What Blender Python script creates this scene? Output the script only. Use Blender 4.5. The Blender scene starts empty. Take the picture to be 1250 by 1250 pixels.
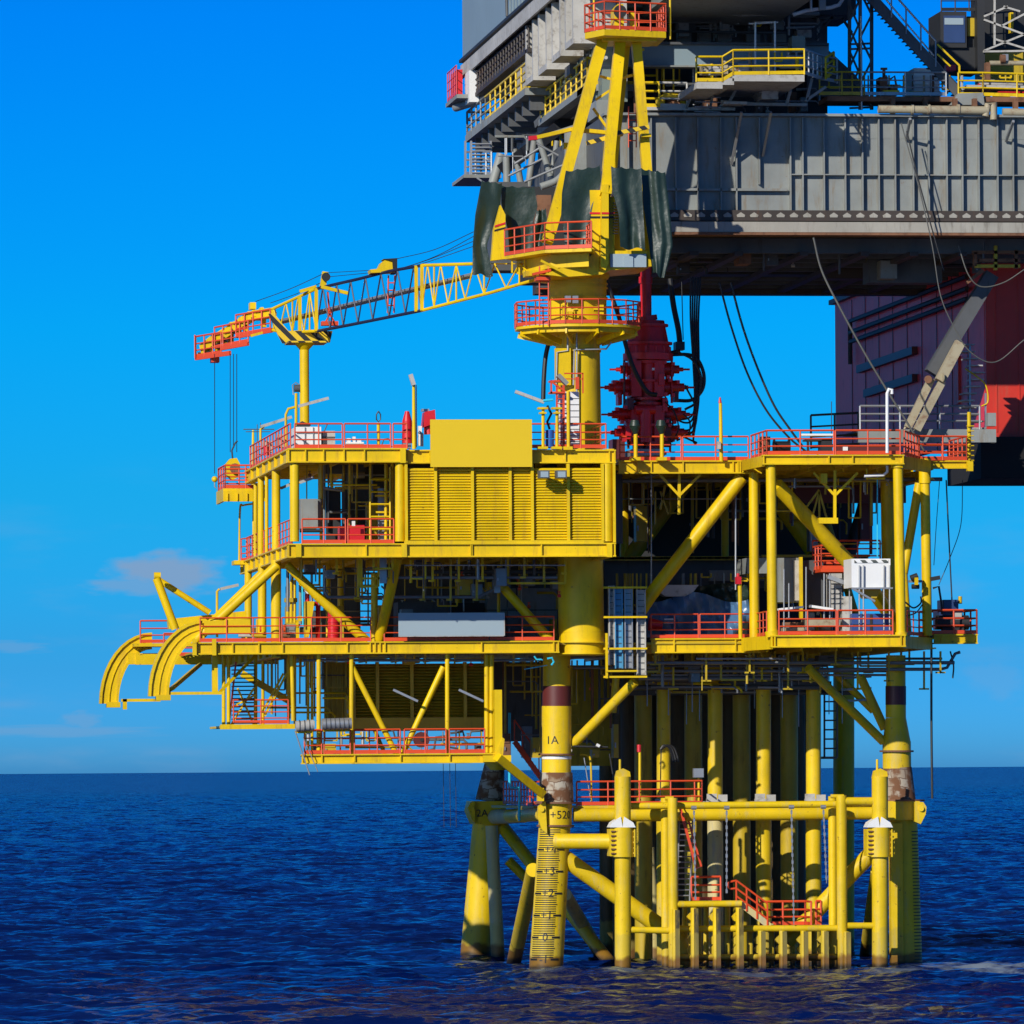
import bpy, math, random
import numpy as np
from mathutils import Vector, Matrix
random.seed(7)
R = math.radians
scene = bpy.context.scene
# ------------------------------------------------------------------ camera
F = 8100.0; TH = R(7.2); HZ = 938.5; DIST = 300.0; CZ = 9.2
cam_d = bpy.data.cameras.new('camera'); cam = bpy.data.objects.new('camera', cam_d)
scene.collection.objects.link(cam); scene.camera = cam
CL = Vector((-DIST*math.sin(TH), -DIST*math.cos(TH), CZ))
ROT = Matrix.Rotation(-TH, 3, 'Z') @ Matrix.Rotation(R(90), 3, 'X') @ Matrix.Rotation(R(-0.41), 3, 'Z')
cam.matrix_world = Matrix.Translation(CL) @ ROT.to_4x4()
cam_d.sensor_width = 36; cam_d.lens = F/1250*36; cam_d.shift_y = (HZ-625)/1250
cam_d.clip_start = 1; cam_d.clip_end = 60000
# ------------------------------------------------------------------ sun, sky, exposure
SUN_AZ = 38; SUN_EL = 25          # travel azimuth measured from +Y towards +X
a, e = R(SUN_AZ), R(SUN_EL)
sdir = Vector((math.sin(a)*math.cos(e), math.cos(a)*math.cos(e), -math.sin(e)))
sl = bpy.data.lights.new('sun', 'SUN'); sl.energy = 4.5; sl.angle = R(0.5); sl.color = (1, .95, .86)
so = bpy.data.objects.new('sun', sl); scene.collection.objects.link(so)
so.rotation_euler = sdir.to_track_quat('-Z', 'Y').to_euler(); so.location = (0, -50, 120)
w = bpy.data.worlds.new('World'); scene.world = w; w.use_nodes = True
nt = w.node_tree; N = nt.nodes; L = nt.links
for n in list(N): N.remove(n)
tc = N.new('ShaderNodeTexCoord')
mp = N.new('ShaderNodeMapping'); mp.vector_type = 'POINT'; mp.inputs['Scale'].default_value = (1, 1, 5.5)
sky = N.new('ShaderNodeTexSky'); sky.sky_type = 'NISHITA'; sky.sun_disc = False
sky.sun_elevation = e; sky.sun_rotation = R(SUN_AZ+180); sky.air_density = 1.0; sky.dust_density = .3; sky.ozone_density = 3
L.new(tc.outputs['Generated'], mp.inputs[0]); L.new(mp.outputs[0], sky.inputs[0])
sep = N.new('ShaderNodeSeparateXYZ'); L.new(tc.outputs['Generated'], sep.inputs[0])
# the deep polarised blue of the upper sky: a tint on the physical sky by elevation
tr = N.new('ShaderNodeValToRGB'); L.new(sep.outputs['Z'], tr.inputs[0])
els = tr.color_ramp.elements
SKYC = [(0, (.085, .43, 1.25)), (.0174, (.08, .54, 1.0)), (.042, (.048, 1.05, 1.39)), (.067, (.012, 1.53, 2.13)), (.0915, (.004, 1.7, 2.9)), (.114, (.0, 1.77, 3.64)), (.2, (.1, 1.0, 2.4)), (.35, (.3, .65, 1.3)), (.6, (.62, .72, .9))]
SKYK = 5.0; SKYC = [(p_, tuple(v_*1.25/SKYK for v_ in c_)) for p_, c_ in SKYC]
els[0].position = 0; els[0].color = SKYC[0][1]+(1,); els[1].position = .6; els[1].color = SKYC[-1][1]+(1,)
for p_, c_ in SKYC[1:-1]:
    q = els.new(p_); q.color = c_+(1,)
mul = N.new('ShaderNodeMix'); mul.data_type = 'RGBA'; mul.blend_type = 'MULTIPLY'; mul.inputs[0].default_value = 1
kk = N.new('ShaderNodeVectorMath'); kk.operation = 'SCALE'; kk.inputs['Scale'].default_value = SKYK; L.new(sky.outputs[0], kk.inputs[0]); L.new(kk.outputs[0], mul.inputs[6]); L.new(tr.outputs[0], mul.inputs[7])
# faint low clouds: noise in direction space, stretched sideways
cm = N.new('ShaderNodeMapping'); cm.inputs['Scale'].default_value = (26, 26, 110); cm.inputs['Location'].default_value = (1.3, .4, 0)
L.new(tc.outputs['Generated'], cm.inputs[0])
cn = N.new('ShaderNodeTexNoise'); cn.inputs['Scale'].default_value = 1.4; cn.inputs['Detail'].default_value = 6
L.new(cm.outputs[0], cn.inputs['Vector'])
cr = N.new('ShaderNodeMapRange'); cr.interpolation_type = 'SMOOTHSTEP'; cr.inputs[1].default_value = .5; cr.inputs[2].default_value = .8; cr.inputs[4].default_value = .42
L.new(cn.outputs[0], cr.inputs[0])
el_ = N.new('ShaderNodeMapRange'); el_.interpolation_type = 'SMOOTHSTEP'; el_.inputs[1].default_value = .052; el_.inputs[2].default_value = .012
L.new(sep.outputs['Z'], el_.inputs[0])
cmul = N.new('ShaderNodeMath'); cmul.operation = 'MULTIPLY'; L.new(cr.outputs[0], cmul.inputs[0]); L.new(el_.outputs[0], cmul.inputs[1])
# one small cumulus low at the left
def cumulus(px, py, sx, sy, amt):
    d = (ROT @ Vector(((px-625)/F, (HZ-py)/F, -1))).normalized()
    s = N.new('ShaderNodeVectorMath'); s.operation = 'SUBTRACT'; L.new(tc.outputs['Generated'], s.inputs[0]); s.inputs[1].default_value = d
    m = N.new('ShaderNodeMapping'); m.inputs['Scale'].default_value = (F/sx, F/sx, F/sy); L.new(s.outputs[0], m.inputs[0])
    n_ = N.new('ShaderNodeTexNoise'); n_.inputs['Scale'].default_value = 1.6; n_.inputs['Detail'].default_value = 7; L.new(m.outputs[0], n_.inputs['Vector'])
    ln = N.new('ShaderNodeVectorMath'); ln.operation = 'LENGTH'; L.new(m.outputs[0], ln.inputs[0])
    ad = N.new('ShaderNodeMath'); ad.operation = 'MULTIPLY_ADD'; L.new(n_.outputs[0], ad.inputs[0]); ad.inputs[1].default_value = 1.5; L.new(ln.outputs['Value'], ad.inputs[2])
    r = N.new('ShaderNodeMapRange'); r.interpolation_type = 'SMOOTHSTEP'; r.inputs[1].default_value = 1.8; r.inputs[2].default_value = 1.15; r.inputs[4].default_value = amt
    L.new(ad.outputs[0], r.inputs[0]); return r.outputs[0]
acc = cmul.outputs[0]
for args in ((205, 700, 82, 30, 1.0), (165, 716, 70, 14, .6), (100, 880, 30, 14, .4), (60, 893, 160, 9, .4), (10, 790, 60, 9, .35), (1215, 830, 50, 30, .22)):
    ad = N.new('ShaderNodeMath'); ad.operation = 'MAXIMUM'; L.new(acc, ad.inputs[0]); L.new(cumulus(*args), ad.inputs[1]); acc = ad.outputs[0]
mx = N.new('ShaderNodeMix'); mx.data_type = 'RGBA'; L.new(acc, mx.inputs[0]); L.new(mul.outputs[2], mx.inputs[6]); mx.inputs[7].default_value = (2.5, 4.5, 7.4, 1)
bg = N.new('ShaderNodeBackground'); bg.inputs[1].default_value = .08; L.new(mx.outputs[2], bg.inputs[0])
wo = N.new('ShaderNodeOutputWorld'); L.new(bg.outputs[0], wo.inputs[0])
vs = scene.view_settings
scene.display_settings.display_device = 'sRGB'; vs.view_transform = 'Standard'; vs.look = 'None'; vs.gamma = 1; vs.exposure = 0; vs.use_curve_mapping = False

# ------------------------------------------------------------------ helpers
def P(x, y, Y=0.0):
    "point of the depth plane Y seen at photo pixel x, y"
    d = ROT @ Vector(((x-625)/F, (HZ-y)/F, -1)); t = (Y-CL.y)/d.y
    return CL + d*t
def PX(x, y, X):
    "point of the side plane X seen at photo pixel x, y"
    d = ROT @ Vector(((x-625)/F, (HZ-y)/F, -1)); t = (X-CL.x)/d.x
    return CL + d*t
def PZ(x, Y, z):
    "point at depth Y and height z under photo column x"
    p = P(x, 600, Y); return Vector((p.x, Y, z))
def S(px, Y=0.0): return px*(DIST+Y)/F
MAT = {}
class MB:
    def __init__(s, name='', mat=None, label=None):
        s.v = []; s.f = []; s.sm = []; s.name = name; s.mat = mat; s.label = label; s.kids = []; s.stuff = False
    def sub(s, name, mat, label=None):
        m = MB(name, mat, label); s.kids.append(m); return m
    def add(s, vs_, fs, smooth=False):
        o = len(s.v); s.v += [tuple(v) for v in vs_]
        s.f += [tuple(i+o for i in f) for f in fs]; s.sm += [smooth]*len(fs); return s
    def box(s, x0, x1, y0, y1, z0, z1):
        x0, x1 = sorted((x0, x1)); y0, y1 = sorted((y0, y1)); z0, z1 = sorted((z0, z1))
        return s.add([(x0,y0,z0),(x1,y0,z0),(x1,y1,z0),(x0,y1,z0),(x0,y0,z1),(x1,y0,z1),(x1,y1,z1),(x0,y1,z1)],
                     [(0,3,2,1),(4,5,6,7),(0,1,5,4),(1,2,6,5),(2,3,7,6),(3,0,4,7)])
    def fb(s, x0, y0, x1, y1, Y, d=.3):
        "box whose front face fills the photo rectangle at depth Y"
        xm, ym = (x0+x1)/2, (y0+y1)/2
        return s.box(P(x0, ym, Y).x, P(x1, ym, Y).x, Y, Y+d, P(xm, y0, Y).z, P(xm, y1, Y).z)
    def cyl(s, a, b, r, r2=None, n=14, cap=True):
        a = Vector(a); b = Vector(b); r2 = r if r2 is None else r2
        d = (b-a); 
        if d.length < 1e-6: return s
        d.normalize()
        u = d.orthogonal().normalized() if abs(d.z) < .99 else Vector((1,0,0)); u = (u - d*u.dot(d)).normalized(); w_ = d.cross(u)
        vs_ = []
        for c, rr in ((a, r), (b, r2)):
            for i in range(n):
                t = 2*math.pi*i/n; vs_.append(c + u*(rr*math.cos(t)) + w_*(rr*math.sin(t)))
        s.add(vs_, [(i, (i+1) % n, n+(i+1) % n, n+i) for i in range(n)], True)
        if cap:
            o = len(s.v)-2*n
            s.f += [tuple(o+i for i in reversed(range(n))), tuple(o+n+i for i in range(n))]; s.sm += [False, False]
        return s
    def pc(s, x0, y0, x1, y1, Y, dia, dia2=None, Y1=None, n=14):
        "tube between two photo points, diameter in photo pixels"
        Y1 = Y if Y1 is None else Y1
        return s.cyl(P(x0, y0, Y), P(x1, y1, Y1), S(dia, Y)/2, S(dia if dia2 is None else dia2, Y1)/2, n)
    def beam(s, a, b, w_, h, up=None):
        a = Vector(a); b = Vector(b); d = (b-a).normalized()
        up = Vector(up) if up else (Vector((0,0,1)) if abs(d.z) < .9 else Vector((0,1,0)))
        u = d.cross(up).normalized(); v = u.cross(d).normalized()
        vs_ = [c + u*(i*w_/2) + v*(j*h/2) for c in (a, b) for i, j in ((-1,-1),(1,-1),(1,1),(-1,1))]
        return s.add(vs_, [(0,1,2,3),(7,6,5,4),(0,4,5,1),(1,5,6,2),(2,6,7,3),(3,7,4,0)])
    def pb(s, x0, y0, x1, y1, Y, wpx, Y1=None, dep=None):
        Y1 = Y if Y1 is None else Y1
        a, b = P(x0, y0, Y), P(x1, y1, Y1)
        return s.beam(a, b, dep or S(wpx, Y), S(wpx, Y), up=(b-a).cross(Vector((0,1,0))).normalized() if (b-a).cross(Vector((0,1,0))).length > 1e-4 else None)
    def tube(s, pts, r, n=6, closed=False):
        pts = [Vector(p) for p in pts]; rings = []
        prev = None; m = len(pts)
        for i, p in enumerate(pts):
            d = (pts[min(i+1, m-1)] - pts[max(i-1, 0)]).normalized()
            if prev is None: u = d.orthogonal().normalized()
            else:
                u = prev - d*prev.dot(d)
                u = u.normalized() if u.length > 1e-5 else d.orthogonal().normalized()
            prev = u; w_ = d.cross(u)
            rings.append([p + u*(r*math.cos(2*math.pi*k/n)) + w_*(r*math.sin(2*math.pi*k/n)) for k in range(n)])
        vs_ = [v for q in rings for v in q]
        fs = [(i*n+k, i*n+(k+1) % n, (i+1)*n+(k+1) % n, (i+1)*n+k) for i in range(m-1) for k in range(n)]
        s.add(vs_, fs, True)
        o = len(s.v)-len(vs_); s.f += [tuple(o+k for k in reversed(range(n))), tuple(o+(m-1)*n+k for k in range(n))]; s.sm += [False, False]
        return s
    def pt(s, pts, Y, dia, n=6, curve=False, k=6):
        q = [P(p[0], p[1], p[2] if len(p) > 2 else Y) for p in pts]
        if curve: q = cat(q, k)
        return s.tube(q, S(dia, Y)/2, n)
    def prism(s, pts, Y, d):
        "photo outline at depth Y, extruded d metres back"
        f0 = [P(x, y, Y) for x, y in pts]; n = len(f0)
        return s.add(f0 + [p+Vector((0, d, 0)) for p in f0],
                     [tuple(range(n)), tuple(reversed(range(n, 2*n)))] + [(i, n+i, n+(i+1) % n, (i+1) % n) for i in range(n)])
    def ext(s, pts, off):
        n = len(pts); pts = [Vector(p) for p in pts]; off = Vector(off)
        return s.add(pts+[p+off for p in pts], [tuple(range(n)), tuple(reversed(range(n, 2*n)))] + [(i, n+i, n+(i+1) % n, (i+1) % n) for i in range(n)])
    def ball(s, c, r, n=10, sz=1.0):
        c = Vector(c); vs_ = []; m = n//2+1
        for i in range(m+1):
            t = math.pi*i/m
            for k in range(n):
                u = 2*math.pi*k/n
                vs_.append(c+Vector((r*math.sin(t)*math.cos(u), r*math.sin(t)*math.sin(u), r*sz*math.cos(t))))
        return s.add(vs_, [(i*n+k, (i+1)*n+k, (i+1)*n+(k+1) % n, i*n+(k+1) % n) for i in range(m) for k in range(n)], True)
    def lathe(s, c, prof, n=16):
        "profile of (radius, height) round a vertical axis at c"
        c = Vector(c); vs_ = []
        for r, z in prof:
            for k in range(n):
                u = 2*math.pi*k/n; vs_.append(c+Vector((r*math.cos(u), r*math.sin(u), z)))
        m = len(prof)
        s.add(vs_, [(i*n+k, i*n+(k+1) % n, (i+1)*n+(k+1) % n, (i+1)*n+k) for i in range(m-1) for k in range(n)], True)
        o = len(s.v)-len(vs_); s.f += [tuple(o+k for k in reversed(range(n))), tuple(o+(m-1)*n+k for k in range(n))]; s.sm += [False, False]
        return s
    def rail(s, pts, h=1.1, gap=1.25, r=.028, rails=(1, .66, .36), toe=True):
        pts = [Vector(p) for p in pts]
        for a, b in zip(pts, pts[1:]):
            d = (b-a); n = max(1, round(d.length/gap))
            for i in range(n+1):
                q = a+d*(i/n); s.cyl(q, q+Vector((0,0,h)), r*1.15, n=5)
            for k in rails: s.cyl(a+Vector((0,0,h*k)), b+Vector((0,0,h*k)), r if k < 1 else r*1.25, n=5)
            if toe: s.beam(a+Vector((0,0,.1)), b+Vector((0,0,.1)), .02, .16)
        return s
    def ladder(s, a, b, w_=.5, side=(1,0,0), step=.32, r=.03):
        a = Vector(a); b = Vector(b); sd = Vector(side).normalized()*w_/2
        s.cyl(a-sd, b-sd, r, n=5); s.cyl(a+sd, b+sd, r, n=5)
        n = max(2, int((b-a).length/step))
        for i in range(1, n): q = a.lerp(b, i/n); s.cyl(q-sd, q+sd, r*.8, n=5)
        return s
def cat(q, k=6):
    q = [q[0]*2-q[1]] + q + [q[-1]*2-q[-2]]; out = []
    for i in range(1, len(q)-2):
        a, b, c, d = q[i-1:i+3]
        for j in range(k):
            t = j/k; out.append(.5*((2*b)+(c-a)*t+(2*a-5*b+4*c-d)*t*t+(3*b-a-3*c+d)*t*t*t))
    out.append(q[-2]); return out
def mkmesh(m, org, parent):
    me = bpy.data.meshes.new(m.name)
    me.from_pydata([(x-org.x, y-org.y, z-org.z) for x, y, z in m.v], [], m.f); me.update()
    me.polygons.foreach_set('use_smooth', m.sm); me.set_sharp_from_angle(angle=R(38))
    o = bpy.data.objects.new(m.name, me); me.materials.append(MAT[m.mat]); scene.collection.objects.link(o)
    if parent: o.parent = parent
    if m.label: o['label'] = m.label
    if m.stuff: o['kind'] = 'stuff'
    for k in m.kids:
        if k.v: mkmesh(k, Vector((0, 0, 0)) if False else org, o)
    return o
class T:
    "one top-level thing: its parts hang under an Empty at its base"
    def __init__(s, name, label, cat_, group=None, kind=None):
        s.name, s.label, s.cat, s.group, s.kind, s.parts = name, label, cat_, group, kind, []
    def p(s, name, mat, label=None):
        m = MB(name, mat, label); s.parts.append(m); return m
    def done(s):
        ps = [m for m in s.parts if m.v]
        allv = [v for m in ps for v in m.v]
        xs, ys, zs = zip(*allv); org = Vector(((min(xs)+max(xs))/2, (min(ys)+max(ys))/2, min(zs)))
        if len(ps) == 1 and not ps[0].kids:
            ps[0].name = s.name; ps[0].label = None; o = mkmesh(ps[0], org, None); o.location = org
        else:
            o = bpy.data.objects.new(s.name, None); scene.collection.objects.link(o); o.location = org; o.empty_display_size = .5
            for m in ps: mkmesh(m, org, o)
        if s.kind == 'structure': o['kind'] = 'structure'; 
        elif s.kind: o['kind'] = s.kind
        o['label'] = s.label; o['category'] = s.cat
        if s.group: o['group'] = s.group
        return o
def one(name, mat, label, cat_, group=None):
    t = T(name, label, cat_, group); m = t.p(name, mat); m.thing = t; return m
# ------------------------------------------------------------------ materials
def paint(name, col, rough=.45, metal=0.0, var=.18, dirt=0.0, dcol=(.12, .06, .03), wet=None, scale=.35, streak=True, bump=0.0, spec=.5, speck=0.0):
    m = bpy.data.materials.new(name); m.use_nodes = True; t = m.node_tree; n = t.nodes; l = t.links
    b = n['Principled BSDF']; b.inputs['Roughness'].default_value = rough; b.inputs['Metallic'].default_value = metal
    b.inputs['Specular IOR Level'].default_value = spec
    g = n.new('ShaderNodeNewGeometry')
    n1 = n.new('ShaderNodeTexNoise'); n1.inputs['Scale'].default_value = scale; n1.inputs['Detail'].default_value = 8; n1.inputs['Roughness'].default_value = .65
    l.new(g.outputs['Position'], n1.inputs['Vector'])
    r1 = n.new('ShaderNodeMapRange'); r1.inputs[1].default_value = .3; r1.inputs[2].default_value = .7; r1.inputs[3].default_value = 1-var; r1.inputs[4].default_value = 1+var*.4
    l.new(n1.outputs[0], r1.inputs[0])
    c1 = n.new('ShaderNodeMix'); c1.data_type = 'RGBA'; c1.blend_type = 'MULTIPLY'; c1.inputs[0].default_value = 1
    c1.inputs[6].default_value = col+(1,); l.new(r1.outputs[0], c1.inputs[7]); out = c1.outputs[2]
    if dirt > 0:
        mp_ = n.new('ShaderNodeMapping'); mp_.inputs['Scale'].default_value = (2.2, 2.2, .35 if streak else 2.2); l.new(g.outputs['Position'], mp_.inputs[0])
        n2 = n.new('ShaderNodeTexNoise'); n2.inputs['Scale'].default_value = 1.3; n2.inputs['Detail'].default_value = 9; n2.inputs['Roughness'].default_value = .7
        l.new(mp_.outputs[0], n2.inputs['Vector'])
        r2 = n.new('ShaderNodeMapRange'); r2.interpolation_type = 'SMOOTHSTEP'; r2.inputs[1].default_value = .60-.25*dirt; r2.inputs[2].default_value = .80-.2*dirt; r2.inputs[4].default_value = min(1, .5+.5*dirt)
        l.new(n2.outputs[0], r2.inputs[0])
        c2 = n.new('ShaderNodeMix'); c2.data_type = 'RGBA'; l.new(r2.outputs[0], c2.inputs[0]); l.new(out, c2.inputs[6]); c2.inputs[7].default_value = dcol+(1,); out = c2.outputs[2]
        rr = n.new('ShaderNodeMapRange'); rr.inputs[3].default_value = rough; rr.inputs[4].default_value = min(1, rough+.35); l.new(r2.outputs[0], rr.inputs[0]); l.new(rr.outputs[0], b.inputs['Roughness'])
    if wet:     # splash zone: rust and weed just above the waterline, with a ragged upper edge
        sx = n.new('ShaderNodeSeparateXYZ'); l.new(g.outputs['Position'], sx.inputs[0])
        n3 = n.new('ShaderNodeTexNoise'); n3.inputs['Scale'].default_value = 1.7; n3.inputs['Detail'].default_value = 7; l.new(g.outputs['Position'], n3.inputs['Vector'])
        for z0, wd, cc, am in ((1.7, .5, (.42, .33, .06), .4), (.62, .22, (.16, .065, .012), .88), (.2, .12, (.02, .017, .01), .95)):
            ma = n.new('ShaderNodeMath'); ma.operation = 'MULTIPLY_ADD'; l.new(n3.outputs[0], ma.inputs[0]); ma.inputs[1].default_value = 1.5*wd*2; l.new(sx.outputs['Z'], ma.inputs[2])
            mr = n.new('ShaderNodeMapRange'); mr.interpolation_type = 'SMOOTHSTEP'; mr.inputs[1].default_value = z0+wd*1.5+.12; mr.inputs[2].default_value = z0+wd*1.5-.12; mr.inputs[4].default_value = am
            l.new(ma.outputs[0], mr.inputs[0])
            c3 = n.new('ShaderNodeMix'); c3.data_type = 'RGBA'; l.new(mr.outputs[0], c3.inputs[0]); l.new(out, c3.inputs[6]); c3.inputs[7].default_value = cc+(1,); out = c3.outputs[2]
    if speck:   # small chips and rust spots
        n5 = n.new('ShaderNodeTexNoise'); n5.inputs['Scale'].default_value = 3.2; n5.inputs['Detail'].default_value = 10; n5.inputs['Roughness'].default_value = .75; l.new(g.outputs['Position'], n5.inputs['Vector'])
        r5 = n.new('ShaderNodeMapRange'); r5.interpolation_type = 'SMOOTHSTEP'; r5.inputs[1].default_value = .665-.08*speck; r5.inputs[2].default_value = .72-.08*speck; r5.inputs[4].default_value = .8; l.new(n5.outputs[0], r5.inputs[0])
        c5 = n.new('ShaderNodeMix'); c5.data_type = 'RGBA'; l.new(r5.outputs[0], c5.inputs[0]); l.new(out, c5.inputs[6]); c5.inputs[7].default_value = (.17, .07, .02, 1); out = c5.outputs[2]
    l.new(out, b.inputs['Base Color'])
    if bump:
        bn = n.new('ShaderNodeBump'); bn.inputs['Strength'].default_value = bump; bn.inputs['Distance'].default_value = .05
        n4 = n.new('ShaderNodeTexNoise'); n4.inputs['Scale'].default_value = 2.5; n4.inputs['Detail'].default_value = 6; l.new(g.outputs['Position'], n4.inputs['Vector'])
        l.new(n4.outputs[0], bn.inputs['Height']); l.new(bn.outputs[0], b.inputs['Normal'])
    MAT[name] = m; return m
YC = (.78, .525, .003)
paint('yellow', YC, .42, spec=.32, var=.24, dirt=.42, dcol=(.44, .27, .02), bump=.06, speck=.5)
paint('yellow_jacket', (.76, .52, .008), .45, spec=.32, var=.26, dirt=.42, dcol=(.50, .40, .14), wet=True, bump=.14, speck=.7)
paint('yellow_pale', (.62, .52, .22), .6, speck=.6, var=.2, dirt=.5, dcol=(.38, .36, .30), wet=True)
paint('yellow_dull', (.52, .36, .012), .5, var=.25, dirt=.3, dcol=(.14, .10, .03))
paint('sign_yellow', (.74, .50, .004), .5, var=.03)
paint('sign_grey', (.30, .38, .42), .5, var=.03)
paint('orange', (.68, .068, .014), .45, var=.12)
paint('red', (.62, .012, .02), .4, var=.15)
paint('bop_red', (.62, .014, .014), .38, var=.35, dirt=.35, dcol=(.03, .008, .008), bump=.3)
paint('maroon', (.11, .018, .015), .5, var=.15)
paint('grey', (.25, .265, .25), .55, var=.28, dirt=.42, dcol=(.19, .14, .085), scale=.3, bump=.1, speck=.4)
paint('grey_blue', (.22, .29, .32), .5, var=.12, dirt=.15, dcol=(.20, .22, .22), scale=.12)
paint('grey_green', (.17, .21, .185), .55, var=.15, dirt=.2, dcol=(.12, .12, .09))
paint('grey_dark', (.085, .09, .095), .6, var=.3, dirt=.3, dcol=(.05, .035, .025))
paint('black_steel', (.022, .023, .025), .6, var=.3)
paint('rack_brown', (.05, .038, .03), .6, var=.3, dirt=.4, dcol=(.10, .05, .03))
paint('pale_strip', (.36, .34, .29), .6, var=.25, dirt=.4, dcol=(.12, .10, .08))
paint('cable_grey', (.10, .10, .09), .5, var=.3)
paint('dirty_white', (.47, .455, .42), .6, var=.3, dirt=.45, dcol=(.16, .13, .10), streak=False)
paint('white', (.78, .78, .76), .45, var=.08, dirt=.05, dcol=(.4, .36, .3))
paint('beige_pipe', (.38, .33, .22), .6, var=.2, dirt=.5, dcol=(.18, .08, .04), streak=False)
paint('galv', (.36, .37, .38), .42, metal=.5, var=.2, dirt=.2, dcol=(.15, .14, .12))
paint('pipe_grey', (.20, .21, .22), .4, metal=.3, var=.2)
paint('rust', (.22, .10, .05), .8, var=.4, dirt=.5, dcol=(.09, .04, .025), streak=False, bump=.4)
paint('rubber', (.012, .012, .013), .5, var=.2)
paint('pipe_brown_shade', (.10, .06, .015), .6, var=.3, dirt=.4, dcol=(.05, .03, .015), wet=True)  # rear pipes: brown, darkened further so the colour carries the shade under the deck
paint('fender', (.045, .035, .02), .6, var=.3, dirt=.6, dcol=(.35, .25, .02), wet=True)
paint('tarp', (.016, .034, .024), .42, var=.25, bump=.7, scale=1.0)
paint('hull_red', (.66, .034, .014), .5, var=.25, dirt=.4, dcol=(.36, .09, .05))
paint('hull_dark', (.85, .045, .05), .5, var=.2, dirt=.2, dcol=(.08, .03, .04))
paint('hull_black', (.012, .011, .011), .85, var=.2)
paint('blue', (.02, .10, .42), .4, var=.15)
paint('cyan', (.03, .55, .75), .4, var=.1)
paint('tray_blue', (.08, .30, .50), .45, var=.15)
paint('mach_cont', (.03, .07, .25), .45, var=.2)
paint('tray_sheet', (.07, .16, .30), .3, var=.25, bump=.3, scale=.8)
paint('mach_blue', (.03, .06, .16), .4, var=.3)
paint('grate', (.05, .05, .045), .7, metal=.3, var=.3)
paint('boom_dark', (.012, .018, .055), .45, var=.2)
paint('concrete', (.40, .34, .27), .85, var=.35, dirt=.5, dcol=(.16, .07, .04), streak=False, bump=.3)
def striped(name, c1, c2, scale=2.2):
    m = bpy.data.materials.new(name); m.use_nodes = True; n = m.node_tree.nodes; l = m.node_tree.links; b = n['Principled BSDF']; b.inputs['Roughness'].default_value = .5
    g = n.new('ShaderNodeNewGeometry'); w_ = n.new('ShaderNodeTexWave'); w_.bands_direction = 'DIAGONAL'; w_.inputs['Scale'].default_value = scale
    l.new(g.outputs['Position'], w_.inputs[0]); r = n.new('ShaderNodeValToRGB'); r.color_ramp.interpolation = 'CONSTANT'
    r.color_ramp.elements[0].color = c1+(1,); r.color_ramp.elements[1].position = .5; r.color_ramp.elements[1].color = c2+(1,)
    l.new(w_.outputs[0], r.inputs[0]); l.new(r.outputs[0], b.inputs['Base Color']); MAT[name] = m
striped('hazard', (.02, .02, .02), (.75, .5, .02), .95)
striped('hazard_white', (.8, .8, .78), (.08, .09, .08), 1.3)
def block(name, ca, cb, mort):
    m = bpy.data.materials.new(name); m.use_nodes = True; n = m.node_tree.nodes; l = m.node_tree.links; b = n['Principled BSDF']; b.inputs['Roughness'].default_value = .85
    g = n.new('ShaderNodeNewGeometry'); mp_ = n.new('ShaderNodeMapping'); mp_.inputs['Rotation'].default_value = (R(90), 0, 0); l.new(g.outputs['Position'], mp_.inputs[0])
    w_ = n.new('ShaderNodeTexBrick'); w_.inputs['Scale'].default_value = 1.0; w_.inputs['Mortar Size'].default_value = .018; w_.inputs['Brick Width'].default_value = .55; w_.inputs['Row Height'].default_value = .42
    w_.inputs['Color1'].default_value = ca+(1,); w_.inputs['Color2'].default_value = cb+(1,); w_.inputs['Mortar'].default_value = mort+(1,)
    nd = n.new('ShaderNodeTexNoise'); nd.inputs['Scale'].default_value = 1.6; nd.inputs['Detail'].default_value = 4; l.new(g.outputs['Position'], nd.inputs['Vector']); va = n.new('ShaderNodeVectorMath'); va.operation = 'MULTIPLY_ADD'; l.new(nd.outputs['Color'], va.inputs[0]); va.inputs[1].default_value = (.45, .45, .45); l.new(mp_.outputs[0], va.inputs[2]); l.new(va.outputs[0], w_.inputs[0]); n1 = n.new('ShaderNodeTexNoise'); n1.inputs['Scale'].default_value = 2; n1.inputs['Detail'].default_value = 8; l.new(g.outputs['Position'], n1.inputs['Vector'])
    r1 = n.new('ShaderNodeMapRange'); r1.interpolation_type = 'SMOOTHSTEP'; r1.inputs[1].default_value = .42; r1.inputs[2].default_value = .58; l.new(n1.outputs[0], r1.inputs[0])
    c = n.new('ShaderNodeMix'); c.data_type = 'RGBA'; l.new(r1.outputs[0], c.inputs[0]); l.new(w_.outputs[0], c.inputs[6]); c.inputs[7].default_value = (.16, .07, .03, 1); l.new(c.outputs[2], b.inputs['Base Color']); MAT[name] = m
block('clamp_block', (.46, .42, .34), (.28, .20, .13), (.14, .08, .05))
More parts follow.
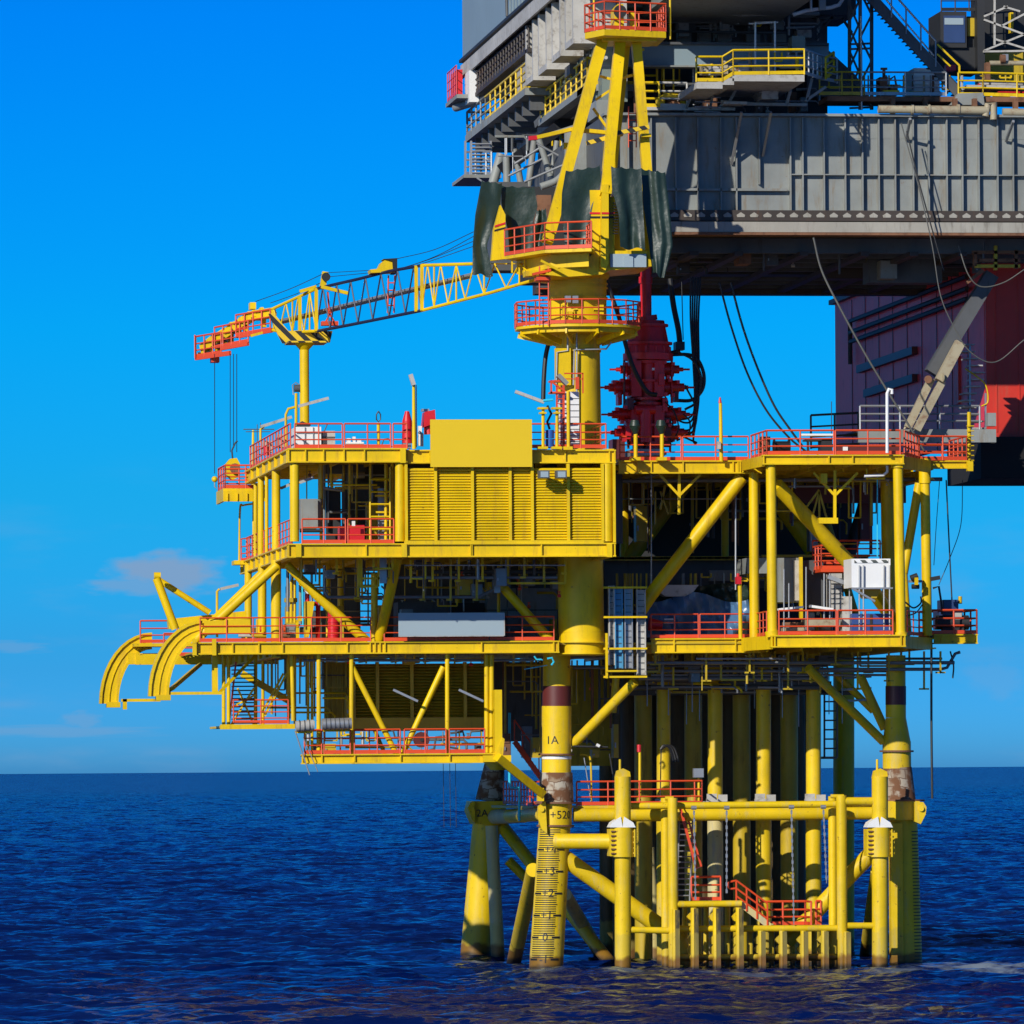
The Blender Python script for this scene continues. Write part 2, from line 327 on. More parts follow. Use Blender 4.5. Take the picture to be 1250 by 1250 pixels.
# text wrapped on to a vertical cylinder
def text_on(m, txt, c, rad, ang, z, size, lift=.012):
    cu = bpy.data.curves.new('t', 'FONT'); cu.body = txt; cu.size = size; cu.align_x = 'CENTER'; cu.align_y = 'CENTER'
    ob = bpy.data.objects.new('t', cu); scene.collection.objects.link(ob)
    dg = bpy.context.evaluated_depsgraph_get(); me = bpy.data.meshes.new_from_object(ob.evaluated_get(dg))
    vs_ = []
    for v in me.vertices:
        zz = z+v.co.y; cx, cy, rr = c(zz); t = ang + v.co.x/rr
        vs_.append((cx+(rr+lift)*math.sin(t), cy-(rr+lift)*math.cos(t), zz))
    m.add(vs_, [tuple(p.vertices) for p in me.polygons])
    bpy.data.objects.remove(ob); bpy.data.curves.remove(cu); bpy.data.meshes.remove(me)
# ------------------------------------------------------------------ sea
def PZ0(px, py):
    d = ROT @ Vector(((px-625)/F, (HZ-py)/F, -1)); return CL + d*(-CL.z/d.z)
def sea():
    rng = np.random.default_rng(3)
    m = bpy.data.materials.new('sea'); m.use_nodes = True; n = m.node_tree.nodes; l = m.node_tree.links; b = n['Principled BSDF']
    g = n.new('ShaderNodeNewGeometry')
    acc = None      # small ripples tilt the surface: slope read straight from noise, so it holds at any distance
    for sc, st in ((.16, 1.0), (.7, 1.15), (2.8, .95)):
        mp_ = n.new('ShaderNodeMapping'); mp_.inputs['Scale'].default_value = (.5, 1, 1); mp_.inputs['Rotation'].default_value = (0, 0, R(12)); l.new(g.outputs['Position'], mp_.inputs[0])
        t = n.new('ShaderNodeTexNoise'); t.inputs['Scale'].default_value = sc; t.inputs['Detail'].default_value = 3; l.new(mp_.outputs[0], t.inputs['Vector'])
        v1 = n.new('ShaderNodeVectorMath'); v1.operation = 'SUBTRACT'; l.new(t.outputs['Color'], v1.inputs[0]); v1.inputs[1].default_value = (.5, .5, .5)
        v2 = n.new('ShaderNodeVectorMath'); v2.operation = 'MULTIPLY'; l.new(v1.outputs[0], v2.inputs[0]); v2.inputs[1].default_value = (st*.7, st, 0)
        v3 = n.new('ShaderNodeVectorMath'); l.new(v2.outputs[0], v3.inputs[0]); l.new(acc.outputs[0] if acc else g.outputs['Normal'], v3.inputs[1]); acc = v3
    nn = n.new('ShaderNodeVectorMath'); nn.operation = 'NORMALIZE'; l.new(acc.outputs[0], nn.inputs[0]); 
    n.remove(b); di = n.new('ShaderNodeBsdfDiffuse'); di.inputs[0].default_value = (.0003, .008, .080, 1); l.new(g.outputs['Normal'], di.inputs['Normal'])
    gl = n.new('ShaderNodeBsdfGlossy'); gl.inputs['Roughness'].default_value = .13; gl.inputs[0].default_value = (.72, .82, 1, 1); l.new(nn.outputs[0], gl.inputs['Normal'])
    fr = n.new('ShaderNodeFresnel'); fr.inputs[0].default_value = 1.33; l.new(nn.outputs[0], fr.inputs['Normal'])
    fm = n.new('ShaderNodeMapRange'); fm.inputs[1].default_value = .02; fm.inputs[2].default_value = .9; fm.inputs[3].default_value = .02; fm.inputs[4].default_value = .62; l.new(fr.outputs[0], fm.inputs[0])
    mxs = n.new('ShaderNodeMixShader'); l.new(fm.outputs[0], mxs.inputs[0]); l.new(di.outputs[0], mxs.inputs[1]); l.new(gl.outputs[0], mxs.inputs[2]); 
    fn = n.new('ShaderNodeTexNoise'); fn.inputs['Scale'].default_value = .9; fn.inputs['Detail'].default_value = 8; fn.inputs['Roughness'].default_value = .7; l.new(g.outputs['Position'], fn.inputs['Vector'])
    fac_ = None     # foam: a patch right of the platform and thin wash round the legs
    for px_, py_, rx_, ry_, am_ in ((1195, 1184, 3.4, 10, .62), (663, 1188, 1.5, 3, .3), (760, 1189, 1.3, 3, .28), (1100, 1186, 2.2, 3.5, .35), (930, 1190, 5, 2.5, .22), (582, 1172, 1.5, 4, .3)):
        fs_ = n.new('ShaderNodeVectorMath'); fs_.operation = 'SUBTRACT'; l.new(g.outputs['Position'], fs_.inputs[0]); fs_.inputs[1].default_value = PZ0(px_, py_)
        f2_ = n.new('ShaderNodeVectorMath'); f2_.operation = 'MULTIPLY'; l.new(fs_.outputs[0], f2_.inputs[0]); f2_.inputs[1].default_value = (1/rx_, 1/ry_, 0)
        fl2 = n.new('ShaderNodeVectorMath'); fl2.operation = 'LENGTH'; l.new(f2_.outputs[0], fl2.inputs[0])
        fa = n.new('ShaderNodeMath'); fa.operation = 'MULTIPLY_ADD'; l.new(fn.outputs[0], fa.inputs[0]); fa.inputs[1].default_value = 2.4; l.new(fl2.outputs['Value'], fa.inputs[2])
        fr2 = n.new('ShaderNodeMapRange'); fr2.interpolation_type = 'SMOOTHSTEP'; fr2.inputs[1].default_value = 2.1; fr2.inputs[2].default_value = 1.2; fr2.inputs[4].default_value = am_; l.new(fa.outputs[0], fr2.inputs[0])
        if fac_ is None: fac_ = fr2.outputs[0]
        else: q_ = n.new('ShaderNodeMath'); q_.operation = 'MAXIMUM'; l.new(fac_, q_.inputs[0]); l.new(fr2.outputs[0], q_.inputs[1]); fac_ = q_.outputs[0]
    fo = n.new('ShaderNodeBsdfDiffuse'); fo.inputs[0].default_value = (.32, .40, .48, 1); mf = n.new('ShaderNodeMixShader'); l.new(fac_, mf.inputs[0]); l.new(mxs.outputs[0], mf.inputs[1]); l.new(fo.outputs[0], mf.inputs[2])
    l.new(mf.outputs[0], n['Material Output'].inputs[0])
    MAT['sea'] = m
    ys = [-95.0]; 
    while ys[-1] < 3000: ys.append(ys[-1] + .34*(1+max(0, ys[-1]+20)/120))
    xs = np.arange(-135, 135.01, .5); ys = np.array(ys)
    X, Y = np.meshgrid(xs, ys); SC = 1+(Y+95)/620; X = X*SC; Z = np.zeros_like(X)
    for i in range(46):
        lam = 1.5*1.085**i*rng.uniform(.85, 1.15) if i < 34 else rng.uniform(5, 16)
        th = rng.normal(R(70), R(38)); k = 2*math.pi/lam
        A = .017*lam**.8*rng.uniform(.5, 1.2)*(.8 if lam < 5 else .42)*(.5+.6*(lam < 4.5))
        ph = k*(X*math.cos(th)+Y*math.sin(th)) + rng.uniform(0, 6.3)
        s_ = np.sin(ph); Z += A*(s_ + .25*np.cos(2*ph))
    ed = np.clip((135-np.abs(X/SC))/15, 0, 1)*np.clip((3000-Y)/1200, 0, 1)
    Z = Z*ed - .0
    h, wd = X.shape; co = np.stack([X, Y, Z], -1).reshape(-1, 3)
    idx = np.arange(h*wd).reshape(h, wd); q = np.stack([idx[:-1, :-1], idx[:-1, 1:], idx[1:, 1:], idx[1:, :-1]], -1).reshape(-1)
    nf = (h-1)*(wd-1)
    # outer sea: four big quads round the patch to the horizon, joined in the same mesh
    B = 40000.0
    ex = np.array([[-135, -95, 0], [135, -95, 0], [135*SC.max(), ys[-1], 0], [-135*SC.max(), ys[-1], 0], [-B, -2000, 0], [B, -2000, 0], [B, B, 0], [-B, B, 0]], float)
    o = len(co); co = np.vstack([co, ex])
    eq = np.array([[4, 5, 1, 0], [5, 6, 2, 1], [6, 7, 3, 2], [7, 4, 0, 3]])+o
    q = np.concatenate([q, eq.reshape(-1)]); nf += 4
    me = bpy.data.meshes.new('sea'); me.vertices.add(len(co)); me.vertices.foreach_set('co', co.reshape(-1).astype(np.float32))
    me.loops.add(len(q)); me.loops.foreach_set('vertex_index', q.astype(np.int32)); me.polygons.add(nf)
    me.polygons.foreach_set('loop_start', np.arange(0, nf*4, 4, dtype=np.int32)); me.polygons.foreach_set('loop_total', np.full(nf, 4, dtype=np.int32))
    me.polygons.foreach_set('use_smooth', np.ones(nf, dtype=bool)); me.update(calc_edges=True); me.materials.append(m)
    ob = bpy.data.objects.new('sea', me); scene.collection.objects.link(ob); ob['kind'] = 'structure'; ob['label'] = 'deep blue rippled open sea out to the horizon'; ob['category'] = 'sea'
sea()
# ------------------------------------------------------------------ steel jacket
J = T('steel_jacket', 'yellow tubular steel jacket standing in the sea under the platform decks', 'jacket')
YA = 3.0; YB = 26.0; NJ = 28
leg1 = J.p('leg', 'yellow_jacket')
def LG(m, x0, y0, x1, y1, d0, d1=None, Y=YA, n=NJ): m.pc(x0, y0, x1, y1, Y, d0, d1, n=n)
def flange(m, x, y, d, Y=YA, t=2.2): m.pc(x, y-t/2, x, y+t/2, Y, d, n=NJ)
LG(leg1, 679.5, 795, 679.5, 838, 34); LG(leg1, 679.5, 862, 679, 944, 36.5)
leg1.sub('colour_band', 'maroon').pc(679.5, 837.5, 679.5, 862.5, YA, 35, n=NJ)
fl = leg1.sub('flange', 'rust'); flange(fl, 679, 921, 44); flange(fl, 679, 980, 52); flange(fl, 678, 1008, 46)
wr = leg1.sub('white_ring', 'white'); flange(wr, 679, 925, 37.4, t=3.4)
leg1.sub('grouted_clamp', 'clamp_block').pc(679, 943, 679, 980, YA, 40, 43, n=NJ)
LG(leg1, 678.5, 980, 677.5, 1010, 40, 41); LG(leg1, 677, 1008, 662.5, 1250, 39, 43)
lug = leg1.sub('lifting_lug', 'yellow_jacket'); lug.prism([(666, 978), (657, 984), (656, 996), (661, 1012), (668, 1018)], YA-.9, .25)
lug.cyl(P(661.5, 988, YA-1.0), P(661.5, 988, YA-.6), S(6)/2)
def leg_c(zz):
    a = P(677, 1008, YA); b_ = P(662.5, 1250, YA); t = (a.z-zz)/(a.z-b_.z)
    if t < 0: c = P(678, 995, YA); return c.x, c.y, S(40.6, YA)/2
    return a.x+(b_.x-a.x)*t, YA, (S(39, YA)+(S(43, YA)-S(39, YA))*t)/2
mk = leg1.sub('depth_scale', 'rubber')
z0 = P(665, 1144, YA).z; dz = (P(665, 1037, YA).z-z0)/4
for k in range(-10, 52):
    z = z0 + dz*k/10
    cx, cy, rr = leg_c(z); major = k % 10 == 0; half = k % 5 == 0
    if k > 49: continue
    a0, a1 = (-1.2, .25) if not major else (-1.25, .62)
    if half and not major: a1 = .32
    segs = [(a0, a1)] if not major else [(-1.3, -.72), (.10, .62)]
    th = .045 if not major else .09
    for s0, s1 in segs:
        ns = 7; vs_ = []
        for j in range(ns+1):
            t = s0+(s1-s0)*j/ns
            for q in (-th/2, th/2): vs_.append((cx+(rr+.012)*math.sin(t), cy-(rr+.012)*math.cos(t), z+q))
        mk.add(vs_, [(2*j, 2*j+2, 2*j+3, 2*j+1) for j in range(ns)])
for k in range(-1, 5):
    text_on(mk, ('+%d' % k) if k > 0 else str(k), leg_c, 1, -.30, z0+dz*k, .52)
ltr = leg1.sub('leg_lettering', 'rubber')
def top_c(zz): c = P(679, 905, YA); return c.x, c.y, S(36.5, YA)/2
text_on(ltr, '1A', top_c, 1, -.42, P(672, 904, YA).z, .52)
def node_c(zz): c = P(678, 995, YA); return c.x, c.y, S(40.4, YA)/2
text_on(ltr, '+520', node_c, 1, .24, P(684, 995, YA).z, .52)
# right front leg
leg2 = J.p('leg', 'yellow_jacket')
LG(leg2, 1093.5, 800, 1093.5, 838, 24); LG(leg2, 1093.5, 860, 1093.5, 876, 25); LG(leg2, 1093.5, 876, 1094.5, 906, 25, 34.5); LG(leg2, 1094.5, 905, 1095, 938, 35)
leg2.sub('colour_band', 'maroon').pc(1093.5, 837.5, 1093.5, 860.5, YA, 25.4, n=NJ)
f2 = leg2.sub('flange', 'rust'); flange(f2, 1094.5, 917, 42); flange(f2, 1099, 977, 60)
leg2.sub('grouted_clamp', 'clamp_block').pc(1095.5, 937, 1098, 977, YA, 35, 40, n=NJ)
leg2.prism([(1080, 978), (1122, 978), (1127, 981), (1124, 1001), (1080, 1001)], YA-1.0, 2.6)
l2 = leg2.sub('lifting_lug', 'yellow_jacket'); l2.prism([(1117, 979), (1127, 979), (1131, 985), (1130, 994), (1124, 1006), (1117, 1003)], YA-1.4, .3)
l2.cyl(P(1124.5, 987, YA-1.5), P(1124.5, 987, YA-1.0), S(7)/2)
LG(leg2, 1103, 1000, 1107, 1250, 34, 43)
leg2.sub('leg_sleeve', 'yellow_jacket').pb(1093, 1005, 1095, 1250, YA-.6, 15)
m2 = leg2.sub('depth_scale', 'rubber')
for k in range(40):
    y = 1015+k*4.1; cx = 1103.5+(y-1000)*.016; cc = P(cx, y, YA); rr = S(34+9*(y-1000)/250, YA)/2; ns = 5; vs_ = []
    for j in range(ns+1):
        t = .35+.75*j/ns
        for q in (-.022, .022): vs_.append((cc.x+(rr+.012)*math.sin(t), cc.y-(rr+.012)*math.cos(t), cc.z+q))
    m2.add(vs_, [(2*j, 2*j+2, 2*j+3, 2*j+1) for j in range(ns)])
# rear left leg 2A
leg3 = J.p('leg', 'yellow_jacket')
LG(leg3, 607, 800, 606, 940, 30, Y=YB)
leg3.sub('grouted_clamp', 'clamp_block').pc(604, 930, 598, 978, YB, 24, 36, n=NJ)
leg3.prism([(576, 978), (618, 978), (618, 1006), (580, 1006), (573, 990)], YB-1.1, 2.2)
LG(leg3, 594, 1003, 575, 1250, 34, 42, Y=YB)
l3 = leg3.sub('lifting_lug', 'yellow_jacket'); l3.prism([(571, 986), (574, 980), (580, 979), (580, 1004), (577, 1002)], YB-1.35, .3); l3.cyl(P(577, 987, YB-1.5), P(577, 987, YB-1.1), S(5)/2)
t3 = leg3.sub('leg_lettering', 'rubber')
def c3(zz): c = P(595, 992, YB-1.12); return c.x, 30-(-0), 30
for ob_txt in ('2A',):
    cc = P(588.5, 993, YB-1.13); text_on(t3, ob_txt, lambda z_: (cc.x, cc.y+200, 200), 1, 0, cc.z, .5)
# sleeve pile beside it
J.p('pile_sleeve', 'yellow_pale', 'pale weathered steel pile').pc(600, 1008, 612, 1250, YB-3, 15, 18, n=20)
# rear right leg, mostly hidden behind the wells
LG(J.p('leg', 'yellow_jacket'), 1030, 800, 1030, 1180, 26, Y=YB)
def br(x0, y0, x1, y1, Y, d, Y1=None, mat='yellow_jacket', lab=None, n=20):
    m = J.p('brace', mat, lab); m.pc(x0, y0, x1, y1, Y, d, None, Y1, n=n); return m
br(700, 995, 1085, 992, YA, 17)                               # front horizontal
br(606, 997, 662, 994, YB-1, 17, YA+1, 'yellow_jacket')       # left side horizontal
br(604, 997, 640, 995.5, YB-1.2, 17.6, 13, 'yellow_pale', 'pale weathered length of brace')
br(690, 1048, 832, 1150, YA, 21); br(1086, 1018, 960, 1150, YA, 20)
br(822, 1138, 852, 1200, YA, 21)
br(614, 1010, 756, 1190, YB, 16, 14, 'yellow_jacket')
br(651, 1062, 622, 1200, YA+1, 18, YB-6)
br(690, 1092, 748, 1190, YA+10, 16, YB, 'yellow_pale')
br(790, 1035, 800, 1180, 14, 18, 14, 'yellow_pale', 'pale weathered vertical pile')
br(1070, 1062, 1052, 1200, YA+4, 15, YB-6)
br(620, 1050, 660, 1090, YB, 12)
# braces up to the lower deck
br(700, 908, 775, 832, YA, 12, -.0 if False else 1.0); br(748, 870, 752, 828, YA+2, 9)
br(1078, 905, 986, 815, YA, 11, 1.0); br(1080, 890, 1050, 825, YA+1, 11); br(1066, 868, 1020, 822, YA+5, 9)
# guard posts with clamps standing in front
def guard(x, tie):
    g = J.p('guard_post', 'yellow_jacket')
    g.pc(x, 948, x+.5, 1250, 0, 20, n=24); g.prism([(x-9, 950), (x-7, 941), (x+1, 938), (x+9, 942), (x+10, 950)], -.15, .3)
    c = g.sub('post_clamp', 'yellow_jacket'); c.pc(x-1, 1010, x-1, 1046, 0, 28, n=24); c.fb(x-16, 1012, x-9, 1045, -.35, .8)
    for k in range(5): c.fb(x+8, 1014+k*6.6, x+18, 1016+k*6.6, -.2, .5)
    c.fb(x+14, 1011, x+15.6, 1046, -.3, .7)
    for k in range(6): g.sub('bolt', 'rust').pc(x-14, 1015+k*5.4, x-8, 1015+k*5.4, -.42, 2)
    w_ = g.sub('gusset', 'white')
    for s_ in (-1, 1): w_.prism([(x, 1010), (x+16*s_, 1010), (x+13*s_, 1004), (x+2*s_, 997)][::s_], -.45, .9)
    g.pc(x-3.2, 945, x-3.2, 927, 0, 3)
    return g
guard(760, 1); guard(1074, 1)
g = J.p('guard_post_tie', 'yellow_jacket'); g.pc(678, 1027, 748, 1027, 1.2, 19, None, 0, n=22)
g = J.p('guard_post_tie', 'yellow_jacket'); g.pc(770, 1135, 820, 1136, 0, 8)
g = J.p('guard_post_tie', 'yellow_jacket'); g.pc(1034, 1130, 1068, 1130, 0, 8)
br(1030, 978, 1068, 978, 0, 10, 0)
# jacket walkway level with red rails and pale clamps round the wells
w1 = J.p('walkway', 'yellow_jacket'); zz = P(760, 983, 4).z
w1.box(P(702, 983, 4).x, P(858, 983, 4).x, 3.2, 5.6, zz-.12, zz); w1.box(P(858, 983, 7).x, P(1020, 983, 7).x, 5.8, 7.2, zz-.14, zz-.02)
J.p('railing', 'orange').rail([(P(704, 980, 3.3).x, 3.3, zz), (P(857, 980, 3.3).x, 3.3, zz), (P(857, 980, 3.3).x, 5.5, zz)], gap=1.3, r=.035)
J.p('railing', 'orange').rail([PZ(612, YB-5, zz), PZ(648, 9, zz), PZ(664, 8, zz)], gap=1.2, r=.035)
w2 = J.p('walkway', 'yellow_dull'); a_, b_ = PZ(612, YB-5, zz), PZ(664, 8, zz); w2.beam(a_-Vector((0,0,.1)), b_-Vector((0,0,.1)), 1.2, .12, )
# stair down the left back under the deck
st = J.p('stair', 'orange'); 
for o_ in (0, 1.0):
    a_, b_ = P(628, 905, 9+o_), P(668, 960, 9+o_); st.beam(a_, b_, .06, .25); st.cyl(a_+Vector((0,0,1.0)), b_+Vector((0,0,1.0)), .04, n=6)
    for k in range(5): q = a_.lerp(b_, k/4); st.cyl(q, q+Vector((0,0,1.0)), .03, n=5)
for k in range(12): q = P(628, 905, 9.5).lerp(P(668, 960, 9.5), (k+.5)/12); st.box(q.x-.12, q.x+.12, 9, 10, q.z-.02, q.z+.02)
# kneed box beam from the cellar module down to the leg
kb = J.p('brace', 'yellow'); kb.pb(607, 924, 662, 969, -.2, 10, YA-1.2, dep=.35); kb.pb(622, 940, 660, 968, .6, 3, YA-.4, dep=.1); kb.fb(656, 962, 664, 978, YA-1.3, .3)
J.p('water_pipe', 'cyan').pt([(622, 870), (622, 955), (623, 961), (633, 962), (634, 968), (634, 1002)], 8, 3.4, n=8)
J.done()
# ------------------------------------------------------------------ boat landing
B = T('boat_landing', 'yellow boat landing of fender posts and a stepped platform at the waterline', 'boat landing')
for x0, t0, d in ((812, 974, 11), (821, 974, 12.5), (1016, 972, 10.5), (1027, 971, 13)):
    m = B.p('frame_post', 'yellow_jacket'); m.pc(x0, t0, x0+1.5, 1250, 1.4 if x0 in (812, 1016) else 0, d, n=20)
m = B.p('head_rail', 'yellow_jacket'); m.pc(770, 984, 1070, 981, .6, 8.5)
m = B.p('head_rail', 'yellow_jacket'); m.pc(812, 974.5, 822, 974.5, .8, 5)
m = B.p('head_rail', 'yellow_jacket'); m.pc(1014, 972, 1030, 972, .8, 5)
for i, x in enumerate((824, 847, 874, 902, 929, 955, 981, 1006, 1033)):
    top = 1108 if i < 4 else 1136
    if i in (0, 8): top = 1110 if i == 0 else 1137
    f_ = B.p('fender_post', 'yellow_jacket'); f_.pc(x, top, x, 1250, -.35, 8)
    f_.sub('rubber_strip', 'fender').fb(x+1.5, top+1, x+6, 1230, -.75, .45)
    if i < 8:
        k = B.p('ladder_bracket', 'yellow_jacket')
        for y in ((1119, 1147, 1159) if i < 4 else (1147, 1158)):
            k.prism([(x-3, y-6), (x-8, y), (x-6, y+5), (x-3, y+6)], .2, .3)
for (xa, xb, y, Y) in ((824, 905, 1104, 0), (824, 1032, 1134, .1), (826, 1034, 1169, .1)):
    B.p('cross_rail', 'yellow_jacket').pc(xa, y, xb, y-1, Y, 8)
for (xa, xb, y, Y) in ((812, 1018, 1134, 3.0), (812, 1018, 1170, 3.0)):
    B.p('cross_rail', 'yellow_jacket').pc(xa, y, xb, y-1, Y, 8)
for x in (836, 862, 888, 916, 942, 968, 994, 1018):
    v = B.p('back_post', 'yellow_jacket'); v.pc(x, 1130 if x > 900 else 1105, x, 1240, 3, 7)
pl = B.p('platform_deck', 'yellow_pale'); z1 = P(860, 1101, 0).z; z2 = P(960, 1131, 0).z
X = lambda px: P(px, 1110, 0).x
pl.box(X(822), X(905), .1, 3.2, z1-.1, z1); pl.box(X(924), X(1022), .1, 3.2, z2-.1, z2)
s_ = B.p('stair', 'yellow_pale')
for Y in (.2, 1.2):
    s_.beam(P(903, 1102, Y), P(940, 1131, Y), .06, .28)
for k in range(8): q = P(903, 1100, .7).lerp(P(941, 1130, .7), (k+.5)/8); s_.box(q.x-.12, q.x+.12, .2, 1.2, q.z-.02, q.z+.03)
r_ = B.p('railing', 'orange'); r_.rail([(X(854), 2.4, z1), (X(890), 2.4, z1)], r=.045); 
r_ = B.p('railing', 'orange')
for Y in (.15, 1.25):
    a_, b_ = P(899, 1103, Y), P(937, 1131, Y); h_ = Vector((0, 0, 1.05))
    for k in (1, .66, .33): r_.cyl(a_+h_*k, b_+h_*k, .045, n=6)
    for k in range(4): q = a_.lerp(b_, k/3); r_.cyl(q, q+h_, .045, n=6)
    r_.tube(cat([a_+h_, a_+h_+Vector((-.35, 0, -.1)), a_+h_*.66+Vector((-.3, 0, 0)), a_+h_*.66]), .045)
r_ = B.p('railing', 'orange'); r_.rail([(X(937), 2.0, z2), (X(992), 2.0, z2)], r=.045); r_.rail([(X(992), 2.0, z2), (X(992), .4, z2)], r=.045)
r_ = B.p('railing', 'orange'); r_.rail([(X(1008), 2.6, z2), (X(1014), 2.6, z2)], r=.045, gap=.4)
B.done()
def chain(px, y0, y1, Y, dx, lab):
    m = one('chain', 'galv', lab, 'chain', 'chains hanging over the boat landing')
    a_, b_ = P(px, y0, Y), P(px+dx, y1, Y); n = int((a_-b_).length/.16)
    for i in range(n):
        q = a_.lerp(b_, (i+.5)/n); o_ = (.045, .015) if i % 2 else (.015, .045)
        m.box(q.x-o_[0], q.x+o_[0], q.y-o_[1], q.y+o_[1], q.z-.09, q.z+.09)
    m.pc(px-3, y0, px+3, y0, Y, 5, n=8); m.thing.done()
chain(847, 986, 1098, -.1, 2, 'galvanised chain hanging left over the boat landing, beside the steep ladder')
chain(887, 986, 1090, -.1, 0, 'galvanised chain hanging above the upper red railing of the boat landing')
chain(966, 985, 1128, -.1, 3, 'galvanised chain reaching down to the lower boat landing platform')
chain(1005, 985, 1078, -.1, 4, 'galvanised chain hanging rightmost over the boat landing, by the frame post')
lad = one('access_ladder', 'galv', 'steep grey ladder between jacket walkway and boat landing behind the left frame post', 'ladder')
lad.ladder(P(834, 1100, 2.2), P(838, 985, 4.0), .62, (1, .1, 0), .26, .04); lad.thing.done()
hs = one('hand_stair', 'orange', 'steep orange handrail leaning down from the jacket walkway to the boat landing', 'handrail')
hs.pb(830, 985, 850, 1060, 2.2, 3.2, 2.0, dep=.1); hs.pb(836, 985, 856, 1058, 3.2, 2.2, 3.0, dep=.1)
for k in range(6): hs.cyl(P(830, 985, 2.2).lerp(P(850, 1060, 2.0), k/5), P(836, 985, 3.2).lerp(P(856, 1058, 3.0), k/5), .03, n=5)
hs.thing.done()
# ------------------------------------------------------------------ wells: conductor pipes
front = [(810, 17, 'leftmost of the four front conductor pipes under the deck'), (873, 18.5, 'front conductor pipe behind the left part of the boat landing'),
         (932, 18.5, 'front conductor pipe above the boat landing stair, third from the left'), (993, 18.5, 'rightmost of the four front conductor pipes under the deck')]
GR = 'conductor pipes between the lower deck and the sea'
for i, (x, d, lab) in enumerate(front):
    t = T('conductor_pipe', 'yellow weathered steel, ' + lab, 'pipe', GR)
    t.p('upper_pipe', 'yellow_jacket').pc(x, 790, x, 975, 8, d, n=22)
    c = t.p('lower_pipe', 'yellow_pale' if i == 1 else 'yellow_jacket'); c.pc(x, 1000, x+1, 1250, 8, d+1, n=22)
    k = t.p('guide_clamp', 'dirty_white'); k.pc(x, 975, x, 1001, 8, d+4, n=22)
    if i > 0:
        k.fb(x-10, 969, x+2, 978, 6.2, .12); k.fb(x+4, 970, x+15, 978, 6.1, .12)
        k.fb(x-11, 978, x+16, 980, 6.0, 1.2)
    t.done()
ORD = ('first', 'second', 'third', 'fourth', 'fifth', 'sixth')
ROW = {11.5: 'second row', 15: 'third row', 19: 'fourth row', 23: 'rearmost row'}
for Y, xs, mat in ((11.5, (785, 846, 905, 963), 'yellow_dull'), (15, (768, 829, 890, 950, 972), 'pipe_brown_shade'), (19, (758, 812, 858, 918, 938), 'pipe_brown_shade'), (23, (742, 800, 868, 902, 948, 985), 'pipe_brown_shade')):
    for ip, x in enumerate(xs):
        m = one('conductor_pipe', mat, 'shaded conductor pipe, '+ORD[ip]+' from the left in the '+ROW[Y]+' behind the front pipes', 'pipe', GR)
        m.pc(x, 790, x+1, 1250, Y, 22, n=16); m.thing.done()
ht = one('hose_bundle', 'rubber', 'black hose end draped over the leftmost front conductor pipe at walkway level', 'hose')
for dx in (-2, 1, 4): ht.pt([(806, 915), (812+dx, 910), (818+dx, 912), (822+dx, 921), (824+dx, 930)], 6.5, 2.6, curve=True)
ht.pt([(807, 915), (806, 972)], 6.5, 1.4)
ht.thing.done()
fl_ = T('floodlight', 'small grey floodlight on yellow post on the jacket walkway', 'floodlight')
fl_.p('post', 'yellow').pc(853, 983, 853, 950, 3.4, 3.2, n=8); fl_.p('lamp_housing', 'galv').fb(847, 938, 859, 949, 3.1, .35); fl_.done()
fl_ = T('light_post', 'yellow post with red fitting above the jacket walkway beside the left guard post', 'light post')
fl_.p('post', 'yellow').pc(781, 983, 781, 915, 3.6, 3.4, n=8); fl_.p('head', 'red').pc(780, 918, 780, 909, 3.6, 5, n=8); fl_.done()
fl_ = T('light_post', 'yellow post with swan neck and long white stay on the jacket walkway, nearest leg 1A', 'light post')
m = fl_.p('post', 'yellow'); m.pt([(722, 983), (721, 930), (716, 922), (708, 921)], 3.7, 2.6, curve=True); fl_.p('stay', 'galv').pc(722, 983, 713, 925, 3.5, 1.5, n=6); fl_.done()
# ------------------------------------------------------------------ decks
def girder(th, x0, x1, yt, yb, Y, stiff=(), name='girder', mat='yellow', wd=.45):
    m = th.p(name, mat); a_, b_ = P(x0, (yt+yb)/2, Y), P(x1, (yt+yb)/2, Y); xm = (x0+x1)/2
    zt, zb = P(xm, yt, Y).z, P(xm, yb, Y).z
    m.box(a_.x, b_.x, Y, Y+wd, zt-.06, zt); m.box(a_.x, b_.x, Y, Y+wd, zb, zb+.06)
    m.box(a_.x+.02, b_.x-.02, Y+.14, Y+.2, zb+.06, zt-.06)
    for s in stiff: x = P(s, yt, Y).x; m.box(x-.03, x+.03, Y+.02, Y+.14, zb+.06, zt-.06)
    for s in (a_.x+.02, b_.x-.08): m.box(s, s+.06, Y+.02, Y+.14, zb+.06, zt-.06)
    return zt, zb
def gside(th, X, Y0, Y1, zt, zb, n=6, mat='yellow', wd=.4):
    "girder running back from the front on the left or right side"
    m = th.p('girder', mat)
    m.box(X, X+wd, Y0, Y1, zt-.06, zt); m.box(X, X+wd, Y0, Y1, zb, zb+.06); m.box(X+.14, X+.2, Y0+.02, Y1-.02, zb+.06, zt-.06)
    for i in range(n+1):
        y = Y0+.05+(Y1-Y0-.1)*i/n; m.box(X+.02, X+.14, y-.03, y+.03, zb+.06, zt-.06)
def plate(th, X0, X1, Y0, Y1, zt, zb, joists=2.2, mat='yellow_dull', t=.08):
    m = th.p('deck_plate', mat); m.box(X0, X1, Y0, Y1, zt-t, zt)
    j = th.p('joist', 'yellow'); j.stuff = True; y = Y0+joists
    while y < Y1-.3: j.box(X0+.1, X1-.1, y-.1, y+.1, zb+.25, zt-t-.004); y += joists
    x = X0+2.4
    while x < X1-.3: j.box(x-.05, x+.05, Y0+.5, Y1-.1, zt-t-.35, zt-t-.006); x += 1.6
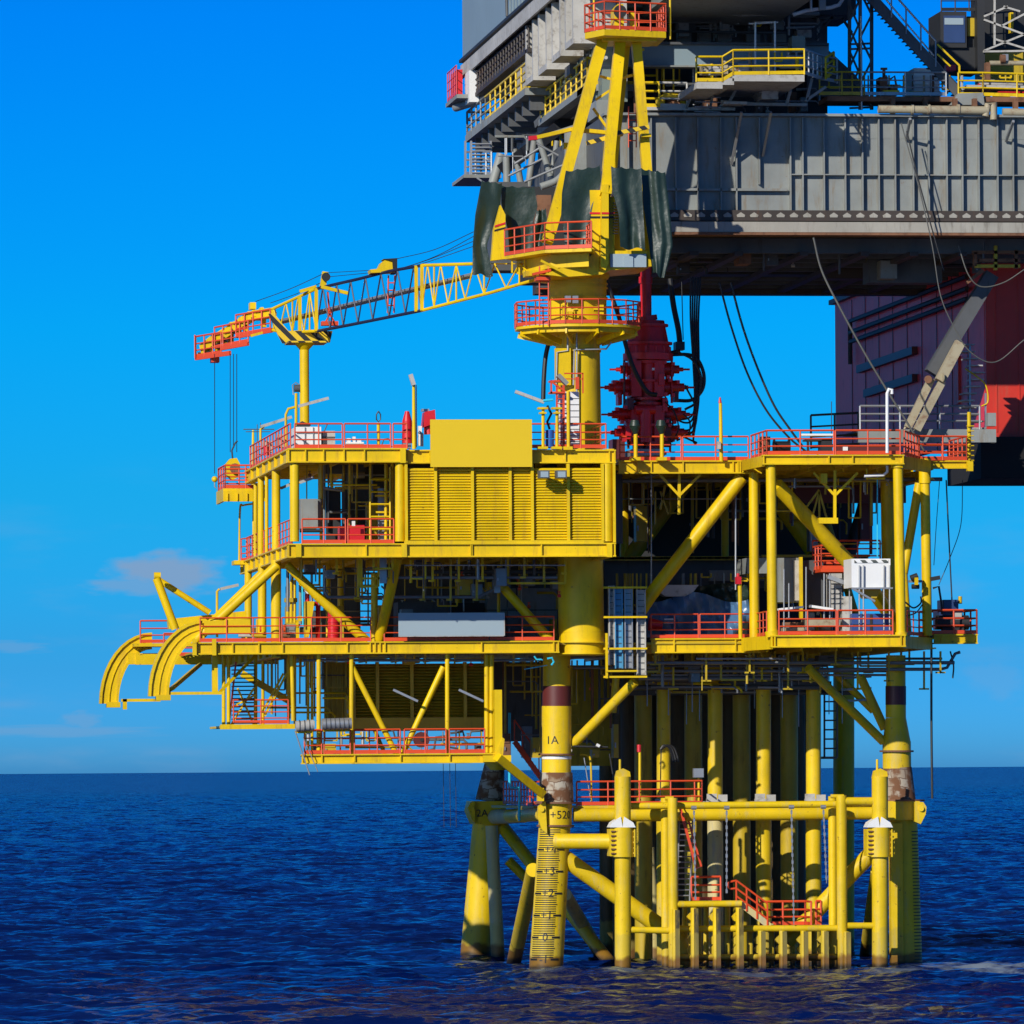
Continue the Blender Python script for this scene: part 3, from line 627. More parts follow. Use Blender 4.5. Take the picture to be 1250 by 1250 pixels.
def col(th, x0, y0, x1, y1, Y, d, name='column', mat='yellow', Y1=None, n=22):
    m = th.p(name, mat); m.pc(x0, y0, x1, y1, Y, d, None, Y1, n=n); return m
def rail(th, pts, mat='orange', **k): th.p('railing', mat).rail(pts, **k)
CR = random.Random(77)
def clutter(th, x0, x1, y0, y1, Y0, Y1, nn, mats=('pipe_grey', 'galv', 'yellow_dull', 'grey_dark', 'yellow', 'grey', 'pipe_grey', 'yellow_dull'), floor=True):
    "pipework and small equipment seen inside a deck"
    for k in range(nn):
        Y = CR.uniform(Y0, Y1); mt = mats[CR.randrange(len(mats))]; x = CR.uniform(x0, x1); q = CR.random()
        if q < .34:
            ya, yb = y0, CR.uniform(y0+(y1-y0)*.4, y1); th.p('vertical_pipe', mt).pc(x, ya, x, yb, Y, CR.choice((1.5, 2, 3, 4)), n=8)
        elif q < .58:
            xb = min(x1, x+CR.uniform(20, 90)); y = CR.uniform(y0, y1-6); dr = CR.uniform(5, 22)
            th.p('bent_pipe', mt).pt([(x, y), (xb-4, y), (xb, y+4), (xb, min(y1, y+dr))], Y, CR.choice((1.6, 2.4, 3.4)), n=8)
        elif q < .76:
            y = CR.uniform(y0, y0+(y1-y0)*.6); w_ = CR.uniform(8, 24); m = th.p('pipe_bracket', 'yellow' if CR.random() < .5 else 'yellow_dull'); m.pb(x, y0, x, y, Y, 1.8, dep=.1); m.pb(min(x1, x+w_), y0, min(x1, x+w_), y, Y, 1.8, dep=.1); m.pb(x, y, min(x1, x+w_), y, Y, 1.8, dep=.1)
        elif q < .93:
            w_, h_ = CR.uniform(6, 18), CR.uniform(8, (y1-y0)*.5); yb = y1 if floor else CR.uniform(y0+h_, y1); m = th.p('equipment_cabinet', mt); m.fb(x, yb-h_, min(x1, x+w_), yb, Y, .8); m.fb(x+1, yb-h_*.8, min(x1, x+w_)-1, yb-h_*.6, Y-.04, .05)
            m.sub('cabinet_fitting', 'galv').fb(x+1.5, yb-h_*.45, x+3, yb-h_*.3, Y-.08, .06)
        else:
            m = th.p('valve', ('red', 'orange', 'rust', 'dirty_white')[CR.randrange(4)]); y = CR.uniform(y0+4, y1); m.pc(x, y, x+4, y, Y, 4, n=10); m.pc(x+2, y, x+2, y-5, Y, 1.4, n=6); m.pc(x+.2, y-5, x+3.8, y-5, Y, 1.2, n=6)
# ---- lower deck
D = T('lower_deck', 'lowest yellow main deck of the platform with plate girders, braces and red rails', 'deck')
zt, zb = girder(D, 235, 683, 783, 798, 0, (262, 284, 316, 345, 424, 452, 458, 464, 470, 588, 676))
XL = P(235, 790, 0).x
zt2, zb2 = girder(D, 795, 928, 779, 797, .25, (823, 898, 920))
zt3, zb3 = girder(D, 941, 1106, 775, 790, -4.8, (946, 1100))
D.p('corner_bevel', 'yellow').ext([Vector((P(905, 780, 0).x, 0, zt3-.02)), Vector((P(905, 780, 0).x, 0, zt3-.62)), Vector((P(943, 780, -4.8).x, -4.8, zt3-.62)), Vector((P(943, 780, -4.8).x, -4.8, zt3-.02))], (.12, .2, 0))
b_ = D.p('corner_bevel', 'yellow'); xa = P(1102, 780, -4.8).x; xb = P(1136, 780, 0).x
for k in range(3): b_.beam((xa, -4.6, zt3-.1-.22*k), (xb, .3, zt3-.1-.22*k), .1, .05 if k else .1)
b_.ext([(xa, -4.7, zt3-.05), (xb, 0, zt3-.05), (xb, 0, zt3-.6), (xa, -4.7, zt3-.6)], (-.06, .2, 0))
XM = P(1140, 780, 0).x
plate(D, XL+1.5, XM, .3, 27, zt-.1, zb); plate(D, P(943, 780, -4.8).x, P(1104, 780, -4.8).x, -4.6, .2, zt3-.03, zb3)
gside(D, P(338, 790, 0).x-.2, 0.5, 27, zb+.35, zb-.15, 8)
gside(D, XM-.2, .5, 27, zt3-.05, zb3, 8)
# right balcony
zt4, zb4 = girder(D, 1140, 1194, 774, 786, 1.0, (1150,)); plate(D, P(1136, 780, 1).x, P(1194, 780, 1).x, 1.2, 4.0, zt4-.01, zb4, 1.4)
rail(D, [(P(1137, 780, 1).x, 1.1, zt4), (P(1193, 780, 1).x, 1.1, zt4), (P(1193, 780, 1).x, 4, zt4), (P(1137, 780, 1).x, 4, zt4)], r=.04)
# deck column stub under the crane pedestal
m = D.p('pedestal_socket', 'yellow'); m.pc(710, 772, 710, 800, 1.0, 56, n=36); m.pc(710, 783.5, 710, 785, 1.0, 66, n=36); m.pc(710, 797.5, 710, 799, 1.0, 66, n=36)
m.fb(737, 785, 747, 799, .6, .2)
# columns and braces up to the middle deck
col(D, 337, 784, 337, 684, 1.5, 12.5); col(D, 320, 784, 320, 688, 9, 10.5); col(D, 303, 780, 303, 690, 16, 9)
col(D, 237, 783, 337, 691, .6, 11.5, 'brace'); col(D, 250, 768, 330, 690, 9, 10, 'brace')
m = D.p('brace', 'yellow'); m.pc(350, 689, 388, 728, .8, 10, 12); m.pc(388, 728, 448, 783, .8, 12)
col(D, 457, 784, 457, 700, .8, 8.5); m = D.p('brace', 'yellow'); m.pc(462, 784, 478, 715, .8, 13, 13, -1); m.pc(478, 715, 486, 680, -1, 13, 11, -2)
col(D, 613, 716, 673, 783, .9, 11.5, 'brace')
col(D, 416, 784, 416, 690, 8, 8); col(D, 400, 784, 400, 690, 14, 8); col(D, 560, 784, 560, 690, 12, 9); col(D, 640, 784, 640, 690, 14, 9)
m = D.p('brace', 'yellow'); m.pc(905, 583, 793, 728, .8, 17); m.pc(793, 728, 782, 745, .8, 17)
m = D.p('brace', 'yellow'); m.pc(948, 592, 1058, 710, -2.4, 18, 18, 0); m.pc(1058, 710, 1104, 776, 0, 18, 16, 3)
col(D, 920, 577, 921, 781, .3, 12); m = col(D, 941, 565, 943, 776, -4.4, 12.5); m.pc(942, 770, 943, 777, -4.4, 17)
m = col(D, 1096, 565, 1100, 777, -4.4, 12.5); m.pc(1096, 565, 1096, 571, -4.4, 17); m.pc(1100, 772, 1100, 778, -4.4, 17)
m = col(D, 1129, 578, 1132, 776, .3, 12); m.pc(1129, 560, 1129, 590, .3, 15)
col(D, 1122, 590, 1103, 700, 1.5, 11, 'brace'); col(D, 1103, 700, 1108, 776, 1.5, 10, 'brace')
col(D, 1083, 575, 1086, 776, 5, 17); col(D, 836, 590, 762, 690, 14, 20, 'brace', 'yellow_dull'); col(D, 950, 612, 992, 672, 14, 20, 'brace'); col(D, 885, 590, 885, 690, 13, 9.5)
col(D, 762, 590, 762, 690, 14, 11); col(D, 1010, 640, 1052, 776, 16, 10, 'brace', 'yellow_dull'); col(D, 1060, 600, 1030, 700, 18, 16, 'brace', 'black_steel')
# rails of the lower deck
x_ = lambda px, Y=0: P(px, 780, Y).x
for a0, a1 in ((245, 345), (345, 456), (470, 600), (600, 680)): rail(D, [(x_(a0), .3, zt), (x_(a1)-.1, .3, zt)])
for a0, a1 in ((797, 855), (857, 918)): rail(D, [(x_(a0), .6, zt2), (x_(a1), .6, zt2)])
for a0, a1 in ((952, 1022), (1024, 1091)): rail(D, [(x_(a0, -4.8), -4.6, zt3), (x_(a1, -4.8), -4.6, zt3)], r=.034)
rail(D, [(x_(925), .3, zt3), (x_(936, -3), -3, zt3)]); rail(D, [(x_(1106, -3), -3.4, zt3), (x_(1132), .6, zt3)])
# left end boxes where the side girders stop
for xx in (238, 262): D.p('end_plate', 'yellow').fb(xx-3, 780, xx+2, 800, -.12, .1)
# C shaped fender arms
def carm(x, y, Y, sc, lab):
    m = D.p('curved_arm', 'yellow', lab); pts = []
    for k in range(11):
        t = math.pi*(1.0-.5*k/10); pts.append((x+68*sc+68*sc*math.cos(t), y-80*sc*math.sin(t)))
    for (k0, dd, w_, dp) in ((0, 0, 16, .5),):
        out = []; inn = []
        for k in range(11):
            t = math.pi*(1.0-.5*k/10); out.append((x+68*sc+68*sc*math.cos(t), y-93*sc*math.sin(t))); inn.append((x+68*sc+46*sc*math.cos(t), y-74*sc*math.sin(t)))
        for k in range(10):
            m.prism([inn[k], out[k], out[k+1], inn[k+1]], Y+.12, .35)
            for (aa, bb) in ((out[k], out[k+1]), (inn[k], inn[k+1])):
                p, q = P(*aa, Y), P(*bb, Y); d_ = (q-p).cross(Vector((0,1,0))).normalized()*.06
                m.add([p-d_, q-d_, q+d_, p+d_]+[v+Vector((0,.6,0)) for v in (p-d_, q-d_, q+d_, p+d_)], [(0,1,2,3),(7,6,5,4),(0,4,5,1),(1,5,6,2),(2,6,7,3),(3,7,4,0)])
        mid = [((a1[0]+b1[0])/2, (a1[1]+b1[1])/2) for a1, b1 in zip(inn, out)]
        m.pt(mid, Y+.08, 1.6, n=5)
    f = m.sub('arm_foot', 'yellow'); f.fb(x+8*sc, y-2, x+26*sc, y+5*sc, Y-.05, .7)
    return m
carm(183, 850, .4, .98, None)
D.p('arm_root', 'yellow').pb(249, 767, 305, 764, .55, 17, dep=.4)
carm(123, 859, 28, .92, None)
m = D.p('end_girder', 'yellow'); m.fb(166, 797, 340, 811, 27, .5); m.fb(157, 797, 167, 811, 27.2, .2)
m = D.p('tie_bar', 'yellow'); m.fb(205, 844.5, 272, 848, .5, .15)
m = D.p('tie_bar', 'yellow'); m.fb(148, 853, 196, 856.5, 28, .15)
m = D.p('tie_bar', 'yellow'); m.fb(259, 800, 266, 846, 1, .25)
m = D.p('tie_bar', 'yellow'); m.fb(150, 853, 155, 866, 28, .2)
m = D.p('brace', 'yellow'); m.pb(208, 842, 243, 812, 1, 4.5, 14, dep=.3); m.pb(268, 845, 312, 800, 1, 3.5, 3, dep=.2)
# bumper mast
m = D.p('bumper_frame', 'yellow'); m.pc(191, 706, 214, 768, 8, 10, n=16); m.pc(194, 708, 256, 748, 10, 7.5, n=14); m.pc(188, 703, 196, 703, 9, 9, n=14)
m = D.p('access_walkway', 'yellow'); a0 = PZ(160, 28, P(165, 786, 28).z); a1 = PZ(262, 27, a0.z); m.box(a0.x, a1.x, 26.4, 28.4, a0.z-.16, a0.z)
rail(D, [(a0.x+.3, 26.5, a0.z), (PZ(215, 26.5, 0).x, 26.5, a0.z)], r=.035); rail(D, [(x_(200, 24), 24, zt-.2), (x_(240, 24), 24, zt-.2)], r=.035)
m = D.p('rail_cover', 'yellow'); m.pb(205, 762, 300, 752, 12, 12, dep=1.0)
# floodlight arms, stub pipes under the deck, hangers
def pipes_under(th, runs, name='pipe_run'):
    for (x0, x1, y, Y, d, mt) in runs: th.p(name, mt).pc(x0, y, x1, y, Y, d, n=10)
pipes_under(D, [(792, 1010, 813, 3, 3, 'grey_dark'), (795, 1100, 824, 5, 3, 'galv'), (788, 1005, 833.5, 8, 5, 'pipe_grey'), (800, 1000, 845, 9, 3, 'galv'), (850, 960, 804, 1, 2.6, 'galv'), (1010, 1150, 804, 3, 3, 'grey_dark'), (790, 1165, 809, 1.5, 4.5, 'pipe_grey'), (785, 1105, 819, 3.5, 4, 'pipe_grey'), (1000, 1148, 817, 2, 4.2, 'pipe_grey'), (780, 1010, 828, 5, 5, 'pipe_grey'), (760, 1015, 839, 7, 6, 'grey_dark'), (370, 652, 806, 2, 3.5, 'pipe_grey'), (645, 760, 803, 3, 3, 'pipe_grey'), (700, 800, 815, 5, 4, 'pipe_grey'), (930, 1040, 846, 9, 5, 'grey_dark')])
D.p('pipe_run', 'pipe_grey').pt([(1148, 817), (1156, 815), (1166, 798), (1172, 796)], 2, 4)
random.seed(21)
for i, x in enumerate((800, 822, 845, 862, 878, 897, 915, 930, 946, 962, 980, 999, 1020, 1047, 1060, 1085, 1110, 1128, 1148)):
    y1 = (812, 842, 822, 832)[i % 4]; h_ = D.p('pipe_hanger', 'yellow' if i % 3 else 'yellow_dull'); Yh = 1.2+(i % 3)*2
    h_.pb(x, 795, x, y1, Yh, 2.2, dep=.1); h_.pb(x-6, y1-1, x+6, y1-1, Yh, 2, dep=.1)
for x0, x1, yb_, Y in ((740, 805, 820, 2.5), (880, 920, 830, 2.5), (925, 975, 824, 6), (985, 1040, 812, 4), (820, 870, 845, 8), (1050, 1100, 813, 6)):
    h_ = D.p('hanger_frame', 'yellow_dull'); h_.pb(x0, 796, x0, yb_, Y, 2.4, dep=.1); h_.pb(x1, 796, x1, yb_, Y, 2.4, dep=.1); h_.pb(x0, yb_, x1, yb_, Y, 2.4, dep=.1)
for k, x in enumerate((790, 816, 838, 845, 854, 921, 955, 975, 1012, 1028)): D.p('drain_pipe', 'galv').pc(x, 820, x, 862+(k*37) % 26, 6+k % 3, 1.3, n=6)
for x in range(375, 650, 36): D.p('pipe_hanger', 'yellow_dull').pb(x, 797, x, 810, 2, 2, dep=.1)
for (x0, y0, x1, y1, Y) in ((792, 826, 870, 832, 6), (880, 832, 1015, 838, 7), (760, 842, 1015, 848, 10), (905, 806, 925, 824, 4), (1000, 800, 1020, 812, 3), (850, 812, 862, 828, 5), (965, 816, 990, 826, 5)): D.p('cable_tray', 'grey_dark').fb(x0, y0, x1, y1, Y, 1.2)
# stepped access ladder hung under the right side
ld = D.p('caged_ladder', 'grey_dark'); ld.ladder(P(1014, 925, 9), P(1014, 845, 9), .6, (1, 0, 0), .4, .05); ld.pb(1004, 925, 1020, 925, 9, 3, dep=.8)
for y in (828, 842, 856): D.p('grating_step', 'galv').pb(1028, y, 1062, y-2, 8, 2.6, dep=.8)
clutter(D, 480, 680, 690, 780, 3, 12, 46); clutter(D, 345, 470, 692, 780, 4, 14, 34); clutter(D, 750, 1030, 700, 778, 5, 9, 44); clutter(D, 785, 1010, 800, 846, 2, 9, 46, floor=False); clutter(D, 380, 600, 800, 812, 2, 5, 10, floor=False)
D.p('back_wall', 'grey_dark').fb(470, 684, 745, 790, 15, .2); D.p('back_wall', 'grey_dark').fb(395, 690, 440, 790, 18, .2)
D.done()
# ---- middle and upper decks
U = T('louvred_deck_module', 'upper yellow two-storey deck module with a wide louvred wall and open left bay', 'deck module')
YU = -5.0
XU = P(351, 670, YU).x
ztm, zbm = girder(U, 351, 752, 663, 680, YU, (366, 447, 492, 575, 576, 661, 745))
ztu, zbu = girder(U, 351, 497, 547, 564.5, YU, (373, 395, 420, 445, 490))
girder(U, 497, 752, 549, 565.5, YU+.3, (525, 650, 690, 744))
for xx, y0, y1 in ((364.5, 664, 680), (493.5, 664, 680), (744, 664, 680), (492, 548, 565)): U.p('end_plate', 'yellow').fb(xx-3.3, y0, xx+3.3, y1, YU-.05, .08)
gside(U, XU, YU+.5, 20, ztm-.02, zbm, 9); gside(U, XU, YU+.5, 17, ztu-.02, zbu, 7)
XR = P(752, 600, YU).x
gside(U, XR-.4, YU+.5, 12, ztm-.02, zbm, 6); gside(U, XR-.4, YU+.5, 12, ztu-.02, zbu, 6)
plate(U, XU+.3, XR-.3, YU+.4, 20, ztm-.05, zbm); plate(U, XU+.3, XR-.3, YU+.5, 20, ztu-.05, zbu)
m = col(U, 359.5, 661, 359.5, 566, YU+.35, 11.5); m = col(U, 488, 661, 488, 566, YU+.35, 11.5); 
col(U, 741, 661, 741, 566, YU+.3, 12); col(U, 337, 672, 337, 575, 2.5, 10.5); col(U, 318.5, 682, 318.5, 582, 10, 8); col(U, 325.5, 676, 325.5, 578, 7, 4.5); col(U, 312, 684, 312, 590, 14, 5)
for x, Y in ((392, 1), (430, 6), (471, -2), (479, -2), (405, 10), (450, 12)): col(U, x, 662, x, 566, Y, 4, 'post', 'yellow' if Y < 3 else 'yellow_dull', n=10)
# louvred wall: one part per panel, with its mullions
seg = [496, 532, 577, 623, 650, 694, 736]
zt_l, zb_l = P(600, 571, YU).z, P(600, 662, YU).z
for a0, a1 in zip(seg, seg[1:]):
    lp = U.p('louvre_panel', 'yellow'); xa, xb = P(a0+2.4, 615, YU).x, P(a1-1.6, 615, YU).x; n = 27
    lp.box(xa, xb, YU+.42, YU+.46, zb_l, zt_l)
    for k in range(n):
        z = zb_l+(zt_l-zb_l)*(k+.5)/n; hh = (zt_l-zb_l)/n
        lp.ext([(xa, YU+.22, z-hh*.42), (xb, YU+.22, z-hh*.42), (xb, YU+.25, z-hh*.42), (xa, YU+.25, z-hh*.42)][::-1], (0, 0, -hh*.10) if False else (0, 0, hh*.34))
        lp.add([(xa, YU+.22, z-hh*.12), (xb, YU+.22, z-hh*.12), (xb, YU+.30, z+hh*.34), (xa, YU+.30, z+hh*.34), (xa, YU+.25, z-hh*.16), (xb, YU+.25, z-hh*.16), (xb, YU+.32, z+hh*.30), (xa, YU+.32, z+hh*.30)],
               [(0,1,2,3),(7,6,5,4),(0,4,5,1),(1,5,6,2),(2,6,7,3),(3,7,4,0)])
for s in seg: U.p('mullion', 'yellow').fb(s-1.7, 566, s+1.7, 662, YU+.06, .3)
U.p('sill_band', 'yellow').fb(494, 659.5, 737, 663, YU+.02, .3)
U.p('side_cladding', 'yellow').box(XR-.16, XR-.02, YU+.8, 12, ztm, zbu-.02)
m = U.p('corner_trim', 'yellow'); m.fb(748.5, 565.5, 751.5, 662, YU+.05, .25); m.fb(745.5, 566, 748.2, 662, YU+.45, .1)
# inside of the open left bay: dark back wall, doors, walkways
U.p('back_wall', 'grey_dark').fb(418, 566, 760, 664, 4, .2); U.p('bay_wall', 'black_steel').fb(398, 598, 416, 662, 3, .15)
U.p('door_frame', 'yellow_dull').fb(409, 594, 464, 597, .5, .2)
for x, y0 in ((404, 572), (436, 566), (452, 566), (427, 585)): U.p('hanger', 'yellow').fb(x-.9, 565, x+1, y0+18, 0, .1)
m = U.p('service_pipe', 'yellow'); m.pt([(400, 592), (460, 592)], -.5, 2.2); 
m = U.p('service_pipe', 'galv'); m.pt([(392, 588), (430, 588), (432, 580), (470, 580)], 1, 2.4)
m = U.p('cable_tray', 'galv'); m.fb(462, 596, 473, 660, -1.5, .2)
for k in range(14): m.fb(461, 598+k*4.6, 474, 599+k*4.6, -1.62, .1)
lm = U.p('access_ladder', 'yellow'); lm.ladder(P(464, 661, -2.2), P(464, 570, -2.2), .9, (1, 0, 0), .55, .055)
for y in (584, 604, 624, 644): U.p('tray_bracket', 'yellow').fb(458, y, 478, y+2.2, -1.9, .1)
rail(U, [(P(370, 662, YU).x, YU+.4, ztm), (P(423, 662, YU).x, YU+.4, ztm)], r=.032); rail(U, [(P(426, 662, YU).x, YU+.4, ztm), (P(482, 662, YU).x, YU+.4, ztm)], r=.032)
rail(U, [(XU+.25, YU+.5, ztm), (XU+.25, 19, ztm)], gap=1.6)
# upper deck rails: front, side, right
pu = lambda px, Y=YU: P(px, 548, Y).x
for a0, a1 in ((361, 419), (421.5, 478), (481, 498)): rail(U, [(pu(a0), YU+.35, ztu), (pu(a1), YU+.35, ztu)], r=.032)
rail(U, [(XU+.2, YU+.4, ztu), (XU+.2, 16, ztu)], gap=1.5, r=.032); rail(U, [(pu(650), YU+.6, ztu), (pu(742), YU+.6, ztu)], r=.032)
rail(U, [(pu(742), YU+.6, ztu), (pu(742), 6, ztu)], gap=1.6); rail(U, [(XU+.5, 16, ztu), (pu(500, 16), 16, ztu)], gap=1.8)
# pipework hung under the middle deck
pipes_under(U, [(494, 690, 690, -3, 1.6, 'cyan' if False else 'galv'), (470, 680, 705, -1, 4, 'pipe_grey'), (472, 585, 729, .8, 4.2, 'pipe_grey'), (400, 470, 729, .8, 4, 'pipe_grey'), (530, 690, 698, 2, 5, 'grey_dark'), (360, 470, 700, 3, 3, 'grey_dark')])
U.p('pipe_run', 'pipe_grey').pt([(583, 729), (606, 718), (620, 713)], .8, 4.2); U.p('pipe_run', 'pipe_grey').pt([(396, 690), (396, 722), (400, 729), (404, 729)], .8, 4)
for i, (x, y1) in enumerate(((528, 709), (560, 709), (589, 709), (517, 732), (550, 732), (582, 732), (612, 720), (640, 705), (664, 712), (690, 700), (441, 716), (437, 730), (411, 700))):
    h_ = U.p('pipe_hanger', 'yellow' if i < 3 or i > 8 else 'yellow_dull'); h_.pb(x, 680, x, y1, -1.3 if y1 < 715 else .4, 2.6, dep=.1); h_.pb(x-5, y1, x+2, y1, -1.3 if y1 < 715 else .4, 2.4, dep=.1)
for x0, x1, y, Y in ((456, 479, 694, -3), (440, 475, 706, -2), (438, 462, 716, -2), (366, 390, 714, 2), (410, 436, 700, 2), (620, 690, 712, -1)):
    h_ = U.p('hanger_frame', 'yellow'); h_.pb(x0, 680, x0, y, Y, 2.4, dep=.1); h_.pb(x1, 680, x1, y, Y, 2.4, dep=.1); h_.pb(x0, y, x1, y, Y, 2.4, dep=.1)
U.p('cable_tray', 'galv').fb(464, 681, 472, 712, -2.4, .2)
# landing platform at the far left back corner
z_p = P(285, 600, 20).z
m = U.p('landing_platform', 'yellow'); xa, xb = P(265, 600, 20).x, P(318, 600, 20).x
m.box(xa, xb, 16.5, 20.5, z_p-.1, z_p); m.box(xa, xb, 16.45, 16.6, z_p-.62, z_p-.1); m.box(xa, xa+.12, 16.6, 20.5, z_p-.6, z_p-.1)
for x in (278, 290, 302): m.fb(x-.5, 602, x+.5, 611, 16.36, .08)
rail(U, [(xb, 16.6, z_p), (xa+.1, 16.6, z_p), (xa+.1, 20.4, z_p), (xb, 20.4, z_p)], gap=1.1, r=.035)
m = U.p('tapered_post', 'yellow'); m.pc(309, 594, 309, 525, 18, 5.5, 2.4, n=8)
m = U.p('lamp_post', 'yellow'); m.pt([(292, 686), (293, 622), (297, 617), (309, 615)], 19, 2.6, curve=True)
col(U, 310, 690, 310, 612, 18, 4); rail(U, [PZ(294, 19, P(300, 686, 19).z), PZ(310, 17, P(300, 686, 19).z)], gap=.9)
m = U.p('ledge', 'yellow'); m.fb(286, 684, 340, 689, 18, 1.5)
clutter(U, 372, 484, 568, 658, 0, 3.8, 34); clutter(U, 500, 690, 683, 730, -3, 6, 30, floor=False); clutter(U, 365, 480, 683, 712, -3, 6, 16, floor=False)
U.done()
# ---- right upper deck
V = T('right_upper_deck', 'upper yellow deck right of the crane pedestal carried on columns over an open bay', 'deck')
zr, zrb = girder(V, 755, 905, 562, 578, .2, (779, 795, 834, 895, 901, 907)); girder(V, 898, 930, 562, 578, .3, (906, 912))
zf, zfb = girder(V, 931, 1104, 555, 567, -4.8, (1012, 1041))
V.p('corner_bevel', 'yellow').ext([(P(905, 565, 0).x, 0, zf-.02), (P(905, 565, 0).x, 0, zf-.5), (P(933, 560, -4.8).x, -4.8, zf-.5), (P(933, 560, -4.8).x, -4.8, zf-.02)], (.12, .2, 0))
xa = P(1102, 560, -4.8).x; xb = P(1136, 565, 0).x
V.p('corner_bevel', 'yellow').ext([(xa, -4.7, zf-.05), (xb, 0, zf-.05), (xb, 0, zf-.6), (xa, -4.7, zf-.6)], (-.06, .2, 0))
plate(V, P(757, 565, .2).x, xb, .5, 22, zr-.06, zrb); plate(V, P(933, 560, -4.8).x+.1, xa-.1, -4.6, .3, zf-.03, zfb, 1.6)
zq, zqb = girder(V, 1120, 1184, 562, 572, .8, (1135,)); plate(V, xb+.05, P(1184, 565, 1).x, 1.1, 5, zq-.01, zqb, 1.3)
gside(V, xb-.1, .9, 22, zqb, zqb-.5, 6)
ru = lambda px, Y: P(px, 560, Y).x
for a0, a1 in ((757, 832), (834, 914)): rail(V, [(ru(a0, .5), .6, zr), (ru(a1, .5), .6, zr)], r=.032)
rail(V, [(ru(917, 0), 0, zf), (ru(936, -4.5), -4.5, zf), (ru(1018, -4.6), -4.6, zf)], r=.036); rail(V, [(ru(1020, -4.6), -4.6, zf), (ru(1099, -4.6), -4.6, zf)], r=.036)
rail(V, [(ru(1104, -4), -4, zf), (ru(1122, .6), .6, zf), (ru(1180, .9), .9, zq), (ru(1180, .9), 5, zq)], r=.036, gap=.95)
rail(V, [(ru(1060, 9), 9, zf), (ru(1180, 9), 9, zf)], r=.036, gap=1.1); rail(V, [(ru(930, 15), 15, zf), (ru(1100, 15), 15, zf)], r=.036, gap=1.3)
col(V, 1183, 570, 1183, 503, 1.4, 5, 'lamp_post', n=10)
for k in range(9): V.p('lamp_post_rung', 'yellow').pc(1180, 520+k*6, 1189, 520+k*6, 1.2, 1.4, n=5)
V.p('light_box', 'yellow').fb(1181, 563, 1188, 575, .6, .3)
# hanging trusses below
for x, Y in ((829, 1), (1019, -3)):
    t_ = V.p('hanging_truss', 'yellow'); yb = 628 if x < 900 else 636
    t_.pb(x, 574, x, yb, Y, 3.5, dep=.12); t_.pb(x-26, 577, x, 605, Y, 3, dep=.1); t_.pb(x+28, 577, x, 605, Y, 3, dep=.1)
t_ = V.p('hanging_truss', 'yellow_dull')
for x0, x1 in ((1000, 1000), (1000, 990), (1000, 1010)): t_.pb(x0, 600, x1, 636, 2, 2.2, dep=.1)
t_.pb(980, 625, 1000, 598, 2, 2.4, dep=.1); t_ = V.p('hanging_bracket', 'yellow'); t_.fb(1000, 632, 1023, 639, -3.2, .4); t_.fb(1002, 578, 1010, 590, -3.4, .4)
t_ = V.p('hanging_truss', 'yellow_dull'); t_.pb(812, 592, 806, 622, 6, 2.6, dep=.1); t_.pb(800, 600, 800, 640, 6, 2, dep=.1); t_.pb(806, 600, 816, 628, 6, 2, dep=.1)
# intermediate level inside the bay
m = V.p('mezzanine_beam', 'yellow_dull'); m.fb(738, 679, 960, 684, 11, .3); m.fb(930, 677, 1062, 680, 9, .3)
V.p('mezzanine_wall', 'grey_dark').fb(738, 684, 962, 718, 12, .3); V.p('mezzanine_wall', 'grey').fb(866, 696, 945, 709, 10, .3)
V.p('mezzanine_deck', 'grate').box(P(738, 680, 11).x, P(1060, 680, 11).x, 11, 20, P(800, 680, 11).z-.1, P(800, 680, 11).z)
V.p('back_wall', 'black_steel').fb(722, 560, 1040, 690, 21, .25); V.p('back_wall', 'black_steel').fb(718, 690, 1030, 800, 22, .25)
V.p('service_pipe', 'pipe_grey').pc(760, 587, 1150, 585, 4, 5, n=10); V.p('service_pipe', 'galv').pc(760, 609, 905, 609, 7, 1.6, n=8)
V.p('service_beam', 'maroon').fb(970, 592, 1106, 614, 9, .3)
for x, y1 in ((795, 716), (898, 720)): V.p('down_pipe', 'galv').pc(x, 578, x, y1, 1.4, 2.2 if x > 800 else 1.6, n=8)
V.p('down_pipe', 'cyan').pc(1071, 580, 1071, 680, -.5, 1.6, n=8)
z_m = P(1040, 695, 2).z
V.p('mezzanine_platform', 'orange').fb(1002, 694, 1086, 698, 2, 2.5)
rail(V, [(P(1003, 690, 2).x, 4.4, z_m), (P(1003, 690, 2).x, 2.1, z_m), (P(1030, 690, 2).x, 2.1, z_m)], r=.035, gap=.9); rail(V, [(P(1003, 690, 2).x, 4.4, z_m+.3), (P(1086, 690, 2).x, 4.4, z_m+.3)], r=.035)
V.p('vent_pipe', 'white').pt([(1083, 553), (1083, 480), (1085, 475), (1089, 476), (1089, 481)], -5.1, 4.2, n=10); V.p('vent_pipe', 'white').pt([(1083, 568), (1083, 576), (1078, 580), (1055, 581)], -4, 3.6, n=8)
V.p('pipe_hanger', 'yellow').pt([(1058, 572), (1058, 584), (1080, 584), (1080, 577)], -3.6, 3)
clutter(V, 760, 1080, 583, 678, 6, 18, 60, mats=('grey_dark', 'yellow_dull', 'pipe_grey', 'rust', 'black_steel', 'yellow_dull', 'maroon'), floor=False); clutter(V, 945, 1085, 584, 610, 0, 5, 12, floor=False)
V.done()
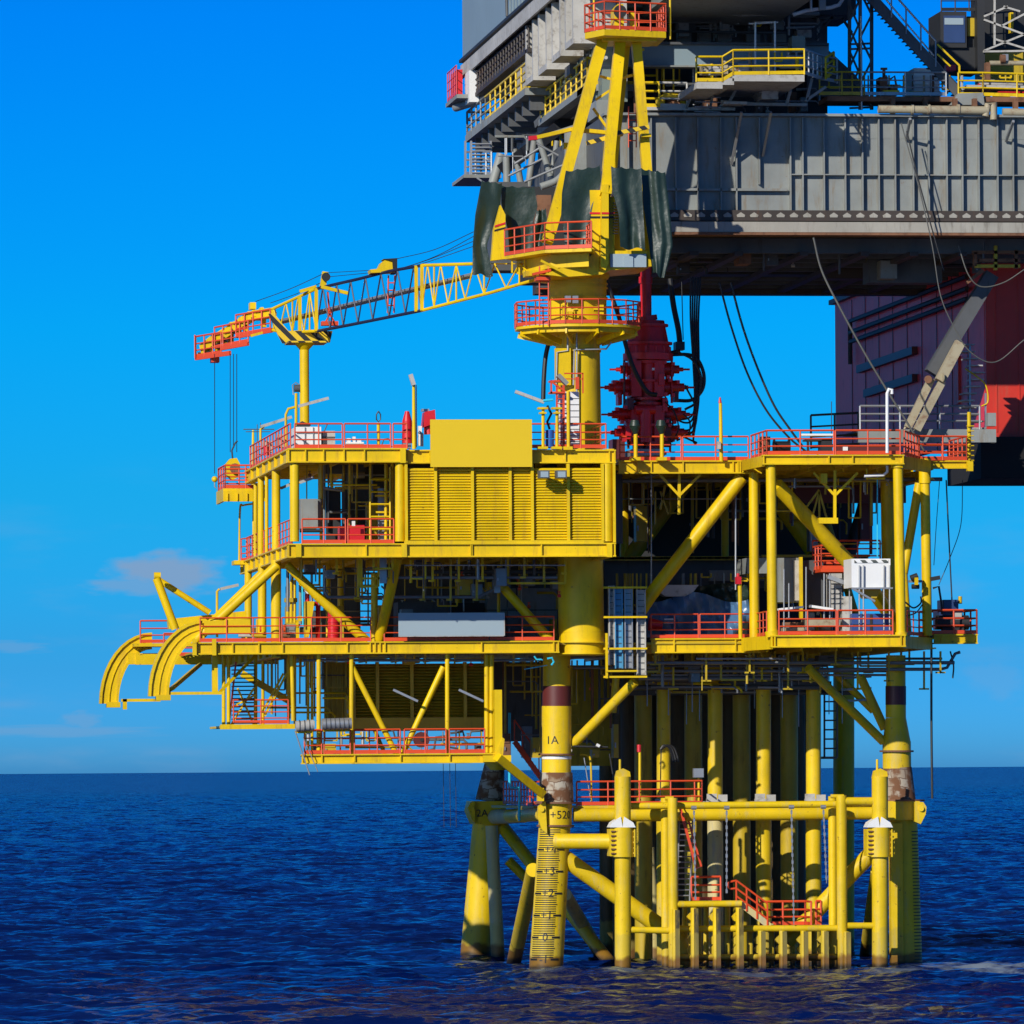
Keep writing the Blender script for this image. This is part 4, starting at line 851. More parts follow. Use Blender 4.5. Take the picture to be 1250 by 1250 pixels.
# ---- cellar module under the left part
K = T('cellar_module', 'yellow braced cellar deck module hanging under the left part of the lower deck', 'deck module')
YK = .2
zk, zkb = girder(K, 368, 604, 920, 932, YK, (393, 433, 489, 549)); plate(K, P(368, 925, YK).x+.6, P(600, 925, YK).x, YK+.2, 7, zk-.02, zkb, 1.8)
for x in (389, 429, 546): col(K, x, 921, x, 799, YK+.3, 5.5, n=16)
for x in (594, 600): col(K, x, 921, x, 799, YK+.9, 6, n=16)
K.p('corner_post', 'yellow').fb(604, 842, 613, 922, YK-.1, .7); K.p('corner_post', 'yellow').prism([(613, 900), (616, 902), (614, 922), (604, 922)], YK-.12, .3); K.p('corner_foot', 'yellow').fb(590, 922, 624, 930, YK-.2, .8)
col(K, 430, 814, 484, 921, YK+.4, 7, 'brace', n=16); col(K, 541, 814, 491, 921, YK+.4, 7, 'brace', n=16); col(K, 428, 822, 470, 921, 8, 5, 'brace', 'yellow_dull', n=12); col(K, 545, 812, 498, 905, 6, 6, 'brace', n=12)
seg = (432, 461, 503, 568, 596)
za, zb_ = P(500, 810, 6).z, P(500, 876, 6).z
for a0, a1 in zip(seg, seg[1:]):
    lp = K.p('louvre_panel', 'yellow_dull'); xa, xb = P(a0+1.5, 850, 6).x, P(a1-1.5, 850, 6).x; n = 18
    lp.box(xa, xb, 6.3, 6.36, zb_, za)
    for k in range(n):
        z = zb_+(za-zb_)*(k+.5)/n; hh = (za-zb_)/n
        lp.add([(xa, 6.0, z-hh*.3), (xb, 6.0, z-hh*.3), (xb, 6.25, z+hh*.4), (xa, 6.25, z+hh*.4), (xa, 6.03, z-hh*.38), (xb, 6.03, z-hh*.38), (xb, 6.26, z+hh*.3), (xa, 6.26, z+hh*.3)],
               [(0,1,2,3),(7,6,5,4),(0,4,5,1),(1,5,6,2),(2,6,7,3),(3,7,4,0)])
for s in seg: K.p('mullion', 'yellow_dull').fb(s-2, 808, s+2, 878, 5.9, .3)
K.p('skirt_wall', 'yellow_dull').fb(430, 876, 596, 891, 5.95, .2); K.p('side_wall', 'yellow_dull').fb(396, 808, 431, 890, 7, .2)
for x in range(400, 430, 6): K.p('wall_rib', 'yellow_dull').fb(x-.8, 809, x+.8, 890, 6.85, .14)
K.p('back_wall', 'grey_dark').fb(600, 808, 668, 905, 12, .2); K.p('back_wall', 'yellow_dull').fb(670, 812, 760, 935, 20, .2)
for a0, a1 in ((372, 393), (396, 428), (433, 489), (494, 545), (549, 592)): rail(K, [(P(a0, 921, YK).x, YK+.1, zk), (P(a1, 921, YK).x, YK+.1, zk)], r=.032)
rail(K, [(P(380, 921, 6.8).x, 6.8, zk), (P(592, 921, 6.8).x, 6.8, zk)], r=.032)
K.p('fire_main', 'grey_dark').pt([(470, 892), (480, 892), (482, 900), (488, 900)], 3, 2.6); 
K.p('fire_main', 'grey_dark').pt([(550, 895), (565, 893), (567, 901), (573, 901), (575, 893), (590, 892)], 3, 3); K.p('fire_main', 'grey_dark').pt([(524, 916), (530, 914), (532, 900), (545, 898), (548, 912), (560, 914)], 4, 3)
for x, y in ((480, 842), (560, 842)):
    K.p('tube_lamp', 'galv').pb(x, y, x+30, y+14, YK-.3, 2.8, dep=.12)
# stair tower
for x in (273, 279): col(K, x, 888, x, 800, 3, 4.5, n=12)
col(K, 312, 888, 312, 800, 5, 4.5, n=12); col(K, 321, 885, 321, 800, 9, 4, n=12)
m = K.p('tower_deck', 'yellow'); m.fb(269, 884, 360, 890, 2.6, .3); m.box(P(269, 885, 3).x, P(362, 885, 3).x, 2.9, 9, P(300, 886, 3).z-.1, P(300, 886, 3).z)
m = K.p('tower_bracing', 'yellow'); m.pb(290, 840, 310, 885, 3.2, 2.4, dep=.1); m.pb(310, 840, 282, 885, 3.3, 2.4, dep=.1); m.pb(320, 870, 346, 822, 3.2, 2.6, dep=.1); m.pb(323, 874, 350, 822, 3.2, 2.6, dep=.1); m.pb(295, 822, 357, 858, 6, 8, dep=.25); m.pb(278, 866, 312, 848, 3.4, 2.2, dep=.1)
m = K.p('stair', 'grate')
for k in range(14): m.fb(284, 812+k*5, 311, 813.4+k*5, 4+k*.12, .7)
sz = P(300, 884, 3).z
rail(K, [(P(285, 880, 3).x, 3, sz), (P(352, 880, 3).x, 3, sz)], r=.03, rails=(1, .75, .5, .25)); K.p('stair_rail', 'orange').pb(288, 808, 280, 880, 3.4, 2.2, dep=.08)
for x in (360, 352, 376, 381): col(K, x, 888 if x < 365 else 921, x, 800, 5, 3.5, n=10)
col(K, 358, 880, 356, 800, 1, 5, n=12); K.p('corner_foot', 'yellow').fb(362, 880, 384, 888, 1.6, .5)
clutter(K, 610, 755, 806, 925, 6, 11, 44, mats=('pipe_grey', 'yellow_dull', 'grey_dark', 'yellow_dull', 'rust')); clutter(K, 372, 596, 893, 919, 1.5, 5, 22); clutter(K, 325, 425, 804, 880, 5, 9, 26)
K.done()
# ------------------------------------------------------------------ pedestal crane
C = T('pedestal_crane', 'yellow pedestal crane with tall A-frame and lattice boom lying to the left', 'crane')
YC_ = 1.0
m = C.p('pedestal', 'yellow'); m.pc(709.5, 772, 707, 560, YC_, 56, 55, n=40); m.pc(707, 560, 705, 398, YC_, 55, 54, n=40)
m.pc(708, 566, 708, 562, YC_, 62, n=40); m.pc(705.3, 430, 705.3, 427, YC_, 57, n=40)
m = C.p('slew_drum', 'yellow'); m.pc(705, 402, 705, 396, YC_, 56, 71, n=40); m.pc(705, 396, 705, 340, YC_, 71, 71, n=40)
for y in (346, 351, 363): m.pc(705, y, 705, y+1.6, YC_, 74, n=40)
for y in (341,): m.pc(705, y, 705, y-5, YC_, 75, 80, n=40)
m.fb(678, 425, 697, 470, -.2, .3)
# ring platform
c0 = P(705, 400, YC_); zr_ = c0.z; R0 = S(78, 1)
ring = [(c0.x+R0*math.cos(2*math.pi*k/12+.2), YC_+R0*math.sin(2*math.pi*k/12+.2)) for k in range(12)]
m = C.p('ring_platform', 'yellow'); m.ext([(x, y, zr_-.12) for x, y in ring], (0, 0, .12))
m.ext([(c0.x+(x-c0.x)*.92, YC_+(y-YC_)*.92, zr_-.34) for x, y in ring], (0, 0, .215))
for k in range(12):
    x, y = ring[k]; m.beam((c0.x+(x-c0.x)*.4, YC_+(y-YC_)*.4, zr_-.7), (c0.x+(x-c0.x)*.95, YC_+(y-YC_)*.95, zr_-.3), .08, .25)
C.p('railing', 'orange').rail([(x, y, zr_) for x, y in ring+[ring[0]]], gap=.9, r=.032)
m = C.p('junction_box', 'galv'); m.fb(690, 361, 697, 369, -1.3+.6, .3); m = C.p('junction_box', 'galv'); m.fb(699, 361, 706, 370, -1.3+.6, .3)
for x, y0, y1 in ((690, 372, 388), (697, 380, 392), (704, 378, 390), (735, 372, 385), (728, 374, 380)): C.p('grease_unit', 'yellow').fb(x-3, y0, x+2, y1, -1.0, .3)
m = C.p('conduit', 'galv'); m.pt([(693, 400), (693, 428), (680, 430), (679, 470)], -.25, 2.4); m.pt([(704, 398), (704, 540)], -.25, 2.2); m.pt([(700, 470), (701, 427), (740, 426), (746, 418)], -.35, 2.4)
# access ladder, orange, between ring and house
m = C.p('orange_ladder', 'orange'); m.ladder(P(664, 398, -1.4), P(664, 325, -1.4), S(11), (1, 0, 0), .3, .035); m.pb(650, 335, 672, 330, -1.4, 3, dep=.4); m.fb(655, 338, 672, 342, -1.6, .8)
# crane house
H = C.p('machine_house', 'yellow')
H.prism([(720, 232), (736, 232), (743, 240), (750, 240), (750, 306), (796, 306), (796, 325), (744, 330), (735, 335), (690, 338), (664, 335), (690, 325), (722, 312)], -2.0, 4.6)
H.prism([(735, 225), (743, 225), (743, 322), (739, 330), (733, 326)], -2.4, .4)
s_ = H.sub('red_band', 'red'); s_.fb(720, 259, 734.6, 261.4, -2.03, .03); s_.fb(734.6, 259, 743.4, 261.4, -2.43, .03); s_.fb(743.6, 259, 750, 261.4, -2.03, .03)
s_ = H.sub('black_band', 'rubber'); s_.fb(720, 264, 734.6, 266.4, -2.03, .03); s_.fb(734.6, 264, 743.4, 266.4, -2.43, .03); s_.fb(743.6, 264, 750, 266.4, -2.03, .03)
gl = H.sub('intake_louvre', 'rubber')
for k in range(12): gl.fb(748, 247+k*3.4, 755, 248.2+k*3.4, -2.06, .05)
H.fb(750, 225, 812, 306, -1.2, 3.4)
w_ = C.p('winch_window', 'sign_grey', 'pale grey panel under the house'); w_.fb(745, 310, 789, 326, -2.15, .1)
w_.fb(762, 312, 773, 326, -2.22, .06)
# front walkway of the house
zc = P(690, 303, -3.5).z; fr = [(P(616, 300, 1.2).x, 1.2), (P(665, 300, -2.6).x, -2.6), (P(722, 300, -3.6).x, -3.6), (P(726, 300, -2).x, -2), (P(640, 300, 3).x, 3)]
m = C.p('house_walkway', 'yellow'); m.ext([(x, y, zc-.14) for x, y in fr], (0, 0, .14)); m.ext([(c0.x+(x-c0.x)*.8, y+.9, zc-.75) for x, y in fr], (0, 0, .6))
for x in (625, 640, 655, 670): m.pb(x, 316-(x-625)*.2, x, 333, 1, 2, dep=.1)
m.pb(640, 335, 700, 330, -.5, 6, dep=1.0); m.pb(660, 318, 690, 334, -2.4, 3, dep=.1)
C.p('railing', 'orange').rail([(x, y, zc) for x, y in fr[:3]], gap=.95, r=.034, h=1.2); C.p('railing', 'orange').rail([(fr[2][0], fr[2][1]+.1, zc), (fr[2][0], -2.1, zc)], gap=.8, r=.034)
m = C.p('side_fin', 'yellow'); m.prism([(600, 318), (603, 280), (611, 250), (617, 262), (617, 316)], 2.2, .5)
m.sub('red_band', 'red').prism([(604.3, 275), (616.9, 271), (616.9, 273.5), (604, 277.5)], 2.17, .03); m.sub('black_band', 'rubber').prism([(603.6, 280.5), (616.9, 277), (616.9, 279), (603.4, 282.5)], 2.17, .03)
# A-frame
AF = [(736, 47, 668, 296, .2, -1.7, 13.5), (757, 47, 739, 238, .2, -2.2, 13), (776, 47, 790, 215, .4, -.4, 11.5), (765, 48, 745, 235, 1.8, 3, 9)]
for x0, y0, x1, y1, Y0, Y1, d in AF: C.p('a_frame_leg', 'yellow').pb(x0, y0, x1, y1, Y0, d, Y1, dep=.45)
m = C.p('a_frame_tie', 'yellow')
for a0 in ((732, 93, 758, 100, .2), (727, 122, 748, 108, 0), (724, 132, 741, 156, 0), (758, 96, 778, 90, .5), (745, 160, 752, 98, 1), (786, 60, 776, 66, .3)): m.pb(*a0, 3, dep=.12)
C.p('a_frame_platform', 'yellow').pb(655, 168, 697, 158, -.3, 4.5, dep=.5); C.p('a_frame_platform', 'yellow').pb(697, 158, 760, 164, -.3, 4.5, dep=.5)
m = C.p('hazard_bar', 'hazard'); m.pb(716, 175, 742, 168, -1, 5, dep=.3); m.pb(746, 164, 792, 155, -1, 5, dep=.3)
C.p('tie_end', 'red').pb(645, 169, 656, 168, -.3, 5, dep=.3); C.p('side_bracket', 'yellow').fb(688, 174, 697, 181, .3, .5); C.p('side_bracket', 'yellow').pb(693, 181, 693, 205, .5, 3, dep=.1)
m = C.p('a_frame_collar', 'yellow'); m.fb(783, 163, 795, 167, -.8, .8)
m = C.p('access_ladder', 'orange'); m.ladder(P(772, 180, 1), P(772, 130, 1), .35, (1, 0, 0), .3, .03)
# top platform
m = C.p('top_platform', 'yellow'); pts = [PZ(718, -.2, 0), PZ(742, -1.8, 0), PZ(817, -.9, 0), PZ(806, 2.6, 0), PZ(740, 2.8, 0)]; zt_ = P(760, 41, 0).z
m.ext([(p.x, p.y, zt_-.28) for p in pts], (0, 0, .28)); m.fb(736, 44, 802, 50, -.6, 2.4)
C.p('railing', 'orange').rail([(p.x, p.y, zt_) for p in pts+[pts[0]]], gap=.85, r=.036, h=1.25)
m = C.p('sheave_housing', 'yellow'); m.prism([(750, 40), (750, 10), (754, 5), (761, 5), (762, 40)], -.2, 1.2); m.prism([(768, 40), (770, 14), (776, 14), (778, 40)], .2, 1)
m.sub('sheave', 'rubber').cyl(P(757, 14, -.4), P(757, 14, 1.2), S(8)); 
m = C.p('mast_post', 'yellow'); m.pc(818, 48, 818, -25, -.6, 2.6, n=8); m.pc(725, 30, 725, -25, .2, 2.6, n=8)
# boom
def BY(x): return 1.2+(650-x)*26/410
def bp(x, y, o=0): return P(x, y, BY(x)+o)
def chord(m, pts, o, d):
    for (a1, b1), (a2, b2) in zip(pts, pts[1:]): m.cyl(bp(a1, b1, o), bp(a2, b2, o), S(d, 10)/2, n=8)
topr = [(580, 322), (515, 324)]; botr = [(655, 341), (600, 357), (515, 379)]
topm = [(515, 324), (475, 331), (440, 340), (405, 348), (385, 353)]; botm = [(515, 379), (470, 388), (425, 397), (388, 404)]
topt = [(385, 353), (333, 377)]; bott = [(388, 404), (350, 406), (333, 403)]
def interp(pts, x):
    for (a1, b1), (a2, b2) in zip(pts, pts[1:]):
        if min(a1, a2) <= x <= max(a1, a2): return b1+(b2-b1)*(x-a1)/(a2-a1)
    return pts[-1][1] if abs(x-pts[-1][0]) < abs(x-pts[0][0]) else pts[0][1]
for nm, mt, tp, bt, xs in (('boom_root_section', 'yellow', topr, botr, [655, 634, 618, 604, 591, 579, 568, 557, 547, 538, 530, 522, 515]), ('boom_middle_section', 'boom_dark', topm, botm, [515, 505, 495, 485, 475, 465, 455, 446, 437, 428, 419, 411, 403, 394, 386]), ('boom_tip_section', 'yellow', topt, bott, [386, 378, 371, 364, 357, 349, 341, 334])):
    m = C.p(nm, mt)
    for o in (-.9, .9):
        chord(m, tp, o, 4); chord(m, bt, o, 4)
        for i, (a1, a2) in enumerate(zip(xs, xs[1:])):
            ya = interp(tp, a1) if i % 2 else interp(bt, a1); yb = interp(bt, a2) if i % 2 else interp(tp, a2)
            m.cyl(bp(a1, ya, o), bp(a2, yb, o), S(1.9, 10)/2, n=6)
            if o < 0 and i % 3 == 0 and nm != 'boom_middle_section': m.cyl(bp(a2, interp(tp, a2), o), bp(a2, interp(bt, a2), o), S(2.2, 10)/2, n=6)
    for i, a1 in enumerate(xs):
        s1 = 1 if i % 2 else -1; nx = xs[min(i+1, len(xs)-1)]
        for pl_ in (tp, bt):
            m.cyl(bp(a1, interp(pl_, a1), -.9), bp(a1, interp(pl_, a1), .9), S(1.8, 10)/2, n=6); m.cyl(bp(a1, interp(pl_, a1), -.9*s1), bp(nx, interp(pl_, nx), .9*s1), S(1.6, 10)/2, n=6)
m = C.p('boom_frame', 'yellow')
for x in (515, 508, 386, 366): m.pb(x, interp(topr+topm+topt, x)-1, x, interp(botr+botm+bott, x), BY(x)-1, 4, dep=.2)
m.pb(386, 350, 366, 356, BY(376)-1, 4, dep=.2); m.pb(425, 358, 392, 350, BY(410)-.9, 4, dep=.2)
m = C.p('boom_walkway', 'galv'); m.cyl(bp(575, 335), bp(340, 392), .07, n=6); m.cyl(bp(575, 338, .5), bp(340, 395, .5), .07, n=6)
C.p('boom_ladder', 'orange').ladder(bp(477, 382), bp(478, 336), .3, (1, 0, 0), .3, .04)
m = C.p('cable_sheave', 'yellow'); m.pb(394, 350, 397, 332, BY(395), 7, dep=.4); m.sub('sheave', 'rubber').cyl(bp(398, 338, -.3), bp(398, 338, .3), S(5.5, 12))
m = C.p('hook_cradle', 'yellow'); m.prism([(453, 333), (452, 329), (462, 328), (466, 320), (472, 316), (484, 316), (484, 332)], BY(470)-.7, 1.2); m.sub('sheave', 'rubber').prism([(468, 316), (485, 315), (485, 333), (480, 333), (479, 319)], BY(470)-.8, 1.3)
m = C.p('walkway_frame', 'orange'); m.pb(402, 380, 400, 356, BY(402)-.2, 2, dep=.1); m.pb(396, 396, 408, 374, BY(402)-.2, 2, dep=.1); m.pb(410, 396, 398, 376, BY(402)-.2, 2, dep=.1); m.fb(393, 392, 413, 397, BY(402)-.4, .6)
# tip
tipp = [(333, 388), (312, 390), (300, 396), (288, 404), (276, 412), (262, 420), (246, 432)]
m = C.p('boom_head', 'yellow'); 
for (x1, y1), (x2, y2) in zip(tipp, tipp[1:]):
    m.beam(bp(x1, y1-6, -.6), bp(x2, y2-5, -.6), .15, .5); m.beam(bp(x1, y1-6, .6), bp(x2, y2-5, .6), .15, .5); m.cyl(bp(x1, y1-5, -.7), bp(x1, y1-5, .7), .2, n=10)
for x, y, w, h in ((318, 384, 8, 12), (306, 386, 7, 12), (296, 392, 7, 11), (284, 400, 6, 14), (272, 412, 6, 10), (262, 420, 4, 8), (309, 373, 7, 8), (320, 380, 4, 10)):
    m.fb(x-w/2, y-h/2, x+w/2, y+h/2, BY(x)-.5, .9)
m.pb(335, 378, 306, 386, BY(320)-.9, 3.5, BY(305)-.9, dep=.2); m.pb(333, 403, 306, 410, BY(320)-.9, 3, dep=.2)
for k, x in enumerate((311, 299, 287, 276, 266, 255)): m.sub('sheave', 'rubber').cyl(bp(x, 384+(311-x)*.85, -.62), bp(x, 384+(311-x)*.85, -.4), S(3.6, 20), n=14)
m = C.p('boom_head_platform', 'orange')
for (x1, y1, x2, y2) in ((239, 437, 281, 431), (270, 425, 303, 419), (292, 410, 332, 403)):
    for o in (-.85, .85): m.beam(bp(x1, y1, o), bp(x2, y2, o), .12, .22)
    for k in range(7): m.beam(bp(x1+(x2-x1)*k/6, y1+(y2-y1)*k/6, -.85), bp(x1+(x2-x1)*k/6, y1+(y2-y1)*k/6, .85), .08, .12)
m = C.p('boom_head_machinery', 'yellow')
for k, (x, y, w, h) in enumerate(((250, 430, 7, 10), (258, 426, 5, 14), (266, 420, 6, 16), (275, 418, 5, 12), (244, 433, 4, 6), (282, 412, 7, 14), (292, 405, 6, 14), (300, 400, 5, 16), (322, 393, 6, 12))): m.fb(x-w/2, y-h/2, x+w/2, y+h/2, BY(x)-.6+.25*(k % 3), .45)
m.sub('boom_head_bracket', 'orange').fb(258, 436, 268, 442, BY(262)-.4, .8)
for (x1, y1, x2, y2) in ((239, 437, 270, 432), (262, 426, 303, 418), (288, 411, 330, 404)):
    for o in (-.9, .9): C.p('railing', 'orange').rail([bp(x1, y1, o), bp(x2, y2, o)], gap=.75, r=.034, h=1.05)
C.p('railing', 'orange').rail([bp(238, 437, -1.1), bp(238, 437, 1.1)], gap=.7, r=.034)
m = C.p('crash_plate', 'hazard'); m.prism([(328, 383), (334, 382), (352, 404), (406, 404), (403, 418), (345, 419), (339, 408)], BY(365)-1.25, .2); m.fb(345, 405, 403, 407, BY(365)-1.0, 2.0)
wr_ = C.p('luffing_wires', 'rubber')
for (x1, y1, x2, y2, sg) in ((484, 316, 578, 283, 5), (484, 330, 579, 288, 4), (470, 333, 579, 294, 3), (440, 341, 580, 300, 3), (397, 333, 312, 368, 2), (400, 341, 330, 370, 2), (398, 333, 452, 330, 0), (400, 338, 452, 333, 0)):
    wr_.tube(cat([bp(x1, y1), bp((x1+x2)/2, (y1+y2)/2+sg), bp(x2, y2)], 5), S(.9, 10)/2, n=4)
C.done()
hw = T('boom_hoist_ropes', 'thin dark hoist ropes hanging from the boom tip at the far left', 'rope', None)
for x, y1 in ((262, 578), (281, 552), (285, 545), (289, 552)): hw.p('rope', 'rubber').pc(x, 432, x, y1, 22, .9, n=4)
hw.done()
hb = T('hook_block', 'yellow crane hook block with dark sheave above the small left landing', 'hook block')
m = hb.p('block_frame', 'yellow'); m.prism([(277, 580), (276, 566), (281, 560), (289, 559), (293, 566), (292, 582), (284, 586)], 21.6, .7)
hb.p('sheave', 'rust').cyl(P(287, 572, 21.4), P(287, 572, 21.55), S(6.5, 20), n=18); m = hb.p('hook', 'rubber'); m.pt([(284, 560), (283, 550), (287, 541), (290, 538)], 22, 2); hb.done()
hb = T('ball_hook', 'small yellow ball hook hanging left of the landing on its own rope', 'hook'); hb.p('ball', 'yellow').ball(P(262, 585, 22), S(3.8, 22)); hb.p('hook', 'galv').pt([(262, 588), (262, 594), (264, 596)], 22, 1.6); hb.done()
br_ = T('boom_rest', 'tall yellow post carrying the resting crane boom above the left deck', 'boom rest')
m = br_.p('post', 'yellow'); m.pc(372, 552, 371.5, 424, 15.5, 11.5, n=22); m.pc(371.5, 427, 371.5, 419, 15.5, 11.5, 26, n=22)
br_.p('saddle', 'hazard').box(P(352, 418, 15).x, P(400, 418, 15).x, 14.9, 17, P(371, 419, 15.5).z, P(371, 417, 15.5).z); br_.done()
# ------------------------------------------------------------------ tarpaulins
def tarp(lab, L_, R_, Y, folds, amp, seed, zsub=26):
    "cloth between two photo polylines, hanging in folds, real thickness"
    rng = random.Random(seed); nu = 34
    def along(pl, t):
        d = [0]
        for a_, b_ in zip(pl, pl[1:]): d.append(d[-1]+math.dist(a_, b_))
        s = t*d[-1]
        for i in range(len(pl)-1):
            if s <= d[i+1]+1e-9: f = (s-d[i])/(d[i+1]-d[i]); return (pl[i][0]+(pl[i+1][0]-pl[i][0])*f, pl[i][1]+(pl[i+1][1]-pl[i][1])*f)
        return pl[-1]
    fs = [(rng.uniform(.7, 1.2)*folds*(1+.55*k)*.55, rng.uniform(0, 6.3), rng.uniform(-2.5, 2.5), 1/(k+1)**.8) for k in range(4)]
    front = []
    for j in range(zsub+1):
        v = j/zsub; a_, b_ = along(L_, v), along(R_, v)
        for i in range(nu+1):
            u = i/nu; q = P(a_[0]+(b_[0]-a_[0])*u, a_[1]+(b_[1]-a_[1])*u + (1.6*math.sin(u*9+seed)*(v if v > .9 else .0)) + (2.0*abs(math.sin(u*math.pi*3))*(1-v) if v < .12 else 0), Y)
            dy = sum(am*math.sin(fr_*u*6.3+ph+sl_*v) for fr_, ph, sl_, am in fs)*amp*(.35+.65*v)
            dy += .18*amp*math.sin(v*9+u*4+seed)+.05*amp*math.sin(v*23-u*13)
            front.append(q+Vector((0, dy*.8, 0)))
    m = one('tarpaulin', 'tarp', lab, 'tarpaulin', 'green tarpaulins on the crane house'); n = len(front); w1 = nu+1
    fc = [(j*w1+i, j*w1+i+1, (j+1)*w1+i+1, (j+1)*w1+i) for j in range(zsub) for i in range(nu)]
    m.add(front+[p+Vector((0, .05, 0)) for p in front], fc+[tuple(x+n for x in reversed(f)) for f in fc]
          + [(i, i+n, i+1+n, i+1) for i in range(nu)] + [(zsub*w1+i+1, zsub*w1+i+1+n, zsub*w1+i+n, zsub*w1+i) for i in range(nu)]
          + [(j*w1, (j+1)*w1, (j+1)*w1+n, j*w1+n) for j in range(zsub)] + [((j+1)*w1+nu, j*w1+nu, j*w1+nu+n, (j+1)*w1+nu+n) for j in range(zsub)], True)
    m.thing.done()
tarp('dark green tarpaulin hanging at the far left edge of the crane house', [(588, 220), (580, 262), (577, 300), (577, 334)], [(613, 223), (611, 250), (594, 300), (602, 338)], 2.9, 1.0, .12, 1)
tarp('dark green tarpaulin behind the orange rail beside the left yellow fin', [(612, 226), (612, 248), (620, 280), (622, 308)], [(652, 228), (656, 252), (650, 272), (650, 306)], 3.2, 1.0, .12, 4)
tarp('dark green tarpaulin between the two front A-frame legs, gathered at its bottom', [(691, 208), (686, 235), (685, 262), (690, 301)], [(732, 202), (734, 220), (724, 248), (714, 299)], -2.0, .9, .12, 8)
tarp('dark green glossy tarpaulin in long vertical folds right of the main crane column', [(746, 203), (747, 230), (755, 262), (757, 303)], [(783, 205), (784, 240), (786, 275), (787, 304)], -2.75, 1.5, .11, 11)
tarp('dark green tarpaulin at the right end of the crane house, hanging lowest', [(783, 205), (785, 250), (791, 290), (797, 332)], [(812, 210), (817, 255), (821, 300), (811, 341)], -2.3, 1.5, .16, 15)
tarp('small dark green tarpaulin bundle tucked under the left A-frame leg', [(655, 256), (652, 275), (650, 303)], [(666, 254), (668, 272), (664, 302)], 1.0, 1.5, .15, 19)
# ------------------------------------------------------------------ jack-up rig: cantilever girder
G = T('cantilever_beam', 'grey plated cantilever girder of the drilling rig above the platform', 'cantilever')
YG = 6.0; xe = 1330; gz = lambda y: P(1000, y, YG).z
gx = lambda x: P(x, 250, YG).x
zT, zB = gz(142), gz(285)
G.p('web_plate', 'grey').box(gx(740), gx(xe), YG+.4, YG+.7, gz(258), zT)
G.p('top_flange', 'grey').box(gx(738), gx(xe), YG-.1, YG+1.2, zT, zT+.12)
sx = [752, 768, 796, 826, 853, 881, 900, 928, 966, 981, 1007, 1033, 1054, 1074, 1094, 1116, 1135, 1157, 1176, 1196, 1219, 1238, 1258, 1280]
for x in sx: G.p('stiffener', 'grey').box(gx(x)-.03, gx(x)+.03, YG+.1, YG+.4, gz(257 if x != 928 else 225), zT-.05)
G.p('longitudinal_stiffener', 'grey').box(gx(966), gx(xe), YG+.12, YG+.4, gz(213.4), gz(212)); G.p('longitudinal_stiffener', 'grey').box(gx(740), gx(962), YG+.1, YG+.4, gz(233), gz(230))
G.p('doubler_plate', 'grey').box(gx(966), gx(xe), YG+.385, YG+.4, gz(168), zT-.3)
rk = G.p('rack_beam', 'rack_brown'); rk.box(gx(738), gx(xe), YG-.1, YG+.5, gz(270), gz(257)); 
for k in range(38):
    x = gx(758+k*16.2); rk.sub('rack_hole', 'pale_strip').ext([(x-.17, YG-.13, gz(263)-.1), (x+.17, YG-.13, gz(263)-.1), (x+.2, YG-.13, gz(263)), (x, YG-.13, gz(263)+.13), (x-.2, YG-.13, gz(263))], (0, .03, 0))
fl_ = G.p('bottom_flange', 'pale_strip'); fl_.box(gx(738), gx(xe), YG-.25, YG+.6, gz(284), gz(271.5))
G.p('rubbing_strip', 'rust').box(gx(738), gx(xe), YG-.3, YG+.7, gz(287.5), gz(284.4))
ud = G.p('underside_plate', 'rack_brown'); ud.box(gx(738), gx(xe), YG+.7, 33, gz(287)+.1, gz(284))
ub = G.p('cross_beam', 'grey_dark')
for k in range(9): y = 9+k*2.8; G.p('cross_beam', 'grey_dark').box(gx(742), gx(xe), y, y+.35, gz(303), gz(287)+.09)
G.p('far_girder', 'rack_brown').box(gx(742), gx(xe), 32, 33.2, gz(310), zT)
for x in (790, 850, 905, 985, 1060, 1120, 1180): G.p('under_beam', 'rack_brown').box(gx(x), gx(x)+.4, 8, 32, gz(308), gz(303)+.01)
for (x0, y0, x1, y1, Y, mt) in ((820, 292, 845, 318, 12, 'rack_brown'), (902, 292, 917, 322, 10, 'rust'), (925, 300, 975, 318, 16, 'black_steel'), (1060, 300, 1150, 345, 14, 'grey_dark'), (1075, 318, 1095, 340, 13, 'grey'), (1010, 322, 1100, 340, 20, 'rack_brown'), (860, 320, 1000, 335, 22, 'black_steel')):
    G.p('underslung_box', mt).fb(x0, y0, x1, y1, Y, 1.5)
for (x0, y0, x1, y1) in ((1190, 325, 1245, 325), (1190, 325, 1190, 308), (1215, 330, 1215, 300), (1240, 328, 1240, 305), (1186, 308, 1250, 308), (1180, 345, 1200, 330), (1195, 318, 1245, 318)): G.p('hoist_beam', 'yellow_dull' if y0 == y1 == 325 or x0 == 1215 else 'rust').pb(x0, y0, x1, y1, 9, 4, dep=.25)
G.p('end_plate', 'grey_dark').box(gx(738), gx(740)-.01, YG+.7, 32, zB, zT)
G.p('top_deck', 'grey_dark').box(gx(740), gx(xe), YG+.7, 33, zT-.3, zT-.01)
# stays that stand off the web
for (x0, y0, x1, y1) in ((905, 137, 893, 200), (941, 137, 931, 190), (1111, 145, 1106, 170), (1237, 148, 1228, 172)): G.p('stay_strut', 'galv').pb(x0, y0, x1, y1, YG-1.5, 3, YG+.3, dep=.12)
